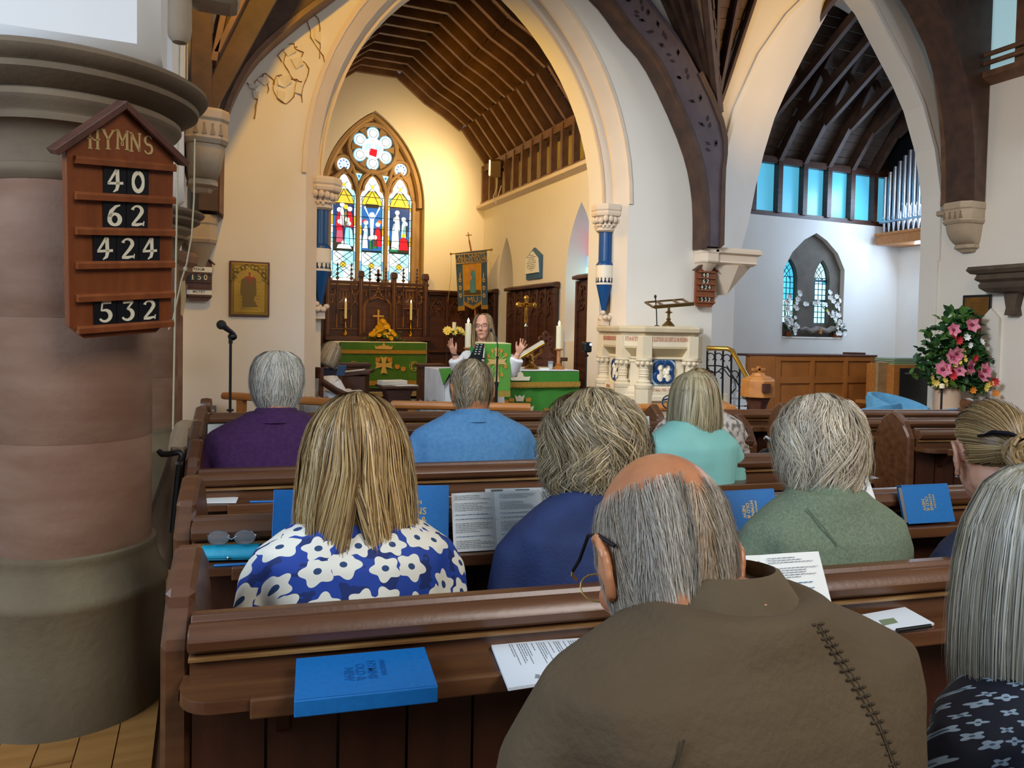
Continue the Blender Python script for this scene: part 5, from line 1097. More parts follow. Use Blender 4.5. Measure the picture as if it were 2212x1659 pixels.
for k,(w_,dz) in enumerate(((.15,0),(.148,.026))):
    lb = ('white paper-covered book lying lowest on the dark pedestal','white paper-covered book lying topmost on the dark pedestal')[k]
    tb = thing('book',lb,'book',(a.x-.04,8.36,zd-.03+dz),R(6+k*3),group='white books on the pedestal'); MB().box((-w_,-.08,0),(w_,.09,.025)).build('cover',PAPER,tb,bevel=.002); MB().box((-w_+.004,-.083,.004),(w_-.004,-.08,.021)).build('page_edges',PAGES,tb)
tag(MB(T(a.x+.07,8.2,zd-.029,R(10))).box((-.14,-.08,0),(.12,.05,.008)).build('leaflet',PAPER,None),'white leaflet at the front edge of the dark pedestal top','leaflet')
# yellow arrangement on a pedestal behind the priest's left hand
lr = random.Random(44); FY = 9.2; a = atY(981,716,FY); t = thing('flower_arrangement','small ring of pale yellow flowers with a candle stub on a wooden stand','flowers',(a.x,FY,.12)); zz_ = a.z-.12
MB().lathe([(0,0),(.12,0),(.12,.03),(.03,.06),(.03,zz_-.12),(.08,zz_-.06),(.10,zz_-.03),(0,zz_-.03)],n=16).build('stand',OAKD,t,smooth=40); MB().lathe([(.025,zz_-.02),(.025,zz_+.12),(0,zz_+.12)],n=12).build('candle_stub',WAX,t)
me3 = bloom_mesh('ring_bloom',.045,7,PYELLOW,YELLOW,.3)
for k in range(14): an_ = 2*PI*k/14; place(me3,'flower',t,Matrix.Translation((.11*math.cos(an_),.08*math.sin(an_),zz_+lr.uniform(-.02,.03)))@rand_rot(lr,Vector((math.cos(an_)*.6,-1,.5)).normalized()))
foliage(t,[Vector((lr.uniform(-.13,.13),lr.uniform(-.08,.08),zz_-.02)) for _ in range(25)],lr,LEAF,.05)
# ------------------------------------------------------------------ pulpit
def V2(px, D): p = atD(px, 780, D); return Vector((p.x,p.y,0))
PV = [V2(1296,9.25),V2(1341,8.62),V2(1391,8.40),V2(1499,8.55),V2(1507,9.5),V2(1320,9.95)]
pc = sum(PV, Vector())/len(PV)
t = thing('pulpit','cream carved stone pulpit with dark marble shafts and blue quatrefoil panels','pulpit',(0,0,0))
def ringz(k, z): return [tuple(pc+(v-pc)*k+Vector((0,0,z))) for v in PV]
zq = lambda y: CAMZ-(y-719)/1610*8.45
Z0,Z1 = zq(866), zq(705)
MB().loft([ringz(.98,0.0),ringz(.98,.10),ringz(.74,.12),ringz(.70,Z0-.12),ringz(1.0,Z0)]).build('base',PULP,t,bevel=.01)
MB().loft([ringz(1.02,Z0),ringz(1.02,Z0+.05),ringz(.98,Z0+.09),ringz(.98,Z0+.11),ringz(.93,Z0+.16)]).build('plinth',PULP,t,bevel=.004)
MB().loft([ringz(.80,Z0+.1),ringz(.80,Z1-.1)]).build('core',PULP,t)
MB().loft([ringz(1.0,Z1-.11),ringz(1.03,Z1-.075),ringz(1.09,Z1-.065),ringz(1.10,Z1-.02),ringz(1.08,Z1),ringz(.9,Z1+.005)]).build('cornice',mat('pulpit_cornice','#d5c6a6',.6,0,'#c9b896',(4,4,4)),t,bevel=.006)
lr = random.Random(77)
def face_frame(a, b_):
    u = (b_-a).normalized(); n_ = Vector((u.y,-u.x,0))
    if n_.dot(a-pc) < 0: n_ = -n_
    return Matrix(((u.x,-n_.x,0,a.x),(u.y,-n_.y,0,a.y),(0,0,1,0),(0,0,0,1))), (b_-a).length   # local x along, y inward
ZB, ZT = Z0+.16, Z1-.11
for fi,(i,j) in enumerate(((0,1),(1,2),(2,3),(3,4))):
    M, L_ = face_frame(PV[i],PV[j]); 
    MB(M).box((.0,.0,ZT-.12),(L_,.06,ZT+.01)).build('frieze',PULP,t,bevel=.003)
    q = MB(M); x_ = .06
    while x_ < L_-.07:
        w_ = lr.uniform(.008,.016); zc_1 = ZT-.035
        q.box((x_,-.004,zc_1-.026),(x_+.006,.0,zc_1+.026)); k = lr.randint(0,3)
        if k: q.box((x_,-.004,zc_1+(-.026,.018,-.004)[k-1]),(x_+w_,.0,zc_1+(-.018,.026,.004)[k-1]))
        x_ += w_+.008
    q.build('painted_text',mat('frieze_red','#b0684e',.8),t)
    q = MB(M); q.prism([(.0,ZT-.12),(.0,ZT-.14),(.10,ZT-.24),(.12,ZT-.24),(.12,ZT-.12)],.05,L_-.05,'x'); q.M = M; q.build('sloping_hood',mat('pulpit_hood','#c9b68e',.75),t)
    MB(M).box((.05,.08,ZT-.265),(L_-.05,.14,ZT-.24)).build('panel_head',PULP,t,bevel=.004)
    if fi in (0,2):
        pz0, pz1 = ZB+.02, ZT-.27; cz = (pz0+pz1)/2; cx = L_*.46 if fi==2 else L_*.5; hw = min(L_*.36,(pz1-pz0)/2*.98); sx_ = hw/((pz1-pz0)/2)
        rr = (pz1-pz0)/2
        MB(M).box((cx-hw*1.05,.10,pz0-.01),(cx+hw*1.05,.13,pz1+.01)).build('panel',PALEB,t)
        q = MB(M)
        for k in range(4):
            a0 = PI/4+k*PI/2; ox,oz = .46*math.cos(a0)*1.05*rr, .46*math.sin(a0)*1.05*rr
            q.tube([(cx+sx_*(ox+.43*rr*math.cos(a0+R(d_))),.085,cz+oz+.43*rr*math.sin(a0+R(d_))) for d_ in range(-120,121,12)],.026,8)
            a1 = k*PI/2; q.prism([(cx+sx_*rr*(.62*math.cos(a1)-.1*math.sin(a1)),cz+rr*(.62*math.sin(a1)+.1*math.cos(a1))),(cx+sx_*rr*.98*math.cos(a1),cz+rr*.98*math.sin(a1)),(cx+sx_*rr*(.62*math.cos(a1)+.1*math.sin(a1)),cz+rr*(.62*math.sin(a1)-.1*math.cos(a1)))],.075,.10,'y')
        q.build('quatrefoil',QBLUE,t,smooth=50)
        for sx2 in (-1,1):
            for sz2 in (-1,1): MB(M).prism([(cx+sx2*hw*.99,cz+sz2*rr*.97),(cx+sx2*hw*.99,cz+sz2*rr*.78),(cx+sx2*hw*.78,cz+sz2*rr*.97)],.09,.102,'y').build('corner_inlay',QBLUE,t)
        q = MB(M); q.m = 0
        for k in range(4):
            a0 = PI/4+k*PI/2; q.lathe([(0,-.004),(.42*rr,0),(.42*rr,.01)],(0,0,0),14) if False else q.prism([(cx+sx_*(.46*math.cos(a0)*rr+.42*rr*math.cos(2*PI*d_/14)),cz+.46*math.sin(a0)*rr+.42*rr*math.sin(2*PI*d_/14)) for d_ in range(14)],.092,.101,'y')
        for k in range(26): q.sph((cx+sx_*lr.uniform(-.6,.6)*rr,.09,cz+lr.uniform(-.7,.5)*rr),(.03*sx_+.008,.02,lr.uniform(.02,.05)),6,5)
        for fx,hh in ((-.35,.95),(.28,.62)):
            q.loft([[(cx+sx_*rr*(fx)+w_*sx_*math.cos(a),.085+.025*math.sin(a),z) for a in [2*PI*e/8 for e in range(8)]] for z,w_ in ((cz-.75*rr,.06),(cz-.3*rr,.05),(cz-.75*rr+hh*rr,.03))]); q.sph((cx+sx_*rr*fx,.075,cz-.68*rr+hh*rr),(.026*sx_+.004,.026,.032),8,6)
        q.build('carved_relief',mat('relief_cream','#f0e6cc',.75),t,smooth=60)
    else:
        MB(M).box((L_*.30,.05,ZB),(L_*.72,.12,ZT-.27)).build('panel',PULP,t,bevel=.006); MB(M).box((L_*.26,.04,ZT-.30),(L_*.76,.12,ZT-.27)).build('panel_cap',PULP,t,bevel=.004)
    q = MB(M); q.box((L_*.1,-.002,Z0+.055),(L_*.9,.03,Z0+.1)); q.build('lower_band',PULP,t,bevel=.003)
    if fi in (0,2):
        q = MB(M); add_text(q,'FED MY SHEEP' if fi==2 else 'JESUS',.045,Matrix.Translation((L_*.45,-.005,Z0+.128))@VERT,.002); q.build('painted_text',mat('frieze_red','#b0684e'),t)
for v in PV[:5]:
    d = (v-pc).normalized(); c_ = v - d*.05; cx,cy = c_.x,c_.y
    MB().box((-.065,-.065,ZT-.25),(.065,.065,ZT)).build('pier_block',PULP,t,bevel=.004,loc=(cx,cy,0))
    q = MB(); q.lathe([(.05,ZT-.38),(.062,ZT-.33),(.075,ZT-.29),(.095,ZT-.275),(.095,ZT-.25),(.0,ZT-.25)],(cx,cy,0),14)
    for k in range(8): a=k*PI/4; q.sph((cx+.078*math.cos(a),cy+.078*math.sin(a),ZT-.31),(.024,.024,.026),6,4)
    q.build('leaf_capital',PULP,t,smooth=50)
    zm = (ZB+.10+ZT-.38)/2
    for za,zb2 in ((ZB+.10,zm-.035),(zm+.035,ZT-.39)): MB().lathe([(.045,za),(.045,zb2)],(cx,cy,0),16).build('marble_shaft',MARBLE,t,smooth=40)
    MB().lathe([(.045,zm-.04),(.06,zm-.03),(.055,zm-.01),(.064,zm),(.055,zm+.01),(.06,zm+.03),(.045,zm+.04)],(cx,cy,0),16).lathe([(.046,ZT-.40),(.06,ZT-.385),(.046,ZT-.37)],(cx,cy,0),16).build('shaft_ring',PULP,t,smooth=40)
    MB().lathe([(.10,ZB-.02),(.105,ZB+.02),(.075,ZB+.04),(.08,ZB+.06),(.055,ZB+.08),(.055,ZB+.11),(.03,ZB+.11)],(cx,cy,0),16).build('shaft_base',PULP,t,smooth=40)
    MB().lathe([(.0,Z0-.18),(.06,Z0-.17),(.10,Z0-.06),(.10,Z0+.13),(.07,Z0+.16)],(cx,cy,0),8).build('base_block',PULP,t)
# brass book desk and gooseneck microphone on the pulpit
p = pc + Vector((.18,-.25,0)); p = atD(1444,700,8.75); t = thing('book_desk','open-work brass book desk on the pulpit ledge','desk',(p.x,p.y,Z1+.006))
MB().lathe([(0,0),(.075,0),(.075,.012),(.03,.06),(.018,.07),(.03,.085),(.016,.10),(.016,.15),(.05,.165),(.016,.18),(.014,.25),(0,.25)],n=14).build('stem',mat('aged_brass','#7d6238',.4,.8),t,smooth=40)
q = MB(T(0,0,.27,R(-12),R(14),R(-6))); 
for y_ in (-.14,.14): q.box((-.24,y_-.012,-.008),(.24,y_+.012,.012))
for x_ in (-.24,-.1,.1,.22): q.box((x_-.014,-.14,-.008),(x_+.014,.14,.010))
q.box((-.24,-.17,-.01),(.24,-.14,.03)); q.build('desk_plate',MATS['aged_brass'],t,bevel=.003)
p = atD(1419,703,8.65); b_ = atD(1413,642,8.65); t = thing('pulpit_microphone','thin black gooseneck microphone rising from the pulpit ledge','microphone',(p.x,p.y,Z1+.006)); hz = b_.z-Z1
MB().tube([(0,0,0),(-.01,0,hz*.5),(b_.x-p.x,0,hz)],.007,6).lathe([(0,0),(.03,0),(.025,.01),(0,.012)],n=10).build('stem',BLACK,t,smooth=50); MB().sph((b_.x-p.x,0,hz),(.016,.016,.022),8,6).build('capsule',BLACK,t,smooth=60)
# stair rail of the pulpit
SD = 8.6
t = thing('stair_rail','black wrought iron pulpit stair rail with a brass handrail','railing',(0,0,0)); S = lambda x,y,d=0: atD(x,y,SD-d)
hp = [S(1526,752),S(1571,753,.05),S(1582,758,.1),S(1612,812,.45),S(1630,846,.65),S(1631,852,.66)]
q = MB(); q.tube(hp,[.028]*6,10); q.sph(tuple(S(1629,850,.66)),(.05,.05,.06),10,8); q.build('brass_handrail',mat('handrail_brass','#b08a3a',.3,.7),t,smooth=50)
def dep(x): return max(0,(x-1571))/60*.62
for x_,yt,yb_ in ((1528,758,870),(1545,758,880),(1562,758,888),(1580,765,895),(1598,795,905),(1617,828,905)):
    MB().tube([S(x_,yt,dep(x_)),S(x_-2,yb_,dep(x_))],.012,6).build('baluster',BLACKM,t)
q = MB()
for x_,y_ in ((1536,762),(1553,762),(1571,765),(1588,800),(1536,800),(1553,802)):
    q.tube([S(x_+8*math.cos(a)-1,y_+9+8*math.sin(a),dep(x_)) for a in [R(120+25*k) for k in range(13)]],.007,5)
for pts in ([(1528,790),(1553,790),(1571,795),(1598,835),(1615,850)],[(1528,792),(1534,803),(1545,806),(1552,802),(1562,792)],[(1562,795),(1575,812),(1590,820),(1598,838)],[(1570,790),(1585,815),(1590,838),(1580,850)],[(1598,850),(1608,862),(1617,858)]):
    q.tube([S(x_,y_,dep(x_)) for x_,y_ in pts],.008,5)
q.build('iron_scrolls',BLACKM,t,smooth=50)
t = thing('pulpit_stair','pale stone stair block behind the iron rail','stair',(0,0,0)); a = S(1532,880,-.4)
for k in range(4): MB().box((a.x+.0+k*.22,a.y-.05-k*.18,0),(a.x+.24+k*.22,a.y+.6-k*.18,.70-k*.17)).build('step',PULP,t,bevel=.005)
t = thing('leaning_boards','white louvred board leaning behind the stair rail','board',(0,0,0)); a = S(1570,850,-.1)
for k in range(5): MB().box((a.x-.02,a.y-.02-.1,.42+k*.09),(a.x+.26,a.y+.0-.1,.49+k*.09)).build('slat',mat('grey_white_paint','#cfd4d8',.6),t,bevel=.003)
# font
ND = 7.2; p = atD(1637,850,ND); t = thing('font','octagonal carved oak font cover and bowl topped by a small cross','font',(p.x,p.y,0)); zn = lambda y: atD(1637,y,ND).z
oc = lambda r,z: [(r*math.cos(PI/8+k*PI/4),r*math.sin(PI/8+k*PI/4),z) for k in range(8)]
q = MB(); q.loft([oc(.17,zn(857)-.0),oc(.17,zn(850)),oc(.165,zn(822)),oc(.15,zn(817))]); q.build('bowl',PINE,t,bevel=.006)
q = MB(); q.loft([oc(.15,0),oc(.15,.06),oc(.08,.12),oc(.08,zn(885)),oc(.10,zn(872)),oc(.12,zn(862)),oc(.13,zn(857))]); q.build('stem',BOARDD,t,bevel=.006)
q = MB(); q.loft([oc(.13,zn(817)),oc(.12,zn(814)),oc(.07,zn(811)),oc(.06,zn(806)),oc(.03,zn(804))]); q.build('lid',PINE,t,bevel=.004)
q = MB(); q.box((-.016,-.014,zn(805)),(.016,.014,zn(791))); q.box((-.075,-.014,zn(798)-.012),(.075,.014,zn(798)+.012)); q.build('cross',PINE,t,bevel=.003)
q = MB(); q.box((-.09,-.175,zn(845)),(-.0,-.155,zn(826))); q.M = Matrix.Rotation(R(25),4,'Z'); q.build('carved_square',BOARDD,t)
# oak screen in front of the chapel
NY = 8.75; a = atY(1620,766,NY); b_ = atY(1893,767,NY); zt_ = b_.z
t = thing('oak_screen','wide panelled golden oak screen under the two-lancet window','screen',(0,NY,0))
OAKM = mat('screen_oak','#935a28',.4,0,'#a4682f',(5,18,4),6,.3,.7,bump=.04,bscale=60,coat=.15)
MB().box((a.x,.05,0),(b_.x,.09,zt_-.03)).build('board',OAKM,t); q = MB(); q.box((a.x-.02,-.0,zt_-.03),(b_.x+.03,.45,zt_)); q.build('top_board',BOARDD,t,bevel=.006)
xx = [a.x, a.x+(b_.x-a.x)*.19, a.x+(b_.x-a.x)*.22]; 
MB().box((a.x,.0,0),(a.x+(b_.x-a.x)*.19,.05,zt_-.03)).build('plain_end',OAKM,t,bevel=.004)
st = [.19,.235],[.47,.50],[.74,.77],[.965,1.0]
for s0,s1 in st: MB().box((a.x+(b_.x-a.x)*s0,.01,0),(a.x+(b_.x-a.x)*s1,.06,zt_-.03)).build('stile',OAKM,t,bevel=.003)
for z0,z1 in ((zt_-.10,zt_-.03),(zt_-.44,zt_-.34),(.0,.12)): MB().box((a.x+(b_.x-a.x)*.19,.015,z0),(b_.x,.06,z1)).build('rail',OAKM,t,bevel=.003)
MB().box((b_.x+.0,.0,0),(b_.x+.03,.45,zt_-.03)).build('side_edge',PWHITE,t); MB().box((b_.x-.40,.1,zt_),(b_.x-.12,.3,zt_+.035)).build('closed_folder',BOARDD,t,bevel=.004)
# bench end, cabinet with stacked green hymn folders
NY2 = 8.22; a = atY(1897,780,NY2); b_ = atY(1925,780,NY2); t = thing('bench_end','curved pale oak bench end beside the oak screen','bench',(a.x,NY2,0)); w_ = b_.x-a.x
MB().prism([(0,0),(w_*.9,0),(w_*.8,.3),(w_*.72,.55),(w_*.95,.8),(w_,.98),(w_*.9,1.04),(0,1.06)],0,.05,'y').build('end_board',mat('pale_oak','#a88a60',.5,0,'#957650',(5,5,12)),t,bevel=.01); MB().box((.02,.05,.40),(w_*.7,.42,.45)).build('seat',PINE,t,bevel=.006)
a = atY(1931,800,8.1); b_ = atY(2024,800,8.1); t = thing('cabinet','black-fronted cabinet with oak frame behind the blue tub chairs','cabinet',(a.x,8.1,0)); w_ = b_.x-a.x; zt_ = atY(1960,788,8.1).z
MB().box((0,0,0),(w_,.5,zt_)).build('body',PINE,t,bevel=.006); MB().box((.12,-.015,.1),(w_-.06,.0,zt_-.05)).build('black_door',BLACK,t,bevel=.004); MB().box((.2,-.03,zt_-.14),(.34,-.015,zt_-.12)).build('handle',STEEL,t,bevel=.003)
GRB = mat('green_folder','#1f7a72',.5); GRB2 = mat('blue_folder','#1f6a9a',.5)
lbs = ['teal hymn folder at the bottom of the pile on the black cabinet','green hymn folder second from bottom on the black cabinet','blue hymn folder third from bottom on the black cabinet','dark teal hymn folder topmost on the black cabinet']
for k in range(4):
    f_ = thing('folder',lbs[k],'folder',(a.x+.02+.02*(k%2),8.12,zt_+k*.024),R(-2+k),group='hymn folders on the cabinet'); MB().box((0,0,0),(w_-.08,.36,.005)).box((0,0,.018),(w_-.08,.36,.022)).box((0,.35,.005),(w_-.08,.36,.018)).build('cover',(GRB,GRB,GRB2,GRB)[k],f_); MB().box((.004,.004,.005),(w_-.09,.35,.018)).build('pages',mat('yellow_pages','#c9c27a',.7),f_)
# tub chairs
def tub(label, px, D, rz, s=1.):
    p = atD(px, 900, D); t = thing('tub_chair',label,'chair',(p.x,p.y,0),rz,'blue velvet tub chairs'); q = MB()
    for s_,r0,r1 in ((1,.36,.30),):
        rings = []; n_ = 22
        for k in range(n_+1):
            a = R(-110)+R(220)*k/n_ + PI/2; e = abs(k/n_-.5)*2; zt_1 = .80-.16*e**2
            rings.append([(.30*math.cos(a)*s,.30*math.sin(a)*s,.38),(.37*math.cos(a)*s,.37*math.sin(a)*s,.38),(.40*math.cos(a)*s,.40*math.sin(a)*s,zt_1-.05),(.385*math.cos(a)*s,.385*math.sin(a)*s,zt_1),(.345*math.cos(a)*s,.345*math.sin(a)*s,zt_1),(.32*math.cos(a)*s,.32*math.sin(a)*s,zt_1-.06)])
        q.loft(rings)
    q.build('back_shell',CHAIRB,t,smooth=60); MB().lathe([(0,.34),(.33*s,.34),(.36*s,.38),(.34*s,.46),(.2,.48),(0,.48)],n=24).build('seat_cushion',CHAIRB,t,smooth=50)
    for k in range(4): a=PI/4+k*PI/2; MB().tube([(.26*math.cos(a),.26*math.sin(a),.36),(.30*math.cos(a),.30*math.sin(a),0)],[.02,.012],8).build('leg',BLACKM,t)
    return t
tub('blue velvet tub chair turned away at the left of the pair',1850,7.3,R(200)); tub('blue velvet tub chair facing the viewer in front of the black cabinet',1955,8.2,R(20)); tub('blue velvet tub chair mostly hidden at the foot of the big flowers',2035,7.1,R(170))

# ------------------------------------------------------------------ organ pipes on a bracket
t = thing('organ_case','oak organ bracket box with a row of tin pipes in the chapel corner','organ',(0,0,0)); OX = 11.7
y_f, y_n = 10.40, 9.34
MB().box((OX,y_n,3.15),(XS,y_f,3.34)).build('bracket_box',PINE,t,bevel=.01); MB().box((OX-.03,y_n-.03,3.32),(XS,y_f+.03,3.37)).build('cornice',PINE,t,bevel=.006); MB().box((OX+.25,y_n+.1,3.37),(XS,y_f,5.6)).build('dark_back',BLACK,t)
n_ = 11
for k in range(n_):
    y_ = y_f-.06 - k*(y_f-y_n-.02)/(n_-1)*1.0; h = 4.42+ (k/(n_-1))*.80; r_ = .036+.010*k/(n_-1); zf_ = 3.60+.0*k
    q = MB(); q.lathe([(.010,3.37),(r_*.9,zf_),(r_,zf_+.02),(r_,h)],(OX+.12,y_,0),14,m=0); q.prism([(y_-r_*.7,zf_+.03),(y_+r_*.7,zf_+.03),(y_,zf_+.10)],OX+.12-r_-.004,OX+.12-r_+.006,'x',m=0); q.build('organ_pipe',mat('tin_pipe','#c4c6cf',.28,.85),t,smooth=40)
MB().box((OX+.05,y_n+.02,3.56),(OX+.20,y_f,3.60)).build('pipe_rail',mat('tin_pipe','#c4c6cf'),t)

# ------------------------------------------------------------------ plaques, mic stand, socket, boards
def plaque(name,label,M,w_,h_,frame,plate,lines,cross=False,margin=.02):
    t = thing(name,label,'plaque'); t.matrix_world = M
    MB().box((-w_/2,-.02,-h_/2),(w_/2,0,h_/2)).build('wooden_backing',frame,t,bevel=.006); MB().box((-w_/2+margin,-.026,-h_/2+margin),(w_/2-margin,-.02,h_/2-margin)).build('brass_plate',plate,t,bevel=.002)
    lr = random.Random(int(w_*1000)); q = MB(); n_ = lines
    for k in range(n_):
        z = h_*(.12 if cross else .30) - k*h_*(.62 if not cross else .55)/n_; x_ = -w_*.30*lr.uniform(.6,1)
        xe = -x_
        while x_ < xe: l_ = lr.uniform(.01,.03); q.box((x_,-.0275,z),(min(x_+l_,xe),-.026,z+h_*.010)); x_ += l_+.008
    q.build('engraved_text',PLQD,t)
    if cross:
        q = MB()
        for s_ in (-1,1):
            for k in range(5):
                x_ = s_*(.03+k*w_*.085); z = h_*.40-abs(k)*.008*k; q.tube([(x_+.022*math.cos(a),-.027,z+.022*math.sin(a)) for a in [R(40*j) for j in range(8)]],.005,5); q.tube([(x_,-.027,z-.02),(x_+s_*.02,-.027,z-.035),(x_+s_*.03,-.027,z-.02)],.004,5)
            for k in range(3): q.tube([(s_*(w_*.36)+.018*math.cos(a),-.027,h_*.34-k*.045+.018*math.sin(a)) for a in [R(40*j) for j in range(8)]],.005,5)
        for k in range(2): 
            e = w_/2-.03-k*.012; f_ = h_/2-.03-k*.012; q.tube([(-e,-.027,-f_),(e,-.027,-f_),(e,-.027,f_),(-e,-.027,f_)],.003,4,closed=True)
        q.build('etched_border',PLQD,t)
        MB().prism([(cx_,cz_) for cx_,cz_ in [(p_[0]*.9,h_*.2+p_[1]*1.1) for p_ in cross_pattee(0,0,.055,.006,.014)]],-.029,-.026,'y').build('red_cross',mat('enamel_red','#a8321e',.5),t)
        MB().prism([(-.09,-.04),(-.08,.09),(-.02,.13),(.06,.11),(.065,-.05),(.04,-.10),(.08,-.18),(-.07,-.19),(-.07,-.08)],-.0268,-.026,'y').build('tarnish_patch',PLQD,t)
    return t
plaque('brass_plaque','ornate brass memorial plaque with red cross on the left wall',T(.435,7.992,1.78),.385,.555,BOARDD,PLQ,9,True)
plaque('brass_plaque','brass memorial plaque in dark frame above the big flowers at right',T(10.295,7.36,1.74,-PI/2),.43,.64,BLACK,mat('brass_plate_dark','#9a6a2a',.4,.6,'#7d5626',(5,5,5)),9,False,.035)
t = thing('microphone_stand','tall black microphone stand in front of the left brass plaque','microphone'); sD = 6.6; p = atD(497,890,sD); t.location = (p.x,p.y,0); zm_ = lambda y: atD(497,y,sD).z
MB().tube([(0,0,.02),(0,0,zm_(740))],.012,8).tube([(0,0,zm_(888)),(0,0,zm_(884))],.03,8).build('pole',BLACK,t,smooth=50); MB().lathe([(0,0),(.15,0),(.15,.02),(.03,.05),(0,.05)],n=20).build('base',BLACK,t,smooth=40)
q = MB(); q.tube([(0,0,zm_(742)),(0,0,zm_(728))],.018,8); q.sph((.015,0,zm_(727)),(.04,.025,.035),8,6); q.build('clip',BLACK,t,smooth=50)
a = Vector((.03,0,zm_(727)+.02)); b_ = Vector(((478-497)/1610*sD,-.05,zm_(702))); MB().tube([a,a.lerp(b_,.75),a.lerp(b_,.8)],[.017,.026,.03],10).build('microphone_body',mat('mic_grey','#2a2c3c',.4,.3),t,smooth=50); MB().sph(tuple(b_),(.042,.042,.042),12,8).build('grille',mat('mic_mesh','#3a3d40',.5,.6,bump=.5,bscale=300),t,smooth=60)
p = atY(448,887,7.97); t = thing('wall_socket','grey double power socket low on the left wall','socket',(.06,7.97,.57)); MB().box((-.072,-.012,-.043),(.072,.0,.043)).build('plate',mat('socket_grey','#8a949c',.4,.3),t,bevel=.006); q=MB(); q.sph((-.03,-.014,.0),(.028,.014,.028),10,6); q.box((.02,-.02,-.02),(.05,-.012,.0)); q.box((-.005,-.018,.012),(.02,-.012,.032)); q.build('plug',WHITEC,t,bevel=.003)
# carved digits and letters as pen strokes in a unit box (width .6, height 1)
def arc(cx,cz,rx,rz,a0,a1,n=14): return [(cx+rx*math.cos(R(a0+(a1-a0)*i/n)),cz+rz*math.sin(R(a0+(a1-a0)*i/n))) for i in range(n+1)]
DIG = {'0':[(arc(.3,.5,.21,.42,90,450,24),None)],
 '4':[([(.36,1.0),(.02,.36)],[.10,.07]),([(.0,.36),(.62,.40)],[.09,.10]),([(.38,1.0),(.40,.3),(.36,.1),(.22,-.02)],[.13,.13,.11,.03])],
 '6':[([(.52,.95),(.34,.88),(.16,.66),(.10,.38)],[.05,.10,.14,.15]),(arc(.3,.29,.21,.25,180,-180,22),None)],
 '2':[(arc(.29,.72,.20,.22,170,-20,12)+[(.36,.44),(.10,.10)],[.12,.10,.07,.07,.08,.09,.10,.11,.12,.13,.14,.14,.14,.12,.08]),([(.06,.07),(.30,.07),(.56,.13)],[.10,.12,.06]),([(.55,.02),(.58,.24)],[.05,.03])],
 '5':[([(.18,.95),(.54,.97)],[.10,.12]),([(.18,.96),(.14,.56)],[.06,.06]),(arc(.28,.33,.23,.27,118,-150,16),[.05,.08,.10,.12,.14,.15,.15,.15,.14,.13,.12,.11,.10,.09,.09,.09,.08])],
 '3':[([(.10,.92),(.52,.95)],[.10,.10]),([(.52,.95),(.28,.60)],[.07,.07]),(arc(.28,.33,.23,.27,95,-150,16),[.06,.09,.11,.13,.14,.15,.15,.15,.14,.13,.12,.11,.10,.09,.09,.09,.08])],
 '1':[([(.30,1.0),(.30,.04)],[.16,.16]),([(.14,.86),(.32,.96)],[.06,.08]),([(.12,.03),(.48,.03)],[.07,.07])]}
LET = {'H':[([(.12,.02),(.12,.98)],.13),([(.52,.02),(.52,.98)],.13),([(-.04,.5),(.2,.56),(.36,.44),(.66,.52)],.08),([(.0,.0),(.24,.0)],.06),([(.4,.0),(.64,.0)],.06),([(.0,1.),(.24,1.)],.06),([(.4,1.),(.64,1.)],.06)],
 'Y':[([(.06,1.),(.32,.5)],[.14,.11]),([(.62,1.),(.32,.5)],[.08,.10]),([(.32,.52),(.32,.02)],.13),([(.2,.0),(.46,.0)],.06),([(-.06,1.),(.18,1.)],.06),([(.5,1.),(.72,1.)],.06)],
 'M':[([(.08,.02),(.10,.98)],.11),([(.62,.02),(.60,.98)],.13),([(.10,1.),(.35,.40)],[.13,.10]),([(.60,1.),(.35,.40)],[.07,.08]),(arc(.35,.28,.07,.09,90,450,12),.05),([(-.02,.0),(.2,.0)],.06),([(.5,.0),(.74,.0)],.06),([(-.02,1.),(.16,1.)],.06),([(.54,1.),(.72,1.)],.06)],
 'N':[([(.10,.02),(.10,.98)],.09),([(.56,.02),(.56,.98)],.09),([(.08,1.),(.58,.02)],.14),([(-.02,.0),(.22,.0)],.06),([(-.02,1.),(.16,1.)],.06),([(.46,1.),(.68,1.)],.06)],
 'S':[(arc(.32,.74,.20,.24,20,270,14)+arc(.32,.26,.22,.25,90,-160,14),[.05]+[.08]*6+[.11]*6+[.14]*5+[.12]*6+[.08]*6)],
 'P':[([(.12,.02),(.12,.98)],.13),(arc(.2,.73,.30,.25,90,-90,10),.10),([(.0,.0),(.26,.0)],.06)],
 'A':[([(.04,.0),(.32,1.)],.08),([(.32,1.),(.60,.0)],.14),([(.14,.34),(.48,.34)],.06),([(-.04,.0),(.14,.0)],.06),([(.48,.0),(.72,.0)],.06)],
 'L':[([(.14,.02),(.14,.98)],.13),([(.08,.02),(.56,.03)],.09),([(.55,.02),(.58,.2)],.05),([(.02,1.),(.28,1.)],.06)]}
def glyph(mb, ch, x, z, w_, h_, y0, y1, table):
    for pts,wd in table[ch]:
        k = w_/.6
        P = [(x+px_*k, z+pz_*h_) for px_,pz_ in pts]
        ww = (([.10+.06*abs(math.cos(2*PI*i/(len(P)-1))) for i in range(len(P))]) if wd is None else (wd if hasattr(wd,'__len__') else [wd]*len(P)))
        ww = list(ww)+[ww[-1]]*(len(P)-len(ww)); mb.stroke(P,[v*k*1.1 for v in ww],y0,y1,'y')
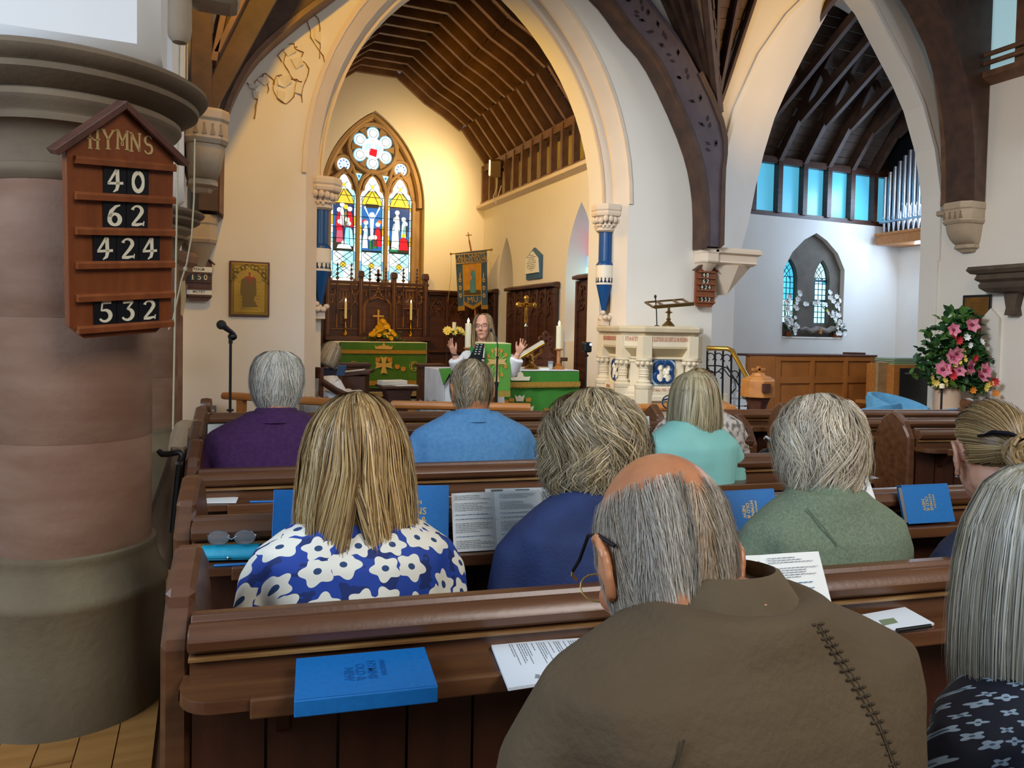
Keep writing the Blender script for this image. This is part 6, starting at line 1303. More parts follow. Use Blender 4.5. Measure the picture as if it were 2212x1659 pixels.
def board(label, M, w_, h_, gable, title, rows, mats, title_w, title_h, cards, cardlab, roof=.02, th=.035):
    BO, TR_ = mats; t = thing('hymn_board',label,'board'); t.matrix_world = M
    hb = h_/2; ch = w_*.16
    MB().prism([(-w_/2,hb),(-w_/2,-hb+ch*.8),(-w_/2+ch*.8,-hb),(w_/2-ch,-hb),(w_/2,-hb+ch),(w_/2,hb),(0,hb+gable)],-th,0,'y').build('back_board',BO,t,bevel=.003)
    for s_ in (-1,1):
        q = MB(); a = Vector((0,0,hb+gable)); b_2 = Vector((s_*(w_/2+w_*.09),0,hb-gable*.16)); d = (b_2-a).normalized(); n_ = Vector((-d.z,0,d.x))*(1 if s_<0 else -1)
        if n_.z < 0: n_ = -n_
        q.prism([(a.x,a.z),(b_2.x,b_2.z),(b_2.x+n_.x*roof,b_2.z+n_.z*roof),(a.x,a.z+roof*1.25)],-th-.03,.0,'y'); q.build('roof_slat',TR_,t,bevel=.002)
    for z in rows: 
        q = MB(); q.prism([(-th-.0,z-.012*w_/.33),(-th-.022*w_/.33,z-.010*w_/.33),(-th-.022*w_/.33,z+.008*w_/.33),(-th-.014*w_/.33,z+.014*w_/.33),(-th,z+.012*w_/.33)],-w_/2+w_*.06,w_/2,'x'); q.build('ledge',BO,t,bevel=.001)
    q = MB(); n_ = len(title); k0 = -title_w/2
    for i,c in enumerate(title): glyph(q,c,k0+i*title_w/n_,hb+gable*.04+gable*.06*(1-abs(i-(n_-1)/2)/n_*2),title_w/n_*.78,title_h,-th-.002,-th+.001,LET)
    q.build('painted_title',GOLDT if title=='SALMS' else mat('title_gold','#c2a268',.6),t)
    return t
Mb = T(-.255,2.737,1.669) @ Matrix.Rotation(R(29),4,'Z') @ Matrix.Rotation(R(12),4,'X') @ Matrix.Rotation(R(-5.5),4,'Y')
bw,bh = .325,.585
rowz = [.262,.156,.05,-.056,-.160,-.262]
board('large oak hymn board with gabled top hung on the nearest pillar',Mb,bw,bh,.135,'HYMNS',rowz,(BOARD,BOARDD),.205,.056,None,None)
NUMS = [('40',1),('62',2),('424',3),('532',5)]
ordn = {0:'left',1:'middle',2:'right'}
def put_cards(M, nums, rows, cw, chh, th, where, grp, xs):
    for num,ri in nums:
        rname = {1:'top',2:'second',3:'third',5:'bottom'}[ri]
        for k,c in enumerate(num):
            nm = 'left' if k==0 else ('right' if k==len(num)-1 else 'middle')
            t = thing('number_card','ivory numeral %s card, %s in %s row of %s'%(c,nm,rname,where),'card',group=grp)
            x0 = xs[ri]+k*cw*1.03; t.matrix_world = M @ Matrix.Translation((x0,-th-.004,rows[ri]+chh*.09))
            MB().box((0,-.003,0),(cw,0,chh)).build('card',CARD,t); q = MB(); glyph(q,c,cw*.17,chh*.12,cw*.66,chh*.76,-.0045,-.003,DIG); q.build('numeral',IVORY,t)
put_cards(Mb,NUMS,rowz,.068,.090,.035,'large hymn board','numbers on the large hymn board',{1:-.060,2:-.062,3:-.092,5:-.092})
# small hymn board by the right arch
Ms = T(5.945,7.93,2.0); sw,sh = .30,.47
rz_ = [sh*.45-k*sh*.165 for k in range(6)]
board('small distant oak hymn board under the right timber brace',Ms,sw,sh,.10,'HYMNS',rz_,(BOARD,BOARDD),.22,.05,None,None,.018)
put_cards(Ms,NUMS,rz_,.056,.066,.035,'small distant hymn board','numbers on the small hymn board',{1:-.06,2:-.06,3:-.085,5:-.085})
# psalm board
Mp = T(-.035,7.95,1.83); board('psalm board with PSALM and MOTET strips beside the left corner',Mp,.235,.37,.11,'SALMS',[.08,.0,-.07,-.14],(BOARDD,BOARDD),.17,.045,None,None,.014,.03)
for nm,txt,z,lb in (('label_strip','PSALM',.095,'white PSALM strip at the top of the psalm board'),('label_strip','MOTET',-.125,'white MOTET strip at the bottom of the psalm board')):
    t = thing(nm,lb,'strip',group='strips on the psalm board'); t.matrix_world = Mp @ Matrix.Translation((0,-.034,z)); MB().box((-.11,-.003,0),(.117,0,.052)).build('strip',PAPER,t); q = MB(); add_text(q,txt,.034,Matrix.Translation((.0,-.0035,.026))@VERT,.0006,bold=.0008); q.build('lettering',INK,t)
for k,c in enumerate('150'):
    t = thing('number_card','%s grey card with pale numeral %s on the psalm board'%(('left','middle','right')[k],c),'card',group='numbers on the psalm board'); t.matrix_world = Mp @ Matrix.Translation((-.085+k*.058,-.034,.012)); MB().box((0,-.003,0),(.056,0,.068)).build('card',mat('card_grey','#34424a',.5),t); q = MB(); glyph(q,c,.010,.008,.036,.052,-.0045,-.003,DIG); q.build('numeral',IVORY,t)
# ropes with a wooden cleat
t = thing('bell_rope','thin cream rope running down beside the nearest pillar','rope'); a = atD(389,-30,4.6); b_ = atD(373,960,4.6); MB().tube([a,a.lerp(b_,.5)+Vector((.002,0,0)),b_],.006,6).build('cord',ROPE,t,smooth=60)
t = thing('bell_rope','second cream rope with a knot left of the psalm board','rope'); P = [atD(x_,y_,5.2) for x_,y_ in ((421,300),(419,430),(414,510),(403,570),(400,580),(392,605),(380,660),(372,698),(364,712))]; MB().tube(P,.006,6).build('cord',ROPE,t,smooth=60); MB().sph(tuple(atD(400,581,5.2)),(.014,.014,.018),8,6).build('knot',ROPE,t,smooth=60); MB().sph(tuple(atD(371,699,5.2)),(.009,.009,.012),8,6).build('knot',ROPE,t,smooth=60)
t = thing('rope_cleat','pale wooden rope cleat on the corner below the psalm board','cleat'); q = MB(); q.prism([(x_.x,x_.z) for x_ in [atY(x2,y2,7.4) for x2,y2 in ((388,610),(400,606),(402,640),(395,684),(390,680),(391,645))]],7.36,7.42,'y'); q.build('cleat',mat('cleat_wood','#c9b184',.6),t,bevel=.006)

# ------------------------------------------------------------------ flowers
lr = random.Random(99); FD = 10.6; p = atD(2045,880,FD); gx,gy = p.x,p.y
t = thing('flower_arrangement','large cascading arrangement of pink lilies and red roses on a cream pedestal at right','flowers',(gx,gy,0))
zf2 = lambda y: atD(2045,y,FD).z; k_ = FD/1610
MB().lathe([(0,0),(.22,0),(.22,.1),(.17,.12),(.17,zf2(842)),(.2,zf2(838)),(0,zf2(836))],n=20).build('pedestal',mat('pedestal_cream','#d9bfa6',.7),t,smooth=40)
def fp(x,y,d=0): q_ = atD(x,y,FD); return Vector((q_.x-gx,q_.y-gy-d,q_.z))
env = [(675,2060,14),(700,2052,38),(720,2040,45),(740,2040,55),(760,2035,62),(780,2040,72),(800,2042,75),(820,2040,68),(835,2060,48)]
pts = []
for _ in range(900):
    i = lr.randrange(len(env)-1); f_ = lr.random(); a,b_ = env[i],env[i+1]; y_ = a[0]+(b_[0]-a[0])*f_; cx = a[1]+(b_[1]-a[1])*f_; hw = a[2]+(b_[2]-a[2])*f_; u = lr.uniform(-1,1)
    pts.append(fp(cx+u*hw,y_+lr.uniform(-4,4),.32*math.sqrt(max(0,1-u*u))*lr.uniform(.2,1)))
foliage(t,pts[:540],lr,LEAFD,.12); foliage(t,pts[540:],lr,LEAF,.12)
pts = [fp(x_+lr.uniform(-4,4),y_+lr.uniform(-4,4),.1) for x_,y_ in [(2075,850),(2085,862),(2078,875),(2110,845),(2112,860),(2104,852),(2120,880),(2100,878),(2092,842),(2095,830)]]; foliage(t,pts,lr,LEAFD,.085)
foliage(t,[fp(1999,822,.3),fp(2008,826,.3),(fp(2015,818,.32)),fp(1990,815,.28)],lr,mat('broad_leaf','#5d8a2e',.5),.22)
foliage(t,[fp(x_,y_,.2) for x_,y_ in ((1978,764),(1982,770),(1990,757),(2000,748),(2062,685),(2070,680),(2055,690),(2095,770),(2108,780),(2112,785),(2100,790),(2085,775))],lr,LEAFD,.11)
lily = bloom_mesh('lily_bloom',.085,6,PINK,mat('lily_heart','#7a1f3c',.6),.35); rose = bloom_mesh('rose_bloom',.05,9,REDF,None,.7); yb1 = bloom_mesh('yellow_spray',.035,7,PYELLOW,None,.5); ob = bloom_mesh('orange_spray',.038,7,ORANGEF,None,.5); wb_ = bloom_mesh('cream_spray',.04,7,WHITEF,None,.5)
FL = [(lily,s_) for s_ in ((2046,702),(2005,770),(2014,762),(1985,795),(2020,798),(2040,790),(2072,798),(2066,810),(2008,712))]+[(rose,s_) for s_ in ((2017,734),(2051,770),(1996,792),(2005,807),(2092,820),(2006,724))]+[(yb1,s_) for s_ in ((1965,820),(1972,823),(1990,818),(1992,825),(2030,765),(2032,775),(2010,785),(2020,780),(2080,828),(2086,824),(2075,835),(1962,812),(2028,758),(2036,800))]+[(ob,s_) for s_ in ((2096,846),(2093,863),(2048,838))]+[(wb_,s_) for s_ in ((2066,738),(2042,744),(2036,728))]
for me_1,(x_,y_) in FL: place(me_1,'flower',t,Matrix.Translation(fp(x_,y_,.36))@rand_rot(lr,Vector((lr.uniform(-.6,.3),-1,lr.uniform(-.2,.5))).normalized())@Matrix.Scale(lr.uniform(1.2,1.55),4))
p = atD(2033,880,8.9); t = thing('floor_candle','tall thin dark candle holder in front of the flower pedestal','candle',(p.x,p.y,0)); zt_ = atD(2033,835,8.9).z
MB().lathe([(0,0),(.09,0),(.02,.05),(.012,.1),(.012,zt_-.04),(.03,zt_-.02),(0,zt_-.02)],n=14).build('holder',BLACKM,t,smooth=40); MB().lathe([(.028,zt_-.02),(.028,zt_+.03),(0,zt_+.04)],n=14).build('wax',WAX,t)
# window-sill display in the chapel window
def sillp(x,y): q_ = atY(x,y,YC+.06); return Vector((q_.x,YC+.06,q_.z))
lr = random.Random(55); wbm = bloom_mesh('white_bloom',.05,6,WHITEF,None,.3)
for lb,pot,stems,seed in (('white orchid in a terracotta pot at the left of the lancet window sill',(1703,716),[[(1705,710),(1700,670),(1702,640)],[(1708,710),(1715,660),(1722,632)],[(1700,712),(1695,690),(1694,650)]],1),
                          ('arching white orchid and yellow flowers at the right of the lancet window sill',(1806,716),[[(1803,712),(1795,650),(1790,630)],[(1800,690),(1770,655),(1735,652)],[(1808,712),(1806,670),(1805,645)],[(1795,700),(1800,680),(1795,672)]],2)):
    p = sillp(*pot); t = thing('potted_orchid',lb,'flowers',(p.x,p.y-.02,1.405)); q = MB(); q.lathe([(0,0),(.05,0),(.07,.09),(.0,.09)],n=14); q.build('pot',mat('terracotta','#b3653a',.8),t,smooth=40); qs = MB(); k = 0
    for st_ in stems:
        P = [sillp(*s_)-Vector(t.location) for s_ in st_]; qs.tube(P,.008,5)
        for a,b_ in zip(P[:-1],P[1:]):
            for f_ in (.2,.5,.8,1.0): place(wbm,'flower',t,Matrix.Translation(a.lerp(b_,f_)+Vector((lr.uniform(-.05,.05),-.05,lr.uniform(-.04,.04))))@rand_rot(lr,Vector((lr.uniform(-.5,.5),-1,.2)).normalized())@Matrix.Scale(lr.uniform(.8,1.2),4)); k += 1
    for _ in range(14): place(wbm,'flower',t,Matrix.Translation((lr.uniform(-.1,.12),-.08,lr.uniform(.06,.28)))@rand_rot(lr,Vector((lr.uniform(-.5,.5),-1,.2)).normalized()))
    qs.build('stems',LEAF,t); foliage(t,[Vector((lr.uniform(-.1,.1),lr.uniform(-.06,.02),lr.uniform(.06,.3))) for _ in range(26)],lr,LEAFD,.09)
    if seed == 2:
        for s_ in ((1800,700),(1806,706),(1796,708),(1803,695),(1778,672)): place(yb1,'flower',t,Matrix.Translation(sillp(*s_)-Vector(t.location)+Vector((0,-.09,0)))@rand_rot(lr,Vector((0,-1,.3)).normalized()))
a = sillp(1722,720); b_ = sillp(1816,720); t = thing('driftwood','grey weathered driftwood log lying along the window sill','driftwood',(0,0,0)); L = [a.lerp(b_,k/8)+Vector((0,-.05,.06+.03*math.sin(k*2.3)-.0)) for k in range(9)]; MB().tube(L,[.02,.05,.055,.06,.05,.055,.06,.045,.015],9).build('log',mat('driftwood_grey','#6d6560',.9,0,'#8d857d',(6,30,30),5,bump=.3),t,smooth=50); c_=a.lerp(b_,.42); MB().prism([(c_.x-.03,1.47),(c_.x+.05,1.46),(c_.x+.04,1.55),(c_.x+.0,1.58)],YC-.05,YC-.02,'y').build('wood_slice',PINE,t,bevel=.004)
# ------------------------------------------------------------------ pews
PEND = [(-.16,0),(-.16,.795),(-.112,.862),(-.112,.884),(0,.95),(.112,.884),(.112,.862),(.16,.795),(.16,0)]
def end_mesh(s_=1): 
    q = MB(); q.prism([(y+.16,z) for y,z in PEND], -.056, 0., 'x'); return q.mesh('pew_end', PEW)
me_end = end_mesh(); me_brd = MB().box((.003,.0,.08),(.137,.022,.715)).mesh('board', PEWD)
RAILP = [(.035,.835),(.03,.85),(.005,.85),(-.002,.838),(-.022,.842),(-.040,.832),(-.048,.815),(-.044,.798),(-.028,.786),(-.012,.784),(-.026,.779),(-.028,.770),(-.016,.766),(.0,.766),(.035,.766)]
def pew(label, x0, y0, ang, L_, seat=True, shelf=True, ends=(1,1), knob=False, dy=0.):
    t = thing('pew',label,'pew',(x0,y0,0),-R(ang),'pews'); 
    MB().prism(RAILP,0,L_,'x').build('top_rail',PEW,t,smooth=38,bevel=.002)
    MB().prism([(-.012,.70),(-.012,.768),(.03,.768),(.03,.70)],0,L_,'x').build('upper_board',PEW,t)
    q = MB(); q.prism([(-.018,.768),(-.031,.771),(-.032,.777),(-.018,.781)],0,L_,'x'); q.build('bead',PEWL,t)
    n_ = int(L_/.14)
    for k in range(n_):
        o = bpy.data.objects.new('board', me_brd); COL.objects.link(o); o.parent = t; o.location = (k*L_/n_,.0,0); o.scale.x = L_/n_/.14
    MB().box((0,.022,.08),(L_,.03,.76)).build('back_panel',PEWD,t)
    if shelf:
        r_ = .07; arc_ = [(.02+r_-r_*math.cos(a), -.125+r_-r_*math.sin(a)) for a in [PI/2*k/6 for k in range(7)]]
        q = MB(); q.prism([(-.012,.0),(-.012,-.06)] + [(a[0]-.03,a[1]) for a in arc_] + [(L_+.01-.09,-.125),(L_+.0,-.11),(L_+.01,-.06),(L_+.01,0.)],.712,.735,'z'); q.build('book_shelf',PEW,t,bevel=.005)
        MB().box((.12,-.136,.700),(L_-.10,-.118,.738)).build('shelf_lip',PEW,t,bevel=.004)
        for xx in (.16,L_*.5,L_-.3): MB().prism([(-.10,.712),(0,.712),(0,.60),(-.025,.62)],xx,xx+.03,'x').build('bracket',PEWD,t,bevel=.003)
    if seat:
        MB().box((0,.03,.415),(L_,.42,.445)).build('seat',PEW,t,bevel=.008)
    MB().box((0,-.012,.0),(L_,.03,.09)).build('kick_rail',PEWD,t)
    if ends[0]: o = bpy.data.objects.new('pew_end', me_end); COL.objects.link(o); o.parent = t; b_ = o.modifiers.new('bevel','BEVEL'); b_.width=.015; b_.segments=1
    if ends[1]: o = bpy.data.objects.new('pew_end', me_end); COL.objects.link(o); o.parent = t; o.location.x = L_+.056; b_ = o.modifiers.new('bevel','BEVEL'); b_.width=.015; b_.segments=1
    if knob:
        for xx in (-.06,L_+.0):
            q = MB(); q.box((xx,-.04,0),(xx+.06,.10,.86)); q.build('end_post',PEW,t,bevel=.01); q = MB(T(xx+.03,.03,.895,0,0,PI/2)); q.lathe([(.0,-.075),(.045,-.07),(.05,0),(.045,.07),(0,.075)],n=16) if False else q.lathe([(0,-.032),(.045,-.030),(.05,0),(.045,.030),(0,.032)],n=18); q.build('end_knob',PEW,t,smooth=40)
    return t
ROWS = [(-.018,1.56,7.6,3.25),(-.022,2.36,7.9,3.25),(-.012,3.14,7.2,3.10),(-.01,3.80,7.4,2.95),(.0,4.47,8.3,2.77)]
LBL = ['nearest dark oak pew with the blue book and folded sheet on its shelf','second oak pew, holding the spectacle case and open booklet','third oak pew, directly behind the purple and blue shirted men','fourth oak pew with a coat hung on its left end','fifth oak pew, last before the front screen, empty']
for (x0,y0,a,L_),lb in zip(ROWS,LBL): pew(lb,x0,y0,a,L_)
pew('low oak pew front with round end knobs before the altar rails',.05,5.13,9.0,2.45,False,False,(0,0),True)
pew('right-hand oak pew front with end knobs before the tub chairs',3.50,4.60,12.0,2.25,False,True,(0,0),True)
pew('first right-hand oak pew behind the knobbed pew front',3.80,3.97,12.0,2.15)
pew('second right-hand oak pew with gabled end across the aisle',4.16,3.34,12.0,2.1)

def on(px,py,z): return atZ(px,py,z)
SZ = .738
def quad(name,label,cat,TL,TR,BL,group=None):
    u = (TR-TL); w_ = u.length; u = u.normalized(); v = (BL-TL); v = v-u*v.dot(u); h = v.length; v = v.normalized(); n_ = v.cross(u).normalized()   # towards the reader
    if n_.dot(CO-TL) < 0: n_ = -n_
    t = thing(name,label,cat,group=group); t.matrix_world = Matrix(((u.x,-v.x,n_.x,TL.x),(u.y,-v.y,n_.y,TL.y),(u.z,-v.z,n_.z,TL.z),(0,0,0,1))); return t, w_, h   # local: x right, y up (0..-h), z out
def bluebook(label,TL,TR,BL,th=.022,rot=0,gold=True,spine='left',tsz=1.):
    t,w_,h = quad('hymn_book',label,'book',TL,TR,BL,'blue hymn books')
    MB().box((0,-h,-.002),(w_,0,.0)).build('front_cover',BLUEBOOK,t,bevel=.0012); MB().box((0,-h,-th),(w_,0,-th+.002)).build('back_cover',BLUEBOOK,t,bevel=.001)
    e = .006; 
    if spine=='left': MB().box((-.002,-h,-th),(.004,0,0)).build('spine',BLUEBOOK,t,bevel=.002); MB().box((.004,-h+e,-th+.002),(w_-e,-e,-.002)).build('page_block',PAGES,t)
    elif spine=='bottom': MB().box((0,-h-.002,-th),(w_,-h+.004,0)).build('spine',BLUEBOOK,t,bevel=.002); MB().box((e,-h+.004,-th+.002),(w_-e,-e,-.002)).build('page_block',PAGES,t)
    else: MB().box((0,-.004,-th),(w_,.002,0)).build('spine',BLUEBOOK,t,bevel=.002); MB().box((e,-h+e,-th+.002),(w_-e,-.004,-.002)).build('page_block',PAGES,t)
    q = MB(); m_ = min(w_,h)
    Mt = Matrix.Translation((w_*.5,-h*.46,.0004)) @ Matrix.Rotation(R(rot),4,'Z')
    for k,(tx,sz) in enumerate((('ANGLICAN',.075),('HYMNS',.135),('OLD &',.135),('NEW',.14))): add_text(q,tx,m_*sz*tsz,Mt@Matrix.Translation((m_*(-.02+.03*k)*tsz,m_*(.20-.125*k)*tsz,0)),.0006,bold=.0004*tsz)
    q.build('gold_title',GOLDT if gold else mat('blind_stamp','#0c5a9c',.35),t); return t
# large blue book in the foreground
zt = .770; bluebook('blue cloth hymn book lying flat on the nearest shelf',on(640,1422,zt),on(917,1397,zt),on(652,1512,zt),.030,-90,False,'bottom',1.0)
def lean(px,py,row,off): # point on the plane just in front of the rail of a row, 'off' metres towards the viewer
    x0,y0,a,L_ = ROWS[row]; d = ray(px,py); nx,ny = math.sin(R(a)),math.cos(R(a)); k = (nx*x0+ny*(y0-off))/(nx*d.x+ny*d.y); return CO+d*k
bluebook('upright blue hymn book left of the blonde woman',lean(593,1058,1,.07),lean(765,1056,1,.07),lean(596,1185,1,.112),.028,0,True,'left',1.05)
bluebook('upright blue hymn book between blonde woman and open booklet',lean(800,1049,1,.07),lean(970,1048,1,.07),lean(822,1200,1,.112),.028,0,True,'left',1.05)
bluebook('blue hymn book propped left of the grey-green jacket',lean(1553,1062,1,.07),lean(1672,1056,1,.07),lean(1585,1150,1,.112),.020,-90,True,'top',.95)
bluebook('blue hymn book propped right of the grey-green jacket',lean(1947,1049,1,.07),lean(2047,1045,1,.07),lean(1985,1131,1,.112),.026,-90,True,'right',.95)
# printed booklets
def text_block(q,x0,y0,w_,n_,lh,lr,sz=.0016,rag=.5):
    for k in range(n_):
        x_ = x0; xe = x0+w_*lr.uniform(1-rag,1)
        while x_ < xe-.002:
            l_ = lr.uniform(.005,.013); q.box((x_,y0-k*lh-sz,.0004),(min(x_+l_,xe),y0-k*lh,.0007)); x_ += l_+.0022
def flower_emblem(q,qi,x,y,s_,rot=0):
    M0 = q.M; q.M = M0 @ Matrix.Translation((x,y,.0006)) @ Matrix.Rotation(rot,4,'Z')
    q.prism([(-.5*s_,-.2*s_),(-.02*s_,-.32*s_),(-.02*s_,.2*s_),(-.5*s_,.32*s_)],0,.0003,'z'); q.prism([(.5*s_,-.2*s_),(.02*s_,-.32*s_),(.02*s_,.2*s_),(.5*s_,.32*s_)],0,.0003,'z'); q.prism([(-.04*s_,-.9*s_),(.04*s_,-.9*s_),(.02*s_,.3*s_),(-.02*s_,.3*s_)],0,.0004,'z'); q.M = M0
def open_booklet(label,TL,TR,BL,fold,seed,emblem=False):
    t,w_,h = quad('service_booklet',label,'booklet',TL,TR,BL); lr = random.Random(seed)
    for nm,x0,x1,b_ in (('left_page',0,fold,.006),('right_page',fold,1,.004)):
        q = MB(); n_ = 8; q.loft([[(w_*(x0+(x1-x0)*k/n_),0,b_*math.sin(PI*k/n_)),(w_*(x0+(x1-x0)*k/n_),-h,b_*math.sin(PI*k/n_)),(w_*(x0+(x1-x0)*k/n_),-h,-.003),(w_*(x0+(x1-x0)*k/n_),0,-.003)] for k in range(n_+1)]); q.build(nm,PAPER,t,smooth=30)
    q = MB(Matrix.Translation((0,0,.0064))); qb = MB(Matrix.Translation((0,0,.0064)))
    for px0,wd in ((.03,fold-.06),(fold+.05,1-fold-.1)):
        y = -.05*h
        for blk in (3,5,1,1,6,1,5,3):
            (text_block(qb,w_*px0,y,w_*wd,1,.005,lr,.0016,.5) if blk==1 else text_block(q,w_*px0,y,w_*wd,blk,.0052,lr,.0012,.45)); y -= blk*.0052+.008
            if y < -h*.9: break
    q.build('printed_text',INK,t); qb.build('blue_headings',INKB,t)
    if emblem: q = MB(Matrix.Translation((0,0,.0064))); flower_emblem(q,None,w_*.88,-h*.82,.022,R(-20)); q.build('printed_emblem',mat('emblem_yellow','#d8c060',.8),t)
    return t
open_booklet('open printed booklet propped right of the blonde woman\'s blue book',lean(975,1066,1,.06),lean(1168,1058,1,.06),lean(1000,1192,1,.115),.47,3)
t,w_,h = quad('leaflet','folded leaflets tucked behind the open booklet on the second shelf','leaflet',lean(1048,1056,1,.045),lean(1200,1052,1,.045),lean(1058,1160,1,.10)); MB().box((0,-h,-.002),(w_,0,0)).build('sheet',PAPER,t); q = MB(); q.box((w_*.08,-h*.12,.0003),(w_*.24,-h*.02,.0008)); q.build('printed_photo',mat('print_grey','#7d8478',.8),t); q=MB(); q.box((w_*.42,-h*.05,.0003),(w_*.62,-h*.03,.0008)); lr = random.Random(5); text_block(q,w_*.80,-h*.1,w_*.16,12,.006,lr); q.build('printed_text',INK,t)
open_booklet('open white service booklet leaning on the nearest shelf right of the bald man',lean(1560,1204,0,.03),lean(1768,1191,0,.03),lean(1600,1400,0,.118),.38,8,True)
# folded sheet lying on the nearest shelf
def flat_sheet(name,label,cat,c,z,mats,seed,text=True,rot90=False,th=.003,emblem=None,grp=None):
    P = [on(x_,y_,z) for x_,y_ in c]; t,w_,h = quad(name,label,cat,P[0],P[1],P[3],grp); L = [t.matrix_world.inverted() @ p_ for p_ in P]
    MB().prism([(v.x,v.y) for v in L][::-1],-th,0,'z').build('sheet',mats,t)
    lr = random.Random(seed)
    if text:
        q = MB(); 
        if rot90: q.M = Matrix.Translation((w_*.10,-h*.06,0)) @ Matrix.Rotation(R(-90),4,'Z') @ Matrix.Translation((0,w_*.72,0)); W2_ = h*.8
        else: q.M = Matrix.Translation((w_*.12,-h*.15,0)); W2_ = w_*.8
        y = 0
        for blk in (5,1,3,1,4,1,5,2):
            text_block(q,0,y,W2_*(.62 if blk>1 else .35),blk,.0052,lr,.0012,.4); y -= blk*.0052+.006
            if -y > (w_ if rot90 else h)*.72: break
        q.build('printed_text',INK,t)
    if emblem: q = MB(); flower_emblem(q,None,w_*emblem[0],-h*emblem[1],emblem[2],R(emblem[3])); q.build('printed_emblem',mat('emblem_grey','#8d9294',.8),t)
    return t
flat_sheet('service_sheet','folded white service sheet lying left of the bald man\'s shoulder','leaflet',[(1060,1390),(1283,1376),(1330,1450),(1098,1486)],.744,PAPER2,4,True,True,.006,(.28,.82,.016,70))
flat_sheet('leaflet','lower of two leaflets with a pen, right on the nearest shelf','leaflet',[(1855,1335),(1960,1320),(2018,1348),(1912,1368)],.741,PAPER2,6,False,False,.003,None,'leaflets on the nearest shelf')
t = flat_sheet('leaflet','upper leaflet with a small photograph, right on the nearest shelf','leaflet',[(1858,1328),(1955,1311),(2018,1346),(1918,1364)],.744,PAPER2,7,False,False,.002,None,'leaflets on the nearest shelf')
L = lambda x_,y_: (t.matrix_world.inverted() @ on(x_,y_,.744))
q = MB(); q.prism([(v.x,v.y) for v in [L(1898,1340),(L(1930,1335)),L(1940,1345),L(1908,1352)]],0,.0006,'z'); q.build('printed_photo',mat('print_green','#7d8a6a',.8),t)
a,b_ = on(1938,1362,.748),on(2010,1352,.748); tp = thing('pen','dark ballpoint pen lying along the leaflets at right','pen'); MB().tube([a,b_],.005,8).build('barrel',BLACK,tp,smooth=50)
flat_sheet('envelope','white window envelope on the second-row shelf at the left end','envelope',[(427,1071),(515,1074),(510,1085),(422,1086)],.740,PAPER,9,False)['label']
a,b_ = on(540,1084,.740),on(592,1083,.740); tp = thing('pencil','blue pencil lying beside the white envelope','pencil'); MB().tube([a,b_],.004,6).build('barrel',BLUEBOOK,tp)
a,b_ = on(462,1222,.740),on(536,1218,.740); tp = thing('pencil','blue pencil in front of the turquoise spectacle case','pencil'); MB().tube([a,b_],.004,6).build('barrel',BLUEBOOK,tp)
# spectacle case and spectacles
a,b_ = on(430,1215,SZ),on(558,1212,SZ); d = b_-a; CASE = mat('turquoise_case','#22a3c0',.5,0,'#1f97b4',(40,40,40)); tc = thing('spectacle_case','turquoise hard spectacle case on the second-row shelf','case',a,math.atan2(d.y,d.x)); l_ = d.length
q = MB(); q.loft([[(x_,.002+.03-.03*k2,.004),(x_,.004-.004,.018),(x_,.010,.034),(x_,.030,.040),(x_,.055,.036),(x_,.062,.015),(x_,.058,.004)] for x_,k2 in ((.0,1),(.006,1.2),(l_-.006,1.2),(l_,1))]); q.build('case_body',CASE,tc,smooth=40,bevel=.004)
MB().box((l_*.06,-.007,.012),(l_*.94,-.004,.021)).build('case_flap',CASE,tc,bevel=.002); MB().sph((l_*.5,-.009,.013),(.005,.003,.005),8,6).build('snap',STEEL,tc)
ts = thing('spectacles','thin-framed spectacles resting on the turquoise case','spectacles',a+Vector((d.x*.14,d.y*.14,0))+Vector((0,.025,.046)),math.atan2(d.y,d.x)); l2 = l_*.80
q = MB(); ov = lambda cx: [(cx+.034*l2/.1*.66*math.cos(a_),-.004+.004*math.sin(a_),.019+.019*math.sin(a_)) for a_ in [2*PI*k/20 for k in range(20)]]
for cx in (l2*.24,l2*.80): q.tube(ov(cx),.0016,6,closed=True)
q.tube([(l2*.24+.023,-.004,.022),(l2*.52,-.008,.014),(l2*.80-.023,-.004,.022)],.0014,6); q.tube([(0,.0,.024),(-.004,.02,.010),(.01,.05,.0)],.0014,6); q.tube([(l2+.004,.0,.024),(l2+.01,.02,.010),(l2,.05,.0)],.0014,6); q.build('frame',STEEL,ts,smooth=50)
for cx in (l2*.24,l2*.80): MB().prism([(p_[0],p_[2]) for p_ in ov(cx)],-.005,-.004,'y').build('lens',GLASS,ts)
# sheets further forward
t,w_,h = quad('music_folder','white papers in a dark folder standing left of the purple-shirted man','papers',lean(445,914,3,.05),lean(500,912,3,.05),lean(452,1012,3,.115)); MB().box((0,-h,-.004),(w_,0,-.001)).build('folder_cover',BLACK,t); MB().box((.008,-h,-.001),(w_,-.006,.002)).build('sheets',PAPER,t)
t,w_,h = quad('service_sheet','white sheet held at the left of the mint-jacketed woman','leaflet',lean(1376,900,3,.10),lean(1402,899,3,.10),lean(1380,945,3,.118)); MB().box((0,-h,-.002),(w_,0,0)).build('sheet',PAPER,t); q=MB(); q.tube([(w_*.5+.02*math.cos(a_),-h*.2+.012*math.sin(a_),.001) for a_ in [2*PI*k/14 for k in range(14)]],.002,4,closed=True); q.build('printed_ring',INK,t)
t,w_,h = quad('service_sheet','white card printed with a clock ring right of the green jacket collar','leaflet',lean(1842,1031,1,.05),lean(1875,1030,1,.05),lean(1870,1105,1,.115)); MB().box((-.06,-h,-.002),(w_,0,0)).build('card',PAPER,t); q=MB(); q.tube([(w_*.3+.024*math.cos(a_),-h*.25+.024*math.sin(a_),.001) for a_ in [2*PI*k/20 for k in range(20)]],.0022,4,closed=True)
for k in range(12): a_=k*PI/6; q.sph((w_*.3+.019*math.cos(a_),-h*.25+.019*math.sin(a_),.001),(.0025,.0025,.001),5,3)
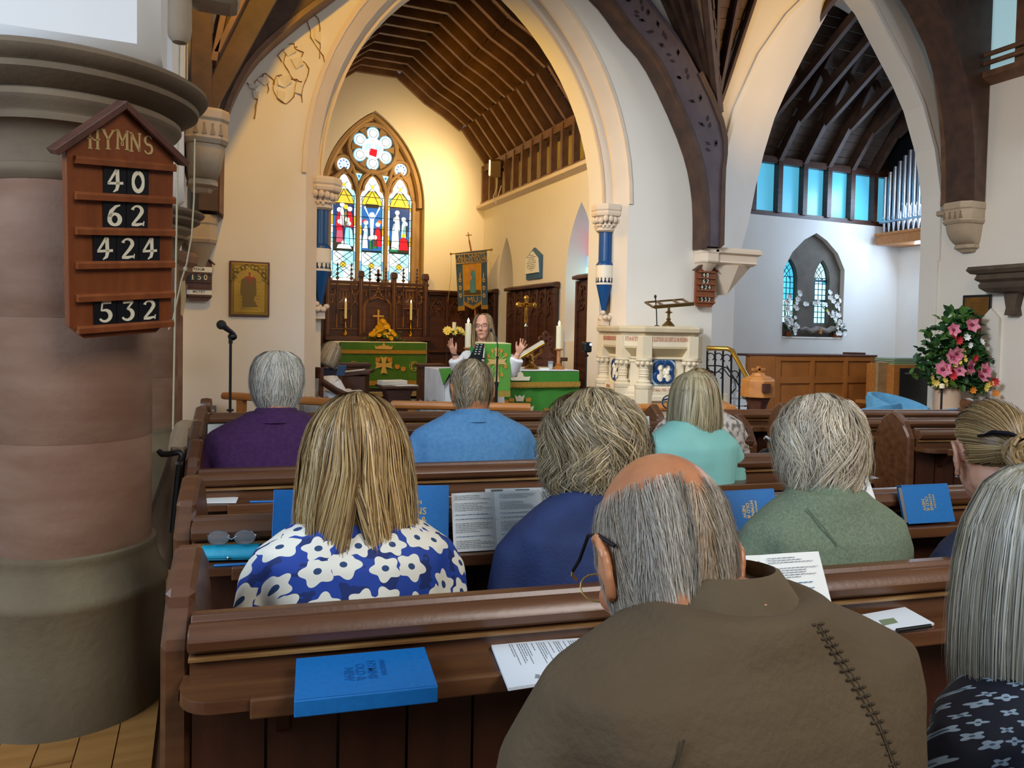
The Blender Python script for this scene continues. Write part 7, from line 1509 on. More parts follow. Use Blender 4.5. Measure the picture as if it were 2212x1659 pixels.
q.build('printed_ring',INK,t)
t,w_,h = quad('service_sheet','white sheet edge beside the blue-shirted man on the fourth shelf','leaflet',lean(873,966,3,.06),lean(900,965,3,.06),lean(876,1000,3,.115)); MB().box((-.03,-h,-.002),(w_,0,0)).build('sheet',PAPER,t)
t = flat_sheet('service_sheet','white paper lying on the fifth pew shelf left of the blue shirt','leaflet',[(878,918),(908,917),(912,922),(880,922)],.740,PAPER,19,False)
a = lean(1184,900,4,.08); t = thing('hymn_book','small dark blue book upright on the fifth pew shelf','book',(a.x,a.y,SZ),R(-8),'small books'); MB().box((0,0,0),(.10,.02,.15)).build('cover',mat('navy_cover','#18234a',.5),t,bevel=.002); MB().box((.004,.004,.002),(.097,.016,.153)).build('page_block',PAGES,t)
# coat on the fourth pew end, second coat nearer and walking stick
def cloth_hang(label, P, rows, m, seed, thick=.02):
    # P: list of (px,py,D,halfwidth m) down the middle of the hanging cloth
    t = thing('coat',label,'coat',(0,0,0)); lr = random.Random(seed); rings = []
    for k,(x_,y_,D_,hw,dp) in enumerate(P):
        c = atD(x_,y_,D_); n_ = 16; rings.append([tuple(c+Vector((hw*math.cos(a)*(1+.16*math.sin(5*a+k*.4)), dp*math.sin(a)*(1+.25*math.sin(4*a+1+k*.3)), .006*math.sin(3*a)))) for a in [2*PI*j/n_ for j in range(n_)]])
    MB().loft(rings).build('cloth',m,t,smooth=60); return t
BEIGE = mat('beige_coat','#a58a68',.85,0,'#94795a',(9,9,3),4,bump=.2,bscale=40); TAUPE = mat('taupe_coat','#8d7a66',.85,0,'#7c6a58',(9,9,3),4,bump=.2,bscale=40)
t = cloth_hang('beige coat draped over the left end of the fourth pew',[(408,911,3.95,.035,.10),(408,918,3.95,.060,.14),(406,940,3.93,.080,.115),(404,970,3.9,.088,.115),(404,1015,3.85,.09,.115),(402,1080,3.8,.085,.15)],0,BEIGE,1)
t = cloth_hang('long taupe coat hanging outside the third pew end beside the pillar',[(388,968,3.08,.03,.03),(384,1000,3.08,.04,.05),(372,1060,3.08,.055,.06),(358,1120,3.08,.07,.06),(348,1175,3.08,.075,.06),(344,1225,3.08,.07,.06)],0,TAUPE,2)
t = thing('walking_stick','black walking stick hooked on the third pew end','walking stick'); K = lambda x_,y_: atD(x_,y_,2.92); q = MB(); q.tube([K(342,973),K(350,981),K(362,981),K(375,979),K(388,977),K(392,984),K(388,1000)],[.010,.013,.012,.011,.012,.011,.010],8); q.build('handle',BLACK,t,smooth=60); MB().tube([K(388,995),atD(383,1030,2.92),atD(372,1150,2.9)],.010,8).build('shaft',BLACK,t,smooth=50); MB().tube([K(388,997),K(387,1003)],.013,8).build('silver_collar',STEEL,t)
t = thing('handbag','dark handbag with beaded strap on the floor right of the fourth pew end','bag'); a = atD(1660,975,3.9); MB().sph((a.x,a.y,a.z-.12),(.10,.07,.14),12,8).build('bag_body',BLACK,t,smooth=60); MB().tube([atD(1652,945,3.9),atD(1660,950,3.9),atD(1670,965,3.9),atD(1674,975,3.9)],.012,8).build('strap',STEEL,t,smooth=60)
t = thing('aisle_chair','blue plastic chair just visible past the left side of the pillar','chair',(-2.15,5.6,0)); MB().box((-.2,-.2,.42),(.25,.2,.46)).build('seat',mat('plastic_blue','#1f5fd0',.5),t,bevel=.01); MB().box((-.2,.18,.5),(.25,.22,.9)).build('back',MATS['plastic_blue'],t,bevel=.01)
for x_ in (-.18,.22):
    for y_ in (-.18,.18): MB().tube([(x_,y_,0),(x_,y_,.44)],.012,6).build('leg',STEEL,t)
# ------------------------------------------------------------------ people
def voxel(mb, vox, smooth_it=4, disp=None):
    me = bpy.data.meshes.new('tmp'); me.from_pydata(mb.v,[],mb.f); o = bpy.data.objects.new('tmp',me); COL.objects.link(o)
    m = o.modifiers.new('r','REMESH'); m.mode = 'VOXEL'; m.voxel_size = vox
    if smooth_it: sm = o.modifiers.new('s','SMOOTH'); sm.factor = .5; sm.iterations = smooth_it
    bpy.context.view_layer.update(); dg = bpy.context.evaluated_depsgraph_get(); out = bpy.data.meshes.new_from_object(o.evaluated_get(dg))
    bpy.data.objects.remove(o); bpy.data.meshes.remove(me); out.materials.clear()
    n = len(out.vertices); co = np.empty(n*3,'f'); out.vertices.foreach_get('co',co); co = co.reshape(-1,3)
    if disp is not None: co = disp(co); out.vertices.foreach_set('co',co.astype('f').ravel())
    out.polygons.foreach_set('use_smooth',[True]*len(out.polygons)); out.update(); return out
def put(me, name, m, parent):
    me.name = name; me.materials.clear(); me.materials.append(m); o = bpy.data.objects.new(name,me); COL.objects.link(o); o.parent = parent; return o
def ell(mb, z, hw, hd, y, n=20, p=2.3, tilt=0.):
    L = []
    for k in range(n):
        a = 2*PI*k/n; c,s = math.cos(a),math.sin(a); L.append((hw*math.copysign(abs(c)**(2/p),c), y+hd*math.copysign(abs(s)**(2/p),s), z+tilt*math.copysign(abs(s)**(2/p),s)*hd))
    return L
def wrinkle(seed, amp, f=(9,9,5)):
    r_ = np.random.RandomState(seed); ph = r_.uniform(0,6.28,6)
    def fn(co):
        x,y,z = co[:,0],co[:,1],co[:,2]
        d = np.sin(f[2]*z*3+3*np.sin(f[0]*x+ph[0])+ph[1])*np.sin(f[0]*x*1.3+2*np.sin(f[2]*z+ph[2])+ph[3]) + .6*np.sin(23*z+17*x+ph[4]+2*np.sin(11*x+ph[5]))
        out = co.copy(); out[:,1] += amp*d; return out
    return fn
def head_parts(mb, M, s, ear=1.0, jaw=1.0, face=True):
    old = mb.M; mb.M = old @ M @ Matrix.Scale(s,4)
    mb.sph((0,-.012,.030),(.077,.097,.098),20,14); mb.sph((0,.028,-.025),(.064,.066,.092),16,12); mb.sph((0,.045,-.085),(.043*jaw,.042,.036),12,8); mb.sph((0,-.03,-.05),(.062,.06,.06),12,8)
    if face:
        mb.tube([(0,.086,.025),(0,.103,.0),(0,.112,-.022),(0,.095,-.032)],[.009,.011,.015,.010],8); 
        for sx in (-1,1): mb.sph((sx*.036,.072,-.025),(.024,.022,.022),8,6); mb.sph((sx*.011,.098,-.03),(.009,.010,.007),8,6); mb.sph((sx*.030,.078,.034),(.024,.012,.008),8,6)
        mb.tube([(-.024,.082,-.060),(0,.090,-.057),(.024,.082,-.060)],.006,6); mb.tube([(-.02,.082,-.069),(0,.088,-.070),(.02,.082,-.069)],.007,6); mb.sph((0,.083,-.100),(.02,.014,.014),8,6)
    for sx in (-1,1):
        e = ear; base = Vector((sx*.076,-.008,-.012)); q = [(0,.020,.030),(.012,.006,.040),(.018,-.014,.034),(.017,-.024,.012),(.012,-.018,-.014),(.006,-.004,-.034),(.0,.012,-.036)]
        mb.tube([base+Vector((sx*a*e,b_*e,c*e)) for a,b_,c in q],[.006,.0065,.0065,.0065,.0065,.008,.006],8); mb.sph(tuple(base+Vector((sx*.007,-.002,.002))),(.006,.018*e,.030*e),8,6); mb.sph(tuple(base+Vector((sx*.006,.016,.0))),(.006,.006,.010),6,5)
    mb.M = old
def hand(mb, M, s=1., curl=.35, side=1, spread=.12):
    old = mb.M; mb.M = old @ M @ Matrix.Scale(s,4)      # local: wrist at origin, fingers along +z, palm facing +y
    mb.loft([[( .026*k[1]*math.cos(a), .011*k[1]*math.sin(a)*1.1, k[0]) for a in [2*PI*j/10 for j in range(10)]] for k in ((-.03,.9),(.0,1.0),(.035,1.45),(.075,1.55),(.09,1.35))])
    for i,(x_,L_) in enumerate(((-.030,.066),(-.010,.076),(.011,.072),(.031,.056))):
        a0 = spread*(i-1.5); p = Vector((x_,0,.078)); pts = [p]; c = 0.
        for k,f_ in enumerate((.42,.33,.25)):
            c += curl*(.5+.5*k); d = Vector((math.sin(a0)*math.cos(c), math.sin(c), math.cos(a0)*math.cos(c))); pts.append(pts[-1]+d*L_*f_)
        mb.tube(pts,[.0095,.009,.0085,.0075],8); mb.sph(tuple(pts[-1]),.0075,8,6)
    th = [Vector((side*-.024,0,.012)),Vector((side*-.045,.008,.036)),Vector((side*-.060,.016,.062)),Vector((side*-.064,.022,.082))]
    mb.tube(th,[.013,.0115,.0095,.008],8); mb.sph(tuple(th[-1]),.008,8,6); mb.M = old
def frame_to(p, z, y):
    z = Vector(z).normalized(); y = Vector(y); y = (y-z*y.dot(z)).normalized(); x = y.cross(z)
    return Matrix(((x.x,y.x,z.x,p[0]),(x.y,y.y,z.y,p[1]),(x.z,y.z,z.z,p[2]),(0,0,0,1)))
HAIRM = attrmat('hair_strands',.42,.35)
def hairs(parent, M, prof, n, pal, wid, segs=9, wave=0., freq=3., az=(-PI,PI), s0=(0.,.25), ln=(.5,.8), lay=(.97,1.04), drift=.15, gap=None, seed=1, smax=1.0, curl=0., root=None, fly=.0, name='hair', lockamp=1., capfront=.30, cap=True, capcol=None, capaz=None, capmax=1.):
    r_ = np.random.RandomState(seed); P = np.array(prof,float); S = np.linspace(0,1,len(P))
    def prf(s): return [np.interp(s,S,P[:,k]) for k in range(4)]       # z, rx, ry_back, ry_front
    phi = r_.uniform(az[0],az[1],n); NK = 46; nod = np.linspace(-PI-.01,PI+.01,NK); lk = lambda sc,sp=0.: np.interp(phi, nod, sc*r_.randn(NK))+sp*r_.randn(n); a0 = r_.uniform(s0[0],s0[1],n)**1.0; a1 = np.minimum(smax*(1+.04*r_.randn(n)), a0+r_.uniform(ln[0],ln[1],n)); lyr = r_.uniform(lay[0],lay[1],n)
    t = np.linspace(0,1,segs+1)[None,:]; s = a0[:,None]+(a1-a0)[:,None]*t
    ph = phi[:,None]+lk(drift,drift*.22)[:,None]*t
    z,rx,rb,rf = prf(np.clip(s,0,1)); over = np.clip(s-1,0,1); z = z-over*.3
    cl = lk(2.2,.6)[:,None]; lz_ = lk(.045,.012)[:,None]; ph = ph + wave*np.sin(freq*6.28*s+cl)*np.clip(s*2,0,1)
    if gap is not None: ph = ph + gap(phi[:,None]+0*s,s)
    k = (lyr[:,None]+lz_*np.clip(s*2.5,0,1)*lockamp)*(1+fly*np.abs(r_.randn(n))[:,None]*t**2) + curl*np.sin(freq*6.28*s*1.3+cl*1.7)
    ry = np.where(np.cos(ph)>0, rb, rf)
    X = rx*k*np.sin(ph); Y = -ry*k*np.cos(ph); Z = z + curl*.13*np.cos(freq*6.28*s+cl)
    Z = Z + .012*(lyr[:,None]-1)*8*(1-np.clip(s*3,0,1))
    C = np.stack([X,Y,Z],-1)
    Tn = np.gradient(C,axis=1); Tn /= np.linalg.norm(Tn,axis=-1,keepdims=True)+1e-9
    N = np.stack([np.sin(ph)/np.maximum(rx,.02),-np.cos(ph)/np.maximum(ry,.02),.0*ph],-1); N = N/(np.linalg.norm(N,axis=-1,keepdims=True)+1e-9); N[...,2] += .35*(1-np.clip(s*2.,0,1))
    W = np.cross(Tn,N); W /= np.linalg.norm(W,axis=-1,keepdims=True)+1e-9
    ww = wid*(r_.uniform(.6,1.3,n))[:,None,None]*np.clip(1.25-t**3*1.1,.12,1)[:,:,None]
    V = np.stack([C-W*ww,C+W*ww],2).reshape(-1,3)
    m = segs+1; base = (np.arange(n)*m*2)[:,None]; kk = np.arange(segs)[None,:]*2
    F = np.stack([base+kk,base+kk+1,base+kk+3,base+kk+2],-1).reshape(-1,4)
    me = bpy.data.meshes.new(name); me.vertices.add(len(V)); me.loops.add(F.size); me.polygons.add(len(F))
    me.vertices.foreach_set('co',V.astype('f').ravel()); me.loops.foreach_set('vertex_index',F.astype('i').ravel()); me.polygons.foreach_set('loop_start',np.arange(0,F.size,4,dtype='i')); me.polygons.foreach_set('loop_total',np.full(len(F),4,dtype='i'))
    pl = np.array([lin(c) for c in pal]); ci = r_.randint(0,len(pl),n); col = pl[ci]*(r_.uniform(.8,1.15,n)+lk(.16))[:,None]; col = np.repeat(col[:,None,:],m,1)
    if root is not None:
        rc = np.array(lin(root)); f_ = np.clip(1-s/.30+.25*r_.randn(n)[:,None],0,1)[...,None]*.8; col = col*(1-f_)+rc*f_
    col = np.repeat(np.clip(col,0,1)[:,:,None,:],2,2).reshape(-1,3); col = np.concatenate([col,np.ones((len(col),1))],1)
    at = me.color_attributes.new('Col','FLOAT_COLOR','POINT'); at.data.foreach_set('color',col.astype('f').ravel())
    me.update(); me.validate(); me.polygons.foreach_set('use_smooth',[True]*len(F)); me.materials.append(HAIRM)
    o = bpy.data.objects.new(name,me); COL.objects.link(o); o.parent = parent; o.matrix_local = M; o['kind'] = 'stuff'
    if cap:
        q = MB(); na = 28; ca = capaz or (-PI,PI); rings = []
        for sv in np.linspace(0.0,capmax,18):
            z_,x_,b_,f_ = [float(v) for v in prf(sv)]; ring = []
            for j in range(na):
                a = -PI+2*PI*j/na; w_ = .955
                if not (ca[0] <= a <= ca[1]) and sv > capfront: w_ = .5
                g = gap(np.array([[a]]),np.array([[sv]]))[0,0]*.9 if gap is not None else 0
                ry_ = b_ if math.cos(a+g) > 0 else f_; ring.append((max(x_,.004)*w_*math.sin(a+g), -max(ry_,.004)*w_*math.cos(a+g), z_-.006))
            rings.append(ring)
        q.loft(rings); me2 = q.mesh('hair_mass', mat(name+'_mass_'+str(seed), capcol or pal[0], .6), 80); o2 = bpy.data.objects.new('hair_mass',me2); COL.objects.link(o2); o2.parent = parent; o2.matrix_local = M
    return o
TROUS = mat('dark_trousers','#22262f',.85); SHOE = mat('shoe_leather','#1a1512',.5)
class Person: pass
def person(label, hx, hy, D, hs, yaw=7.5, hyaw=0., hpitch=0., hroll=0., shz=1.0, shw=.20, hf=.04, gm=None, depth=1., skin=SKIN, vox=.0085, gvox=.009, lean_=0., gname='jacket', collar=.05, seed=1, wr=.004, seatz=.445, legs=True, face=True, ear=1., neckw=.056, sleeves=True, shdrop=.07, colm=None, arms_fwd=.33, cy=0., ox=0., ctl=.25, th=.37, knees=None, tm=None):
    Hc = atD(hx,hy,D); ry = -R(yaw); d = Vector((math.sin(R(yaw)),math.cos(R(yaw)),0)); org = Vector((Hc.x,Hc.y,0)) - d*hf + Vector((math.cos(ry),math.sin(ry),0))*ox
    t = thing('person',label,'person',org,ry); L = Person(); L.t = t
    loc = T(org.x,org.y,0,ry).inverted(); h = loc @ Hc; L.h = h
    Mh = Matrix.Translation(h) @ Matrix.Rotation(-R(hyaw),4,'Z') @ Matrix.Rotation(-R(hpitch),4,'X') @ Matrix.Rotation(R(hroll),4,'Y'); L.Mh = Mh; L.hs = hs
    sd = shw/.20; lz = lambda z: lean_*max(0,(z-.5))/(shz-.5)-lean_
    def rings(k, top=True):
        R_ = [(.40,.175,.135),(.50,.180,.14),(.62,.168,.125),(shz-.26,.178,.122),(shz-.16,.192,.120),(shz-.10,.200,.112),(shz-shdrop+.005,.196,.098),(shz-shdrop*.45,.150,.084),(shz-.0,.098,.078),(shz+.018,.082,.070)]
        return [ell(None,z,w_*sd+k,dp*depth+k,lz(z)) for z,w_,dp in R_]
    arms = []
    for sx in (-1,1): arms.append([Vector((sx*(.165*sd),lz(shz),shz-shdrop-.035)),Vector((sx*(.195*sd),lz(shz)+.01,shz-.16)),Vector((sx*(.225*sd),.02,shz-.34)),Vector((sx*.20*sd,.12,shz-.40)),Vector((sx*.11,arms_fwd,.60))])
    b = MB(); b.loft(rings(-.03)); nb = Vector((0,lz(shz),shz-.01)); hb = h+Vector((0,-.015,-.06*hs)); b.tube([nb-Vector((0,0,.08)),nb,nb.lerp(hb,.5),hb],[neckw*1.25,neckw*1.12,neckw,neckw*1.0],16)
    for A in arms: b.tube(A,[.048,.046,.040,.036,.026],10)
    for A,sx in zip(arms,(-1,1)): hand(b, frame_to(A[-1],(-.25*sx,.75,-.35),(0,-.3,-1)), .95, .45, -sx)
    if legs:
        KN = knees or [(-.11,th,.50),(.11,th,.50)]
        for (kx,ky,kz),sx in zip(KN,(-1,1)): b.tube([(sx*.09,.0,.49),(kx,ky,kz),(kx,ky+.04,kz-.04),(kx,ky+.01,.10)],[.075,.058,.055,.04],10); b.sph((kx,ky+.04,.045),(.042,.10,.04),10,6)
    head_parts(b, Mh, hs, ear, face=face)
    L.body = put(voxel(b,vox,2),'body',skin,t)
    if legs:
        q = MB()
        for (kx,ky,kz),sx in zip(KN,(-1,1)): q.tube([(sx*.085,-.05,.50),(kx,ky,kz+.005),(kx,ky+.05,kz-.04),(kx,ky+.02,.08)],[.095,.078,.072,.058],12)
        q.loft([ell(None,z,.185*sd,.15,0) for z in (.40,.5,.58)]); put(voxel(q,.014,3),'trousers',tm or TROUS,t)
        for (kx,ky,kz) in KN: MB().loft([ell(None,z,w_,dp,ky+.05,14) for z,w_,dp in ((0,.045,.125),(.02,.05,.13),(.06,.042,.10),(.09,.035,.05))]).build('shoe',SHOE,t,smooth=60,loc=(kx,0,0))
    g = MB(); g.loft(rings(.012))
    if sleeves:
        for A in arms: A2 = A[:4]+[A[3].lerp(A[4],.82)]; g.tube(A2,[.066,.064,.060,.056,.044],14)
    L.garm = put(voxel(g,gvox,5,wrinkle(seed,wr)),gname,gm,t)
    if collar:
        q = MB(); cz = shz-.012; c0 = nb; rows = []
        for z,r_ in ((-.016,1.34),(collar*.5,1.20),(collar,1.04),(collar*1.04,.96),(collar*.4,1.04),(-.012,1.12)):
            rows.append([(neckw*1.12*r_*math.cos(a), c0.y+.004+cy+neckw*1.2*r_*math.sin(a)+z*ctl, cz+z+.010*math.sin(a)*-1) for a in [2*PI*k/26 for k in range(26)]])
        rows.append(rows[0]); q.loft(rows,True,False); q.build('collar',colm or gm,t,smooth=60)
    return L
def scalp(k=1.,hz=.0): # profile hugging the skull: z, rx, ry_back, ry_front
    return [(.128*k,.0,.0,.0),(.124*k,.03*k,.045*k,.03*k),(.108*k,.053*k,.078*k,.05*k),(.082*k,.070*k,.100*k,.065*k),(.045*k,.079*k,.110*k,.076*k),(.0,.081*k,.108*k,.08*k),(-.04*k,.076*k,.095*k,.07*k),(-.075*k,.066*k,.078*k,.06*k),(-.10*k,.058*k,.066*k,.05*k)]

# fabric prints
def print_mat(name, base, flower, centre, scale=14., petals=5, r0=.30, amp=.09, dark=None, thr2=.07):
    m = bpy.data.materials.new(name); m.use_nodes = True; nt = m.node_tree; b = nt.nodes['Principled BSDF']; N = nt.nodes.new; lk = nt.links.new
    tc = N('ShaderNodeTexCoord'); sep = N('ShaderNodeSeparateXYZ'); lk(tc.outputs['Object'],sep.inputs[0]); cmb = N('ShaderNodeCombineXYZ'); lk(sep.outputs['X'],cmb.inputs[0]); zy = N('ShaderNodeMath'); zy.operation='MULTIPLY_ADD'; lk(sep.outputs['Y'],zy.inputs[0]); zy.inputs[1].default_value=.95; lk(sep.outputs['Z'],zy.inputs[2]); lk(zy.outputs[0],cmb.inputs[1])
    ad = N('ShaderNodeMath'); ad.operation='MULTIPLY_ADD'; lk(sep.outputs['Y'],ad.inputs[0]); ad.inputs[1].default_value=.35; lk(sep.outputs['X'],ad.inputs[2]); lk(ad.outputs[0],cmb.inputs[0])
    v = N('ShaderNodeTexVoronoi'); v.voronoi_dimensions='2D'; v.inputs['Scale'].default_value = scale; v.inputs['Randomness'].default_value=.55; lk(cmb.outputs[0],v.inputs['Vector'])
    sub = N('ShaderNodeVectorMath'); sub.operation='SUBTRACT'
    sc = N('ShaderNodeVectorMath'); sc.operation='SCALE'; sc.inputs['Scale'].default_value = 1.0
    lk(cmb.outputs[0],sub.inputs[0]); lk(v.outputs['Position'],sub.inputs[1])
    s2 = N('ShaderNodeSeparateXYZ'); lk(sub.outputs[0],s2.inputs[0]); at = N('ShaderNodeMath'); at.operation='ARCTAN2'; lk(s2.outputs['Y'],at.inputs[0]); lk(s2.outputs['X'],at.inputs[1])
    sx = N('ShaderNodeSeparateXYZ'); lk(v.outputs['Color'],sx.inputs[0]); mu = N('ShaderNodeMath'); mu.operation='MULTIPLY_ADD'; lk(at.outputs[0],mu.inputs[0]); mu.inputs[1].default_value=petals; 
    m6 = N('ShaderNodeMath'); m6.operation='MULTIPLY'; lk(sx.outputs['X'],m6.inputs[0]); m6.inputs[1].default_value=6.28; lk(m6.outputs[0],mu.inputs[2])
    cs = N('ShaderNodeMath'); cs.operation='COSINE'; lk(mu.outputs[0],cs.inputs[0]); ra = N('ShaderNodeMath'); ra.operation='MULTIPLY_ADD'; lk(cs.outputs[0],ra.inputs[0]); ra.inputs[1].default_value=amp; ra.inputs[2].default_value=r0
    sz = N('ShaderNodeMath'); sz.operation='MULTIPLY_ADD'; lk(sx.outputs['Y'],sz.inputs[0]); sz.inputs[1].default_value=.14; lk(ra.outputs[0],sz.inputs[2]); s3 = N('ShaderNodeMath'); s3.operation='SUBTRACT'; lk(sz.outputs[0],s3.inputs[0]); s3.inputs[1].default_value=.06
    ln = N('ShaderNodeVectorMath'); ln.operation='LENGTH'; lk(sub.outputs[0],ln.inputs[0]); ds = N('ShaderNodeMath'); ds.operation='MULTIPLY'; lk(ln.outputs['Value'],ds.inputs[0]); ds.inputs[1].default_value=scale
    c1_ = N('ShaderNodeMath'); c1_.operation='LESS_THAN'; lk(ds.outputs[0],c1_.inputs[0]); lk(s3.outputs[0],c1_.inputs[1]); c2_ = N('ShaderNodeMath'); c2_.operation='LESS_THAN'; lk(ds.outputs[0],c2_.inputs[0]); c2_.inputs[1].default_value=thr2
    mx = N('ShaderNodeMix'); mx.data_type='RGBA'; mx.inputs[6].default_value=(*lin(base),1); mx.inputs[7].default_value=(*lin(flower),1); lk(c1_.outputs[0],mx.inputs[0])
    if dark:
        nz = N('ShaderNodeTexNoise'); nz.inputs['Scale'].default_value=scale*1.6; lk(cmb.outputs[0],nz.inputs['Vector']); gt = N('ShaderNodeMath'); gt.operation='GREATER_THAN'; lk(nz.outputs['Fac'],gt.inputs[0]); gt.inputs[1].default_value=.56
        m0 = N('ShaderNodeMix'); m0.data_type='RGBA'; m0.inputs[6].default_value=(*lin(base),1); m0.inputs[7].default_value=(*lin(dark),1); lk(gt.outputs[0],m0.inputs[0]); lk(m0.outputs[2],mx.inputs[6])
    my = N('ShaderNodeMix'); my.data_type='RGBA'; lk(c2_.outputs[0],my.inputs[0]); lk(mx.outputs[2],my.inputs[6]); my.inputs[7].default_value=(*lin(centre),1); lk(my.outputs[2],b.inputs['Base Color']); b.inputs['Roughness'].default_value=.75
    return m
FLORAL = print_mat('floral_blouse','#1c3f96','#e6e2d2','#23406a',12.5,5,.43,.075,'#142a66',.11)
NAVYDOT = print_mat('navy_print','#0a1024','#8fa4b6','#3d5468',42,4,.26,.09,None,.08)
CAMO = mat('leafy_print','#7b7068',.8,0,'#d3cbc2',(30,30,30),5,.40,.55)
OLIVE = mat('olive_moleskin','#4f3f2a',.9,0,'#5d4c34',(5,5,5),5,.3,.7,bump=.25,bscale=90)
OLIVEC = mat('olive_collar','#554630',.9,0,'#63523a',(8,8,8),5,bump=.2,bscale=120)
NAVYJ = mat('navy_corduroy','#18264e',.85,0,'#22335f',(8,8,8),4,bump=.2,bscale=120)
TWEED = mat('green_grey_tweed','#5f6d58',.9,0,'#76846c',(160,160,160),2,.3,.7,bump=.2,bscale=300)
PURPLE = mat('purple_sweater','#3a1745',.9,0,'#44204f',(60,60,60),2,bump=.12,bscale=200)
SKYB = mat('sky_blue_sweater','#4f86b6',.85,0,'#5a90be',(60,60,60),2,bump=.12,bscale=160)
MINT = mat('mint_jacket','#7fbfb6',.8,0,'#8cc9bf',(7,7,7),3,bump=.08,bscale=60)
NAVYT = mat('navy_top','#171f3a',.85)
SKINB = mat('skin_ruddy','#c4855c',.36,0,'#b06f4a',(18,18,18),4,.3,.7,bump=.05,bscale=150)
SKINP = mat('skin_pale','#dca78c',.5,0,'#cf9478',(16,16,16),4,.3,.7)
# bald man in the olive jacket
P1 = person('bald grey-fringed man in a brown-olive jacket, nearest to the viewer',1432,1210,1.02,1.12,2,1,34,5,1.075,.252,.105,OLIVE,1.12,SKINB,.0056,.0075,.05,'jacket',.050,3,.0035,ear=.95,neckw=.066,shdrop=.062,colm=OLIVEC,cy=.012,ctl=.5,ox=.042,knees=[(-.30,.30,.60),(.16,.34,.52)],tm=mat('denim','#26344f',.9,0,'#2f4061',(90,90,90),2,bump=.1,bscale=300))
sc_ = [(z,a,b_,c) for z,a,b_,c in scalp(1.12)] + [(-.135,.066,.070,.05)]
WG = ['#9c8466','#b39a78','#8f7a5e','#bfae94','#b5ab9b','#a58d6d','#b3a890','#8a7256']; WS = ['#a89c8a','#b8ad9c','#958a78','#c2b8a8','#8d8272']
hairs(P1.t,P1.Mh,sc_,11000,WG,.00033,5,.01,2,(-2.0,2.0),(.40,.93),(.05,.10),(1.0,1.012),.04,None,3,1.02,0,None,.02,'hair',.12,.30,False)
hairs(P1.t,P1.Mh,sc_,3800,WS,.00036,5,.02,2,(.15,2.0),(.36,.75),(.06,.13),(1.0,1.03),.06,None,4,1.02,0,None,.04,'side_hair',.15,.30,False)
hairs(P1.t,P1.Mh,sc_,3800,WS,.00036,5,.02,2,(-2.0,-.15),(.36,.75),(.06,.13),(1.0,1.03),.06,None,14,1.02,0,None,.04,'side_hair',.15,.30,False)
hairs(P1.t,P1.Mh,sc_,1500,WS,.00040,6,.10,1.5,(-1.5,1.5),(.80,.92),(.10,.16),(1.0,1.03),.18,None,6,1.04,0,None,.06,'nape_hair',.3,.30,False)
q = MB(P1.Mh @ Matrix.Scale(1.12,4)); q.tube([(-.082,.09,.014),(-.088,.05,.016),(-.094,.0,.030),(-.092,-.024,.022),(-.084,-.045,.002)],.0024,6); q.build('spectacle_arm',BLACKM,P1.t)
q = MB(P1.Mh @ Matrix.Scale(1.12,4)); q.tube([(-.082,.09,.014),(-.078,.104,.012),(-.07,.110,.008)],.002,6); q.tube([(-.044+.024*math.cos(a),.106,-.004+.018*math.sin(a)) for a in [2*PI*k/16 for k in range(16)]],.0012,5,closed=True); q.build('spectacle_rim',GILT,P1.t)
def back_y(garm, x, z):
    me = garm.data; best = None
    n = len(me.vertices); co = np.empty(n*3,'f'); me.vertices.foreach_get('co',co); co = co.reshape(-1,3); d = (co[:,0]-x)**2+(co[:,2]-z)**2; idx = np.argsort(d)[:24]; return float(co[idx,1].min())
def seam(P, pts, m, r_=.003, name='seam', stitch=False):
    V = [Vector((x,back_y(P.garm,x,z)-.001,z)) for x,z in pts]; q = MB(); q.tube(V,r_,5,flat=.6)
    if stitch:
        for i in range(len(V)-1):
            for k in range(4):
                p = V[i].lerp(V[i+1],k/4); 
                for s_ in (-1,1): q.sph((p.x+s_*.006,p.y+.002,p.z),(.0045,.0018,.0022),6,4)
    o = q.build(name,m,P.t,smooth=60); return o
DARKS = mat('seam_dark','#40331f',.9)
seam(P1,[(.045,1.085),(.062,1.055),(.078,1.02),(.092,.985),(.106,.94),(.120,.885),(.128,.83)],DARKS,.0014,'back_seam',True)
seam(P1,[(-.155,1.00),(-.172,.965),(-.176,.92),(-.170,.87),(-.162,.82)],DARKS,.0018,'armhole_seam')
# blonde woman
P2_ = person('woman with long highlighted blonde hair in a white-flowered blue blouse',770,978,1.90,1.12,8,4,8,0,.955,.222,.05,FLORAL,1.0,SKIN,.009,.0085,.02,'blouse',.035,5,.004,face=True,shdrop=.075)
bl = [(.138,.0,.0,.0),(.130,.045,.055,.045),(.108,.080,.092,.07),(.06,.110,.118,.09),(.0,.124,.126,.10),(-.08,.132,.128,.11),(-.16,.135,.122,.11),(-.23,.128,.115,.105),(-.29,.108,.105,.09),(-.345,.080,.090,.07)]
bl = [(z*1.08,a*1.04,b_*1.04,c*1.04) for z,a,b_,c in bl]
def part_gap(ph, s): 
    g = np.clip((s-.50)/.5,0,1)*.62; return np.sign(ph+.12)*g*np.exp(-np.abs(ph+.12)*.75)
BLP = ['#c9a668','#b8925a','#d8bd86','#a57f4c','#8a6a40','#dcc79a','#93744c','#bfa070']
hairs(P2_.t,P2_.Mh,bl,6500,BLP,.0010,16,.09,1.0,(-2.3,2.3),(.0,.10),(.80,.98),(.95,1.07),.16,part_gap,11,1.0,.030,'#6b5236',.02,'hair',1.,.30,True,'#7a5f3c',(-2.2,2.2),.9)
hairs(P2_.t,P2_.Mh,bl,1500,BLP,.0010,8,.03,1.5,(-PI,PI),(.0,.02),(.25,.5),(.99,1.03),.2,None,12,1.0,.0,'#6b5236',.0,'crown_hair',1.,.30,False)
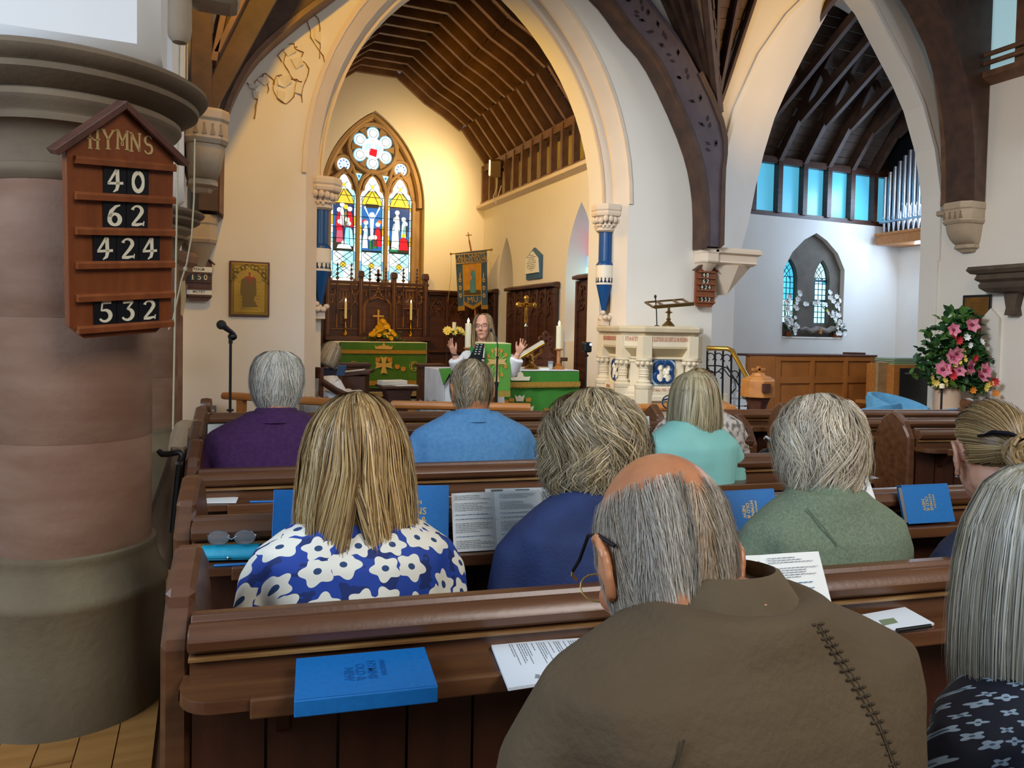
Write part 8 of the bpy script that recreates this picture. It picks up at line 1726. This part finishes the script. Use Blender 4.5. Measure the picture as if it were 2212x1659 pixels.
# curly haired person in navy
P3 = person('person with thick wavy grey-blonde hair in a navy corduroy jacket',1284,965,2.08,1.10,8,12,10,0,.98,.235,.06,NAVYJ,1.0,SKIN,.009,.009,.03,'jacket',.03,7,.004,face=True,shdrop=.085)
cu = [(.150,.0,.0,.0),(.142,.05,.06,.05),(.118,.095,.10,.08),(.07,.128,.125,.10),(.01,.140,.132,.11),(-.05,.142,.128,.11),(-.10,.130,.115,.10),(-.145,.104,.095,.085),(-.175,.078,.078,.06)]
cu = [(z*1.02,a*1.0,b_,c) for z,a,b_,c in cu]
CUP = ['#a08b64','#8d7a58','#b9a57c','#766548','#c7b691','#9a8f7a','#857660']
hairs(P3.t,P3.Mh,cu,6500,CUP,.0010,18,.18,2.6,(-2.5,2.5),(.0,.45),(.35,.62),(.92,1.10),.45,None,21,1.06,.07,None,.05,'hair',1.,.30,True,'#85734f',(-2.3,2.3),.95)
hairs(P3.t,P3.Mh,cu,1400,CUP,.0010,9,.10,1.5,(-PI,PI),(.0,.03),(.25,.5),(.98,1.04),.3,None,22,1.0,.015,None,.0,'crown_hair',1.,.30,False)
# white haired person in the tweed jacket
P4 = person('white-haired person in a grey-green tweed jacket',1772,966,2.10,.99,8,-2,14,0,.985,.225,.06,TWEED,1.0,SKIN,.009,.009,.03,'jacket',.05,9,.003,ox=-.02,face=True,shdrop=.075)
wh = [(.136,.0,.0,.0),(.134,.05,.06,.05),(.112,.088,.098,.08),(.068,.116,.118,.10),(.01,.126,.124,.11),(-.05,.124,.118,.11),(-.10,.112,.104,.10),(-.14,.092,.086,.08),(-.165,.070,.070,.06)]
WHP = ['#d6c9ae','#cbbd9f','#e2d8c2','#bdae92','#d8cbb8','#c9b9a4']
wh = [(z,a*.93,b_*.95,c*.95) for z,a,b_,c in wh]
hairs(P4.t,P4.Mh,wh,6000,WHP,.0009,14,.14,2.2,(-2.6,2.6),(.0,.45),(.28,.5),(.92,1.11),.50,None,31,1.04,.05,None,.04,'hair',1.,.30,True,'#bfae90',(-2.3,2.3),.95)
hairs(P4.t,P4.Mh,wh,1500,WHP,.0009,9,.12,1.5,(-PI,PI),(.0,.03),(.25,.45),(.98,1.04),.5,None,32,1.0,.012,None,.0,'crown_hair',1.,.30,False)
seam(P4,[(-.115,.97),(-.09,.93),(-.06,.885)],mat('tweed_dark','#4a5644',.9),.0018)
# purple shirted man
P5 = person('thick white-haired man in a purple shirt in the third pew',598,832,3.22,1.12,7,6,8,0,1.035,.262,.05,PURPLE,1.05,SKINB,.0095,.0105,.03,'sweater',.042,13,.004,th=.30,face=True,neckw=.072,ear=1.1)
pr = [(.132,.0,.0,.0),(.126,.05,.055,.045),(.106,.078,.09,.07),(.065,.094,.112,.085),(.01,.098,.116,.09),(-.045,.088,.104,.07),(-.085,.072,.084,.06),(-.105,.062,.070,.05)]
pr = [(z*1.1,a*1.12,b_*1.1,c*1.1) for z,a,b_,c in pr]
hairs(P5.t,P5.Mh,pr,4200,['#cfd0c8','#bfc0b8','#e0e0d8','#aaa9a0','#d2c9b4'],.0014,9,.06,1.5,(-2.1,2.1),(.0,.55),(.25,.45),(.96,1.05),.35,None,41,1.05,.01,None,.05,'hair',1.,.30,True,'#b4b3aa',(-1.75,1.75),.9)
# blue shirted man
P6 = person('man with short fair-grey hair in a sky blue sweater in the third pew',1018,842,3.42,1.10,7,-6,10,0,1.03,.262,.05,SKYB,1.05,SKINB,.0095,.0105,.03,'sweater',.038,15,.004,th=.30,face=True,neckw=.066,ear=1.05)
br = [(z*1.1,a*1.12,b_*1.1,c*1.1) for z,a,b_,c in scalp(1.0)]
hairs(P6.t,P6.Mh,br,4200,['#a58e68','#8f7a58','#b8a47e','#7f6d50','#a39a88','#c2b7a0'],.0013,8,.04,1.5,(-2.1,2.1),(.0,.6),(.18,.35),(.99,1.04),.35,None,51,1.03,.004,None,.03,'hair',1.,.30,True,'#8f7d5e',(-1.7,1.7),.9)
# mint jacket woman
P7 = person('woman with a grey-blonde bob in a mint green jacket',1500,868,3.52,1.12,7,-14,4,0,1.0,.225,.04,MINT,1.0,SKIN,.0095,.0105,.02,'jacket',.035,17,.004,face=True,shdrop=.085,ox=-.035,th=.30)
bob = [(.138,.0,.0,.0),(.130,.05,.055,.045),(.108,.085,.092,.075),(.06,.110,.115,.095),(.0,.122,.122,.105),(-.06,.128,.122,.11),(-.11,.130,.118,.11),(-.145,.122,.108,.10)]
bob = [(z*1.04,a*1.0,b_,c) for z,a,b_,c in bob]
BOBP = ['#b5a57c','#a59571','#c6b890','#94855f','#bdb294','#d0c6a6']
hairs(P7.t,P7.Mh,bob,4600,BOBP,.0015,11,.03,1.,(-2.4,2.4),(.0,.10),(.80,.98),(.97,1.04),.10,None,61,1.0,.004,None,.01,'hair',1.,.30,True,'#a08f68',(-2.2,2.2),.97)
q = MB(P7.Mh @ Matrix.Scale(1.12,4)); q.tube([(-.080,.0,.02),(-.085,.06,.014),(-.080,.105,.008)],.004,6); q.tube([(-.045+.034*math.cos(a),.112,-.002+.028*math.sin(a)) for a in [2*PI*k/16 for k in range(16)]],.003,5,closed=True); q.build('spectacles',mat('blue_frame','#2f4f7a',.4),P7.t)
# leafy-topped woman beyond
P8 = person('woman in a grey leafy-patterned top half hidden beyond the mint jacket',1508,850,4.25,1.10,7,0,0,0,.985,.25,.04,CAMO,1.0,SKIN,.011,.012,.02,'blouse',.03,19,.004,face=True)
hairs(P8.t,P8.Mh,[(z*1.12,a*1.2,b_*1.15,c*1.1) for z,a,b_,c in scalp(1.0)],1600,['#8a7550','#a08a62','#6f5c3e','#b5a07a'],.002,8,.04,1.5,(-2.2,2.2),(.0,.5),(.3,.5),(.98,1.04),.3,None,71,1.0,.0,None,.0,'hair',1.,.30,True,'#80704e',(-1.9,1.9),.95)
# woman with pinned-up hair at the right
P9 = person('brown-haired woman with pinned-up bun and dark clip at the right edge',2140,985,2.08,1.10,10,22,8,0,.93,.20,.08,NAVYT,1.0,SKINP,.007,.010,.02,'top',.02,21,.003,face=True,ear=1.1,neckw=.050)
up = [(.134,.0,.0,.0),(.128,.045,.055,.05),(.110,.072,.088,.082),(.075,.088,.110,.100),(.035,.092,.122,.104),(.0,.088,.124,.098),(-.03,.080,.116,.06),(-.06,.066,.098,.05)]
up = [(z*1.15,a*1.16,b_*1.15,c*1.12) for z,a,b_,c in up]
UPP = ['#8a6f48','#75603f','#a58a5c','#5f4c32','#b79c6c','#6b5538']
def hairs_to(parent, M, sc, target, n, pal, wid, seed, ok, name='hair', segs=10, lift=1.04):
    # strands combed over the skull from the hairline to one knot
    r_ = np.random.RandomState(seed); E3 = np.array([.079,.104,.104])*sc; cen = np.array([0,-.008,.028])*sc; tg = np.array(target,float); tg /= np.linalg.norm(tg)
    D = r_.randn(n*5,3); D /= np.linalg.norm(D,axis=1,keepdims=True); D = D[ok(D)][:n]; n = len(D); t = np.linspace(0,1,segs+1)[None,:,None]
    om = np.arccos(np.clip(D@tg,-.999,.999))[:,None,None]; U = (np.sin((1-t)*om)*D[:,None,:]+np.sin(t*om)*tg)/np.sin(om)
    lk = (.012*np.sin(D[:,0]*31+D[:,2]*23)+.014*r_.randn(n))[:,None,None]; C = cen+U*E3*(lift+lk+.03*np.sin(PI*t)); Nn = U
    Tn = np.gradient(C,axis=1); Tn /= np.linalg.norm(Tn,axis=-1,keepdims=True)+1e-9; W = np.cross(Tn,Nn); W /= np.linalg.norm(W,axis=-1,keepdims=True)+1e-9
    ww = wid*r_.uniform(.6,1.3,n)[:,None,None]; V = np.stack([C-W*ww,C+W*ww],2).reshape(-1,3); m = segs+1; base = (np.arange(n)*m*2)[:,None]; kk = np.arange(segs)[None,:]*2
    F = np.stack([base+kk,base+kk+1,base+kk+3,base+kk+2],-1).reshape(-1,4); me = bpy.data.meshes.new(name); me.from_pydata(V.tolist(),[],F.tolist())
    pl = np.array([lin(c) for c in pal]); col = pl[r_.randint(0,len(pl),n)]*(r_.uniform(.8,1.15,n)+.15*np.sin(D[:,0]*31+D[:,2]*23))[:,None]; col = np.repeat(np.clip(col,0,1),m*2,0); col = np.concatenate([col,np.ones((len(col),1))],1)
    at = me.color_attributes.new('Col','FLOAT_COLOR','POINT'); at.data.foreach_set('color',col.astype('f').ravel()); me.materials.append(HAIRM)
    o = bpy.data.objects.new(name,me); COL.objects.link(o); o.parent = parent; o.matrix_local = M; o['kind'] = 'stuff'
okf = lambda D: (D[:,2] > np.where(D[:,1]>.2, .42, np.where(D[:,1]>-.25, .12+.5*(D[:,1]), -.42))) 
hairs_to(P9.t,P9.Mh,1.12,(.15,-1.0,-.05),5200,UPP,.0012,81,okf)
hairs_to(P9.t,P9.Mh,1.12,(.15,-1.0,-.05),1500,UPP,.0010,82,okf,'loose_hair',10,1.07)
MB(P9.Mh).sph((0,-.034,.036),(.084,.090,.096),20,14).build('hair_mass',mat('bun_under','#6b5638',.6),P9.t,smooth=60)
q = MB(P9.Mh); hb_ = Vector((.02,-.135,.012)); lr = random.Random(6)
for k in range(60):
    a0 = lr.uniform(0,6.28); r_ = lr.uniform(.018,.05); tl = lr.uniform(-.7,.7); q.tube([tuple(hb_+Vector((r_*math.cos(a0+j*.45),-.02*math.cos(tl)+.02*math.sin(j*.5+k),r_*math.sin(a0+j*.45)))) for j in range(10)],.0045,5)
q.build('hair_bun',mat('bun_hair','#7d6340',.45,0,'#a3875a',(60,60,60),3,.35,.65),P9.t,smooth=60)
q = MB(P9.Mh); q.tube([(-.075,-.105,.052),(-.05,-.135,.062),(-.02,-.150,.060),(.01,-.155,.05)],[.006,.012,.012,.006],8,flat=.6); q.build('hair_clip',mat('clip_black','#14151c',.15),P9.t,smooth=60)
MB(P9.Mh).sph((-.092,-.008,-.062),(.005,.005,.005),8,6).build('ear_stud',STEEL,P9.t)
# grey long-haired woman at the right edge
P10 = person('woman with long straight grey hair and navy patterned top at the right picture edge',2248,1215,1.18,1.18,4,-6,2,0,.93,.215,.05,NAVYDOT,1.05,SKIN,.010,.0085,.02,'blouse',.0,23,.003,face=True)
lg_ = [(.140,.0,.0,.0),(.132,.045,.055,.045),(.110,.078,.092,.07),(.06,.104,.118,.09),(.0,.116,.126,.10),(-.07,.122,.126,.105),(-.14,.122,.122,.105),(-.19,.116,.116,.10),(-.225,.104,.108,.09)]
lg_ = [(z*1.12,a*1.08,b_*1.05,c) for z,a,b_,c in lg_]
hairs(P10.t,P10.Mh,lg_,7000,['#b9b3a0','#cbc5b4','#a8a18e','#d8d3c4','#9a9480','#c2b89a'],.0008,12,.02,1.,(-2.5,2.5),(.0,.08),(.85,1.0),(.97,1.05),.08,None,91,1.02,.003,None,.05,'hair',1.,.30,True,'#9c9684',(-2.3,2.3),.97)
q = MB(); q.loft([ell(None,z,w_,d_,y_,24) for z,w_,d_,y_ in ((.80,.19,.13,-.02),(.88,.17,.12,-.02),(.93,.12,.10,-.01),(.955,.09,.085,0))]); put(voxel(q,.009,4,wrinkle(4,.004)),'scarf',mat('pale_blue_scarf','#8fa3ad',.8,0,'#7890a0',(40,40,40),4),P10.t)
q = MB(); q.tube([(-.235,-.10,.80),(-.20,-.135,.90),(-.15,-.13,.945),(-.10,-.10,.955)],[.03,.034,.03,.02],10,flat=.5); q.tube([(-.245,-.08,.80),(-.25,-.06,.62),(-.24,-.06,.5)],[.032,.03,.03],10,flat=.5); q.build('bag_strap',mat('strap_black','#0d0f16',.5),P10.t,smooth=60)
# bald man's neighbour: jeans knee in the nearest row
# priest
D7 = 7.5; Hc = atD(1044,706,D7); t = thing('person','priest with long fair hair, glasses, white alb and green stole, arms spread','person',(Hc.x,Hc.y,0),PI-YAW*.55)
loc = t.matrix_basis.inverted() if False else T(Hc.x,Hc.y,0,PI-YAW*.55).inverted(); h = loc @ Hc; W2L = lambda x,y,d: loc @ atD(x,y,d)
b = MB(); Mh = Matrix.Translation(h) @ Matrix.Rotation(R(-22),4,'Z') @ Matrix.Rotation(R(3),4,'Y'); hs = 1.06; sz_ = h.z-.215
b.loft([ell(None,z,w_,d_,0) for z,w_,d_ in ((.75,.17,.12),(.95,.15,.11),(sz_-.2,.17,.11),(sz_-.08,.18,.10),(sz_-.03,.13,.08),(sz_,.07,.06))]); b.tube([(0,0,sz_-.05),(0,.0,sz_+.03),h+Vector((0,-.01,-.06))],[.058,.054,.052],14)
wr_ = [W2L(982,766,7.1),W2L(1119,764,7.1)]; el_ = [W2L(993,800,7.15),W2L(1104,800,7.15)]; hd_ = [W2L(970,738,7.05),W2L(1131,742,7.05)]
for sx,e,w3,hh in ((1,el_[0],wr_[0],hd_[0]),(-1,el_[1],wr_[1],hd_[1])):
    b.tube([(sx*.16,0,sz_-.09),e,w3],[.05,.04,.028],10); hand(b, frame_to(w3,(hh-w3),Vector((-sx*.75,.5,.1))), 1.05, .12, sx, .26)
for sx in (-1,1): b.tube([(sx*.09,0,.8),(sx*.10,.02,.45),(sx*.10,0,.08)],[.085,.06,.045],10); b.sph((sx*.10,.06,.04),(.045,.12,.04),10,6)
head_parts(b,Mh,hs); put(voxel(b,.0062,1),'body',SKINP,t)
q = MB(); q.loft([ell(None,z,w_,d_,0) for z,w_,d_ in ((.16,.30,.24),(.5,.25,.20),(.85,.215,.17),(1.05,.20,.145),(sz_-.2,.195,.135),(sz_-.09,.195,.12),(sz_-.035,.15,.10),(sz_-.0,.085,.075))])
for sx,e,w3 in ((1,el_[0],wr_[0]),(-1,el_[1],wr_[1])): q.tube([(sx*.15,0,sz_-.09),Vector((sx*.15,0,sz_-.09)).lerp(e,.6),e+Vector((0,0,.01)),e.lerp(w3,.75)],[.075,.082,.085,.078],14)
put(voxel(q,.009,4,wrinkle(6,.006,(7,7,2))),'white_alb',WHITEC,t)
STOLE = mat('green_stole','#1f8a4c',.6,0,'#1a7a42',(9,9,9))
for sx in (-1,1):
    MB().loft([[(sx*x0_,y_,z),(sx*x1_,y_,z),(sx*x1_,y_+.012,z),(sx*x0_,y_+.012,z)] for x0_,x1_,y_,z in ((.07,.13,-.02,sz_+.015),(.065,.135,.09,sz_-.04),(.055,.13,.135,sz_-.12),(.04,.12,.155,sz_-.3),(.04,.12,.19,.85),(.04,.13,.235,.35))]).build('green_stole',STOLE,t,smooth=50)
lh = [(.132,.0,.0,.0),(.124,.045,.052,.05),(.102,.075,.088,.08),(.06,.092,.108,.094),(.0,.100,.112,.085),(-.08,.112,.112,.08),(-.15,.118,.108,.08),(-.21,.112,.10,.08),(-.25,.098,.09,.07)]
lh = [(z*1.04,a*1.06,b_*1.05,c*1.03) for z,a,b_,c in lh]
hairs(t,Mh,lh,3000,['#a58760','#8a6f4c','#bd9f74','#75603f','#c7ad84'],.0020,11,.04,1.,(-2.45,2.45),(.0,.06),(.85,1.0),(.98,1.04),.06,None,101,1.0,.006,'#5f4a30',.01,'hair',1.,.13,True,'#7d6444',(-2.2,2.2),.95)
q = MB(Mh @ Matrix.Scale(hs,4))
for sx in (-1,1): q.tube([(sx*.034+.026*math.cos(a),(.106),.012+.017*math.sin(a)) for a in [2*PI*k/14 for k in range(14)]],.0016,5,closed=True); q.tube([(sx*.060,.10,.014),(sx*.078,.06,.016),(sx*.080,.0,.016)],.0016,5)
q.tube([(-.008,.108,.014),(.008,.108,.014)],.0025,5); q.build('spectacles',BLACKM,t)
q = MB(Mh @ Matrix.Scale(hs,4)); 
for sx in (-1,1): q.sph((sx*.033,.086,.012),(.010,.008,.0052),8,6)
q.build('eyes',mat('eye_white','#e6e2da',.3),t,smooth=60); q = MB(Mh @ Matrix.Scale(hs,4))
for sx in (-1,1): q.sph((sx*.033+.002,.0925,.0122),(.0048,.0026,.0046),8,6)
q.build('irises',mat('iris','#2b2a28',.2),t); q = MB(Mh @ Matrix.Scale(hs,4)); q.tube([(-.022,.088,-.063),(0,.096,-.062),(.022,.088,-.063)],[.003,.006,.003],6,flat=.7); q.build('lips',mat('lips','#b0604f',.5),t,smooth=60)
q = MB(); q.tube([wr_[0]+Vector((.032*math.cos(a),.032*math.sin(a),0)) for a in [2*PI*k/12 for k in range(12)]],.006,5,closed=True); q.build('wrist_watch',BLACK,t)
# seated robed woman at the left of the chancel, turned to the right
D8 = 8.35; Hc = atD(714,766,D8); ya = -R(62); org = Vector((Hc.x-.02,Hc.y-.0,.12)); t = thing('person','grey-bobbed woman in a white surplice sitting at the dark desk, looking down','person',org,ya); loc = T(org.x,org.y,org.z,ya).inverted(); h = loc @ Hc; sz_ = h.z-.20
b = MB(); Mh = Matrix.Translation(h) @ Matrix.Rotation(-R(28),4,'X'); b.loft([ell(None,z,w_,d_,y_) for z,w_,d_,y_ in ((.40,.17,.13,-.10),(.6,.16,.12,-.10),(sz_-.2,.17,.11,-.07),(sz_-.08,.18,.10,-.05),(sz_,.07,.06,-.03))]); b.tube([(0,-.04,sz_-.05),(0,-.02,sz_+.03),h+Vector((0,-.02,-.06))],[.058,.052,.05],12)
for sx in (-1,1):
    A = [Vector((sx*.16,-.05,sz_-.09)),Vector((sx*.22,.05,sz_-.32)),Vector((sx*.10,.30,sz_-.30))]; b.tube(A,[.05,.04,.028],10); hand(b,frame_to(A[2],(-sx*.3,.8,.2),(-sx,.0,.3)),1.,.6,-sx)
    b.tube([(sx*.09,-.05,.45),(sx*.10,.36,.46),(sx*.10,.38,.40),(sx*.10,.36,.08)],[.08,.06,.055,.04],10); b.sph((sx*.10,.41,.04),(.045,.11,.04),8,6)
head_parts(b,Mh,1.08); put(voxel(b,.008,2),'body',SKIN,t)
q = MB(); q.loft([ell(None,z,w_,d_,y_) for z,w_,d_,y_ in ((.28,.24,.24,.0),(.45,.23,.22,-.02),(.6,.21,.17,-.08),(sz_-.2,.205,.15,-.07),(sz_-.09,.20,.13,-.05),(sz_-.03,.15,.10,-.04),(sz_+.005,.09,.08,-.03))])
for sx in (-1,1): q.tube([(sx*.15,-.05,sz_-.10),(sx*.22,.04,sz_-.32),(sx*.14,.22,sz_-.34)],[.085,.11,.095],14)
q.tube([(-.1,.0,.46),(-.1,.34,.48),(-.1,.40,.30),(-.1,.42,.15)],[.12,.11,.10,.10],12); q.tube([(.1,.0,.46),(.1,.34,.48),(.1,.40,.30),(.1,.42,.15)],[.12,.11,.10,.10],12)
put(voxel(q,.011,3,wrinkle(9,.007,(8,8,3))),'white_surplice',WHITEC,t)
MB().loft([ell(None,z,w_,d_,-.03) for z,w_,d_ in ((sz_-.03,.145,.11),(sz_+.02,.105,.09),(sz_+.05,.075,.07))]).build('navy_scarf',NAVYT,t,smooth=60)
hairs(t,Mh,[(z*1.02,a*.98,b_*1.0,c) for z,a,b_,c in bob],2600,['#a89c86','#948873','#bdb29c','#857a66','#c9bfac'],.0024,10,.03,1.,(-2.5,2.5),(.0,.10),(.75,.95),(.97,1.04),.08,None,111,1.0,.004,None,.01,'hair',1.,.30,True,'#8f836e',(-2.3,2.3),.95)
hx_ = loc @ atD(738,799,8.2); tag(MB(T(*atD(737,800,8.15),R(20),R(20))).box((-.05,-.01,-.06),(.05,.01,.06)).build('pouch',mat('blue_pouch','#3f5f8a',.7),None,bevel=.004),'small blue patterned pouch in the robed woman\'s hands','pouch')
# clergy chair
c_ = atD(690,820,8.55); tch = thing('clergy_chair','dark oak folding armchair under the robed woman','chair',(org.x,org.y,.12),ya); CH = OAKD
MB().box((-.25,-.22,.36),(.25,.22,.40)).build('seat',CH,tch,bevel=.008)
for sx in (-1,1):
    MB().tube([(sx*.27,-.30,.72),(sx*.27,-.10,.60),(sx*.27,.10,.52),(sx*.27,.26,.50)],[.035,.04,.04,.03],8).build('arm',CH,tch,smooth=50)
    for y_ in (-.24,.20): MB().box((sx*.27-.025,y_-.025,0),(sx*.27+.025,y_+.025,.54)).build('leg',CH,tch,bevel=.005)
    MB().box((sx*.25-.02,-.30,.36),(sx*.25+.02,-.26,.86)).build('back_post',CH,tch,bevel=.005)
MB().box((-.25,-.30,.74),(.25,-.27,.86)).build('back_rail',CH,tch,bevel=.008)
